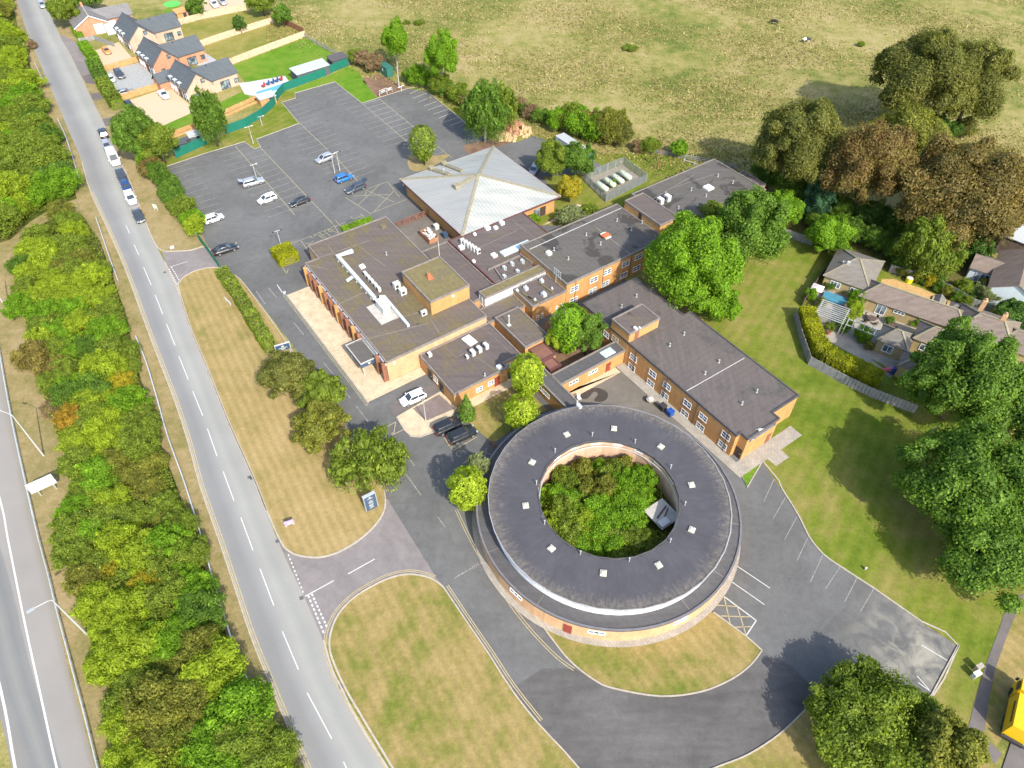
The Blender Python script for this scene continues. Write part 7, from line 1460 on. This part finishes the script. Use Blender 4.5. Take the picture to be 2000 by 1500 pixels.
g = at(336, 8); t = thing('putting_green', 'round bright green artificial turf patch in the top garden', 'turf patch', (g.x, g.y, .03)); m = MB(); m.tube([(0, 0, 0), (0, 0, .05)], 2.6, 24); m.build('turf', plain('artificial_turf', (.10, .42, .08), .9), t, rel=False)
# ================================================================ cottage on the right
CA = R_(-32.5); ca = Vector((math.cos(CA), math.sin(CA), 0)); cb = Vector((-math.sin(CA), math.cos(CA), 0))
def hip(mb, L, Wd, ze, zr, rl, over=.35, cx=0, cy=0):
    hl, hw = L/2+over, Wd/2+over; k = [(cx-hl, cy-hw, ze), (cx+hl, cy-hw, ze), (cx+hl, cy+hw, ze), (cx-hl, cy+hw, ze)]; a, b = (cx-rl/2, cy, zr), (cx+rl/2, cy, zr)
    mb.face([k[0], k[1], b, a]); mb.face([k[2], k[3], a, b]); mb.face([k[1], k[2], b]); mb.face([k[3], k[0], a]); mb.face([(x, y, z-.02) for x, y, z in k[::-1]])
def hipcaps(L, Wd, ze, zr, rl, over=.35):
    m = MB(); hl, hw = L/2+over, Wd/2+over
    for sx in (-1, 1):
        for sy in (-1, 1): m.strip([Vector((sx*hl, sy*hw, ze)), Vector((sx*rl/2, 0, zr))], .3, .08)
    if rl > .5: m.strip([Vector((-rl/2, 0, zr)), Vector((rl/2, 0, zr))], .3, .1)
    return m
def cottage(label, c, L, Wd, ze, zr, rl, wm, rm, wins=(), z0=0):
    t = thing('cottage_wing', label, 'cottage', (c.x, c.y, 0), CA, 'cottage wings'); m = MB(); m.bx(-L/2, L/2, -Wd/2, Wd/2, 0, ze-.03); m.build('wall', wm, t, rel=False); m = MB(); hip(m, L, Wd, ze, zr, rl); rf = m.build('roof', rm, t, rel=False); hipcaps(L, Wd, ze, zr, rl).build('ridge', M_hip, rf, rel=False)
    for along, z, w, h, cols in wins: panel_on(t, Vector((0, -Wd/2, 0)), 0, .04, along, z, w, h, M_frame, M_glass, cols)
    return t
t = cottage('square cottage wing with pyramid-hipped grey tile roof by the lawn', (at(1605, 537, 2.8)+at(1731, 512, 2.8))/2, 7.6, 9.6, 2.8, 5.0, .6, M_bricky, M_tile2, ((-1.7, 1.6, 1.7, 1.2, 3), (1.8, 1.6, 1.7, 1.2, 3)))
m = MB(); m.box((-1.2, -1.6, 4.4), (.5, .5, .9)); m.box((-1.9, -1.2, 4.1), (.6, .4, .4)); m.build('chimney', M_rimw, t, rel=False)
a, b = at(1680, 579, 2.6), at(1886, 647, 2.6); c = (a+b)/2+cb*2.6; t = cottage('long low cottage wing with weathered brown tiles along the gravel drive', c, (b-a).length, 5.2, 2.6, 4.5, (b-a).length-4.6, M_bricky, M_tile, ((-4.6, 1.2, 1.5, 1.9, 2), (-1.8, 1.9, 1.7, .5, 3), (2.6, 1.3, 1.2, 1.0, 2)))
m = MB(); m.box((3.2, 3.0, 1.4), (2.2, 2.2, 2.8)); m.build('porch', M_bricky, t, rel=False); m = MB(); gable(m, 3.2, 3.0, (0, 1), 2.4, 2.4, 2.4, 3.4, .2, .1); m.build('porch_roof', M_tile2, t, rel=False)
m = MB(); m.box((6.0, 2.9, 1.5), (1.8, 1.8, 3.0)); hip(m, 1.8, 1.8, 3.0, 3.6, .2, .2, 6.0, 2.9); m.build('dormer', M_tile2, t, rel=False)
a, b = at(1719, 661, 2.8), at(1770, 684, 2.8); c = (a+b)/2+cb*1.9; cottage('small hipped cottage wing with a big white window by the pergola', c, 4.4, 3.9, 2.8, 4.4, .8, M_bricky, M_tile2, ((-.4, 1.6, 1.5, 1.4, 2),))
a, b = at(1790, 660, 3.5), at(1850, 682, 3.5); c = (a+b)/2+cb*2.2; cottage('taller hipped cottage wing half hidden behind the grey green tree', c, 5.0, 4.6, 3.5, 5.2, 1.0, M_bricky, M_tile, ((-.6, 2.3, 1.4, 1.2, 2),))
a, b = at(1757, 710, 2.6), at(1820, 735, 2.6); c = (a+b)/2+cb*1.6+ca*1.0; cottage('lowest cottage wing with two white windows beside the slide', c, 6.6, 3.6, 2.6, 4.0, 3.0, M_bricky, M_tile, ((-1.4, 1.4, 1.6, 1.1, 2), (1.2, 1.4, 1.6, 1.1, 2)))
a = at(1925, 630, 4.2); t = cottage('main cottage house at the right edge with two brick chimneys', a+ca*.5, 8.5, 7.4, 3.6, 5.6, 3.5, M_bricky, M_tile, ())
for q in ((-1.9, 2.2), (1.4, 0.2)): m = MB(); m.box((q[0], q[1], 5.4), (.7, .7, 2.6)); m.tube([(q[0], q[1], 6.71), (q[0], q[1], 7.1)], .18, 8); m.build('chimney', M_brickl, t, rel=False)
cottage('far end cottage wing cut by the right edge', at(1990, 665, 3), 6, 6, 3.0, 4.8, 2, M_bricky, M_tile)
# white gabled house
g = at(1975, 520, 4.6); t = thing('white_house', 'pale rendered house with brown tiled roof and big plain gable at the right edge', 'house', (g.x+1.5, g.y-1, 0), R_(57)); m = MB(); gwalls(m, 0, 0, (1, 0), 12, 7.5, 3.2, 5.2); gwalls(m, 1.5, 4.8, (0, 1), 5, 5, 2.6, 3.8); m.build('wall', M_render, t, rel=False); m = MB(); gable(m, 0, 0, (1, 0), 12, 7.5, 3.2, 5.2); gable(m, 1.5, 4.5, (0, 1), 5.6, 5, 2.6, 3.8); m.build('roof', M_tile, t, rel=False)
panel_on(t, Vector((-1.0, 5.2, 0)), -math.pi/2, .04, .2, 1.2, 2.2, 2.0, M_frame, M_glass, 3)
g = at(1985, 450, 3.6); t = thing('grey_barn', 'plain barn with pale grey sheet roof at the right edge', 'barn', (g.x+2, g.y, 0), R_(57)); m = MB(); m.box((0, 0, 1.6), (9.0, 7.0, 3.2)); m.build('wall', M_timd, t, rel=False); m = MB(); m.face([(-4.8, -3.8, 3.3), (4.8, -3.8, 3.3), (4.8, 3.8, 3.9), (-4.8, 3.8, 3.9)]); m.face([(-4.8, 3.8, 3.8), (4.8, 3.8, 3.8), (4.8, -3.8, 3.2), (-4.8, -3.8, 3.2)]); m.build('roof', M_gab, t, rel=False)
# cottage grounds
sheet('gravel_drive', [(1722, 545), (1745, 545), (1800, 563), (1850, 585), (1900, 610), (1886, 640), (1800, 605), (1715, 580)], LZ+.01, M_gravelo); sheet('patio', [(1590, 575), (1612, 562), (1690, 590), (1790, 640), (1760, 690), (1752, 735), (1725, 712), (1660, 680), (1610, 655), (1592, 640)], LZ+.012, M_slabg); sheet('path', [(1593, 640), (1612, 652), (1660, 680), (1700, 700), (1745, 735), (1738, 738), (1690, 706), (1640, 678), (1600, 655)], LZ+.02, M_slabg); sheet('garden_lawn', [(1600, 660), (1640, 680), (1690, 708), (1738, 738), (1730, 748), (1640, 715), (1610, 690)], LZ+.015, M_garden); sheet('garden_lawn', [(1870, 560), (1920, 560), (1945, 580), (1935, 600), (1880, 590)], LZ+.01, M_garden); sheet('patio', [(1880, 530), (1900, 528), (1945, 550), (1940, 562), (1890, 545)], LZ+.02, M_feltr); sheet('shaded_ground', [(1500, 395), (1560, 360), (1680, 380), (1800, 440), (1900, 500), (1990, 520), (1960, 560), (1850, 575), (1735, 530), (1640, 500), (1590, 475), (1530, 440)], LZ+.008, M_rough)  # shaded_ground: rough undergrowth whose dark colour also paints in the trees' shadow
def pergola(label, px, L, Wd, n, h=2.3, ang=CA, mt=None):
    g = at(*px, h); t = thing('pergola', label, 'pergola', (g.x, g.y, 0), ang); mt = mt or M_wht
    for sx in (-1, 1):
        for sy in (-1, 1): m = MB(); m.box((sx*(L/2-.1), sy*(Wd/2-.1), h/2), (.12, .12, h)); m.build('post', mt, t, rel=False)
    for sy in (-1, 1): m = MB(); m.box((0, sy*(Wd/2-.1), h+.06), (L, .1, .12)); m.build('beam', mt, t, rel=False)
    for k in range(n): m = MB(); m.box((-L/2+.15+(L-.3)*k/(n-1), 0, h+.18), (.1, Wd+.3, .1)); m.build('slat', mt, t, rel=False)
pergola('square grey slatted pergola beside the covered pool', (1626, 610), 4.6, 4.6, 9, 2.3, CA+math.pi/2, M_post); pergola('long white pergola leading to the small hipped roof', (1698, 645), 7.5, 1.8, 9, 2.3, CA, M_post)
g = at(1630, 583, .7); t = thing('pool', 'covered blue pool box between the cottage windows and the pergola', 'pool', (g.x, g.y, 0), CA); m = MB(); m.box((0, 0, .45), (4.0, 2.2, .8)); m.build('cover', M_pool, t, rel=False); m = MB(); m.box((0, 0, .1), (4.5, 2.7, .2)); m.build('edge', M_tim, t, rel=False)
g = at(1597, 562, 2.0); t = thing('parasol', 'pale pink square parasol at the cottage fence', 'parasol', (g.x, g.y, 0), CA); m = MB(); m.tube([(0, 0, 0), (0, 0, 2.1)], .04, 6); m.build('pole', M_wht, t, rel=False); m = MB(); k = [(-1, -1, 2.0), (1, -1, 2.0), (1, 1, 2.0), (-1, 1, 2.0)]; [m.face([k[i], k[(i+1) % 4], (0, 0, 2.45)]) for i in range(4)]; m.build('canopy', plain('pale_pink_canvas', (.72, .58, .58), .8), t, rel=False)
g = at(1702, 622, .7); t = thing('garden_table', 'round dark table with chairs on the cottage patio', 'table', (g.x, g.y, LZ), 0); m = MB(); m.tube([(0, 0, .7), (0, 0, .76)], .75, 18); m.build('tabletop', M_timd, t, rel=False); m = MB(); m.tube([(0, 0, 0), (0, 0, .7)], .08, 8); m.build('leg', M_timd, t, rel=False)
for k in range(4):
    a = k*1.57+.4; t = thing('garden_chair', 'dark chair at the round table on the cottage patio', 'chair', (g.x+1.15*math.cos(a), g.y+1.15*math.sin(a), LZ), a, 'chairs round the cottage table'); m = MB(); m.box((0, 0, .42), (.45, .45, .06)); m.build('seat', M_timd, t, rel=False); m = MB(); m.box((.22, 0, .7), (.05, .45, .55)); m.build('backrest', M_timd, t, rel=False)
    for x in (-.18, .18):
        for y in (-.18, .18): m = MB(); m.box((x, y, .2), (.05, .05, .39)); m.build('leg', M_timd, t, rel=False)
for k, (px, py, lab) in enumerate(((1617, 653, 'terracotta pot under the pergola bush'), (1738, 640, 'terracotta pot on the cottage patio, left one'), (1746, 644, 'terracotta pot on the cottage patio, right one'))):
    g = at(px, py); t = thing('flower_pot', lab, 'pot', (g.x, g.y, LZ+.01)); m = MB(); m.tube([(0, 0, 0), (0, 0, .5), (0, 0, .6)], [.28, .4, .43], 12); m.build('pot', M_terr, t, rel=False); m = MB(); m.tube([(0, 0, .601), (0, 0, .63)], .36, 12); m.build('soil', M_timd, t, rel=False)
g = at(1735, 722, .7); t = thing('slide', 'pink and blue toy slide beside the lowest cottage wing', 'slide', (g.x, g.y, LZ), CA+.4); m = MB(); m.face([(-1.6, -.25, .15), (.5, -.25, 1.2), (.5, .25, 1.2), (-1.6, .25, .15)]); m.face([(-1.6, .25, .11), (.5, .25, 1.16), (.5, -.25, 1.16), (-1.6, -.25, .11)]); m.box((-.55, -.27, .72), (2.2, .05, .2)); m.build('chute', M_pinkp, t, rel=False); m = MB(); m.box((.75, 0, .6), (.5, .6, 1.2)); m.box((1.0, .4, .3), (1.1, .5, .5)); m.build('ladder', M_blue, t, rel=False)
g = at(1776, 547, .5); t = thing('yellow_tank', 'bright yellow round tub beside the cottage drive bushes', 'tub', (g.x, g.y, LZ)); m = MB(); m.tube([(0, 0, 0), (0, 0, .9)], [.6, .65], 14); m.build('tub', plain('bright_yellow_plastic', (.65, .55, .02), .5), t, rel=False); m = MB(); m.tube([(0, 0, .901), (0, 0, .98)], .5, 14); m.build('lid', M_frame, t, rel=False)
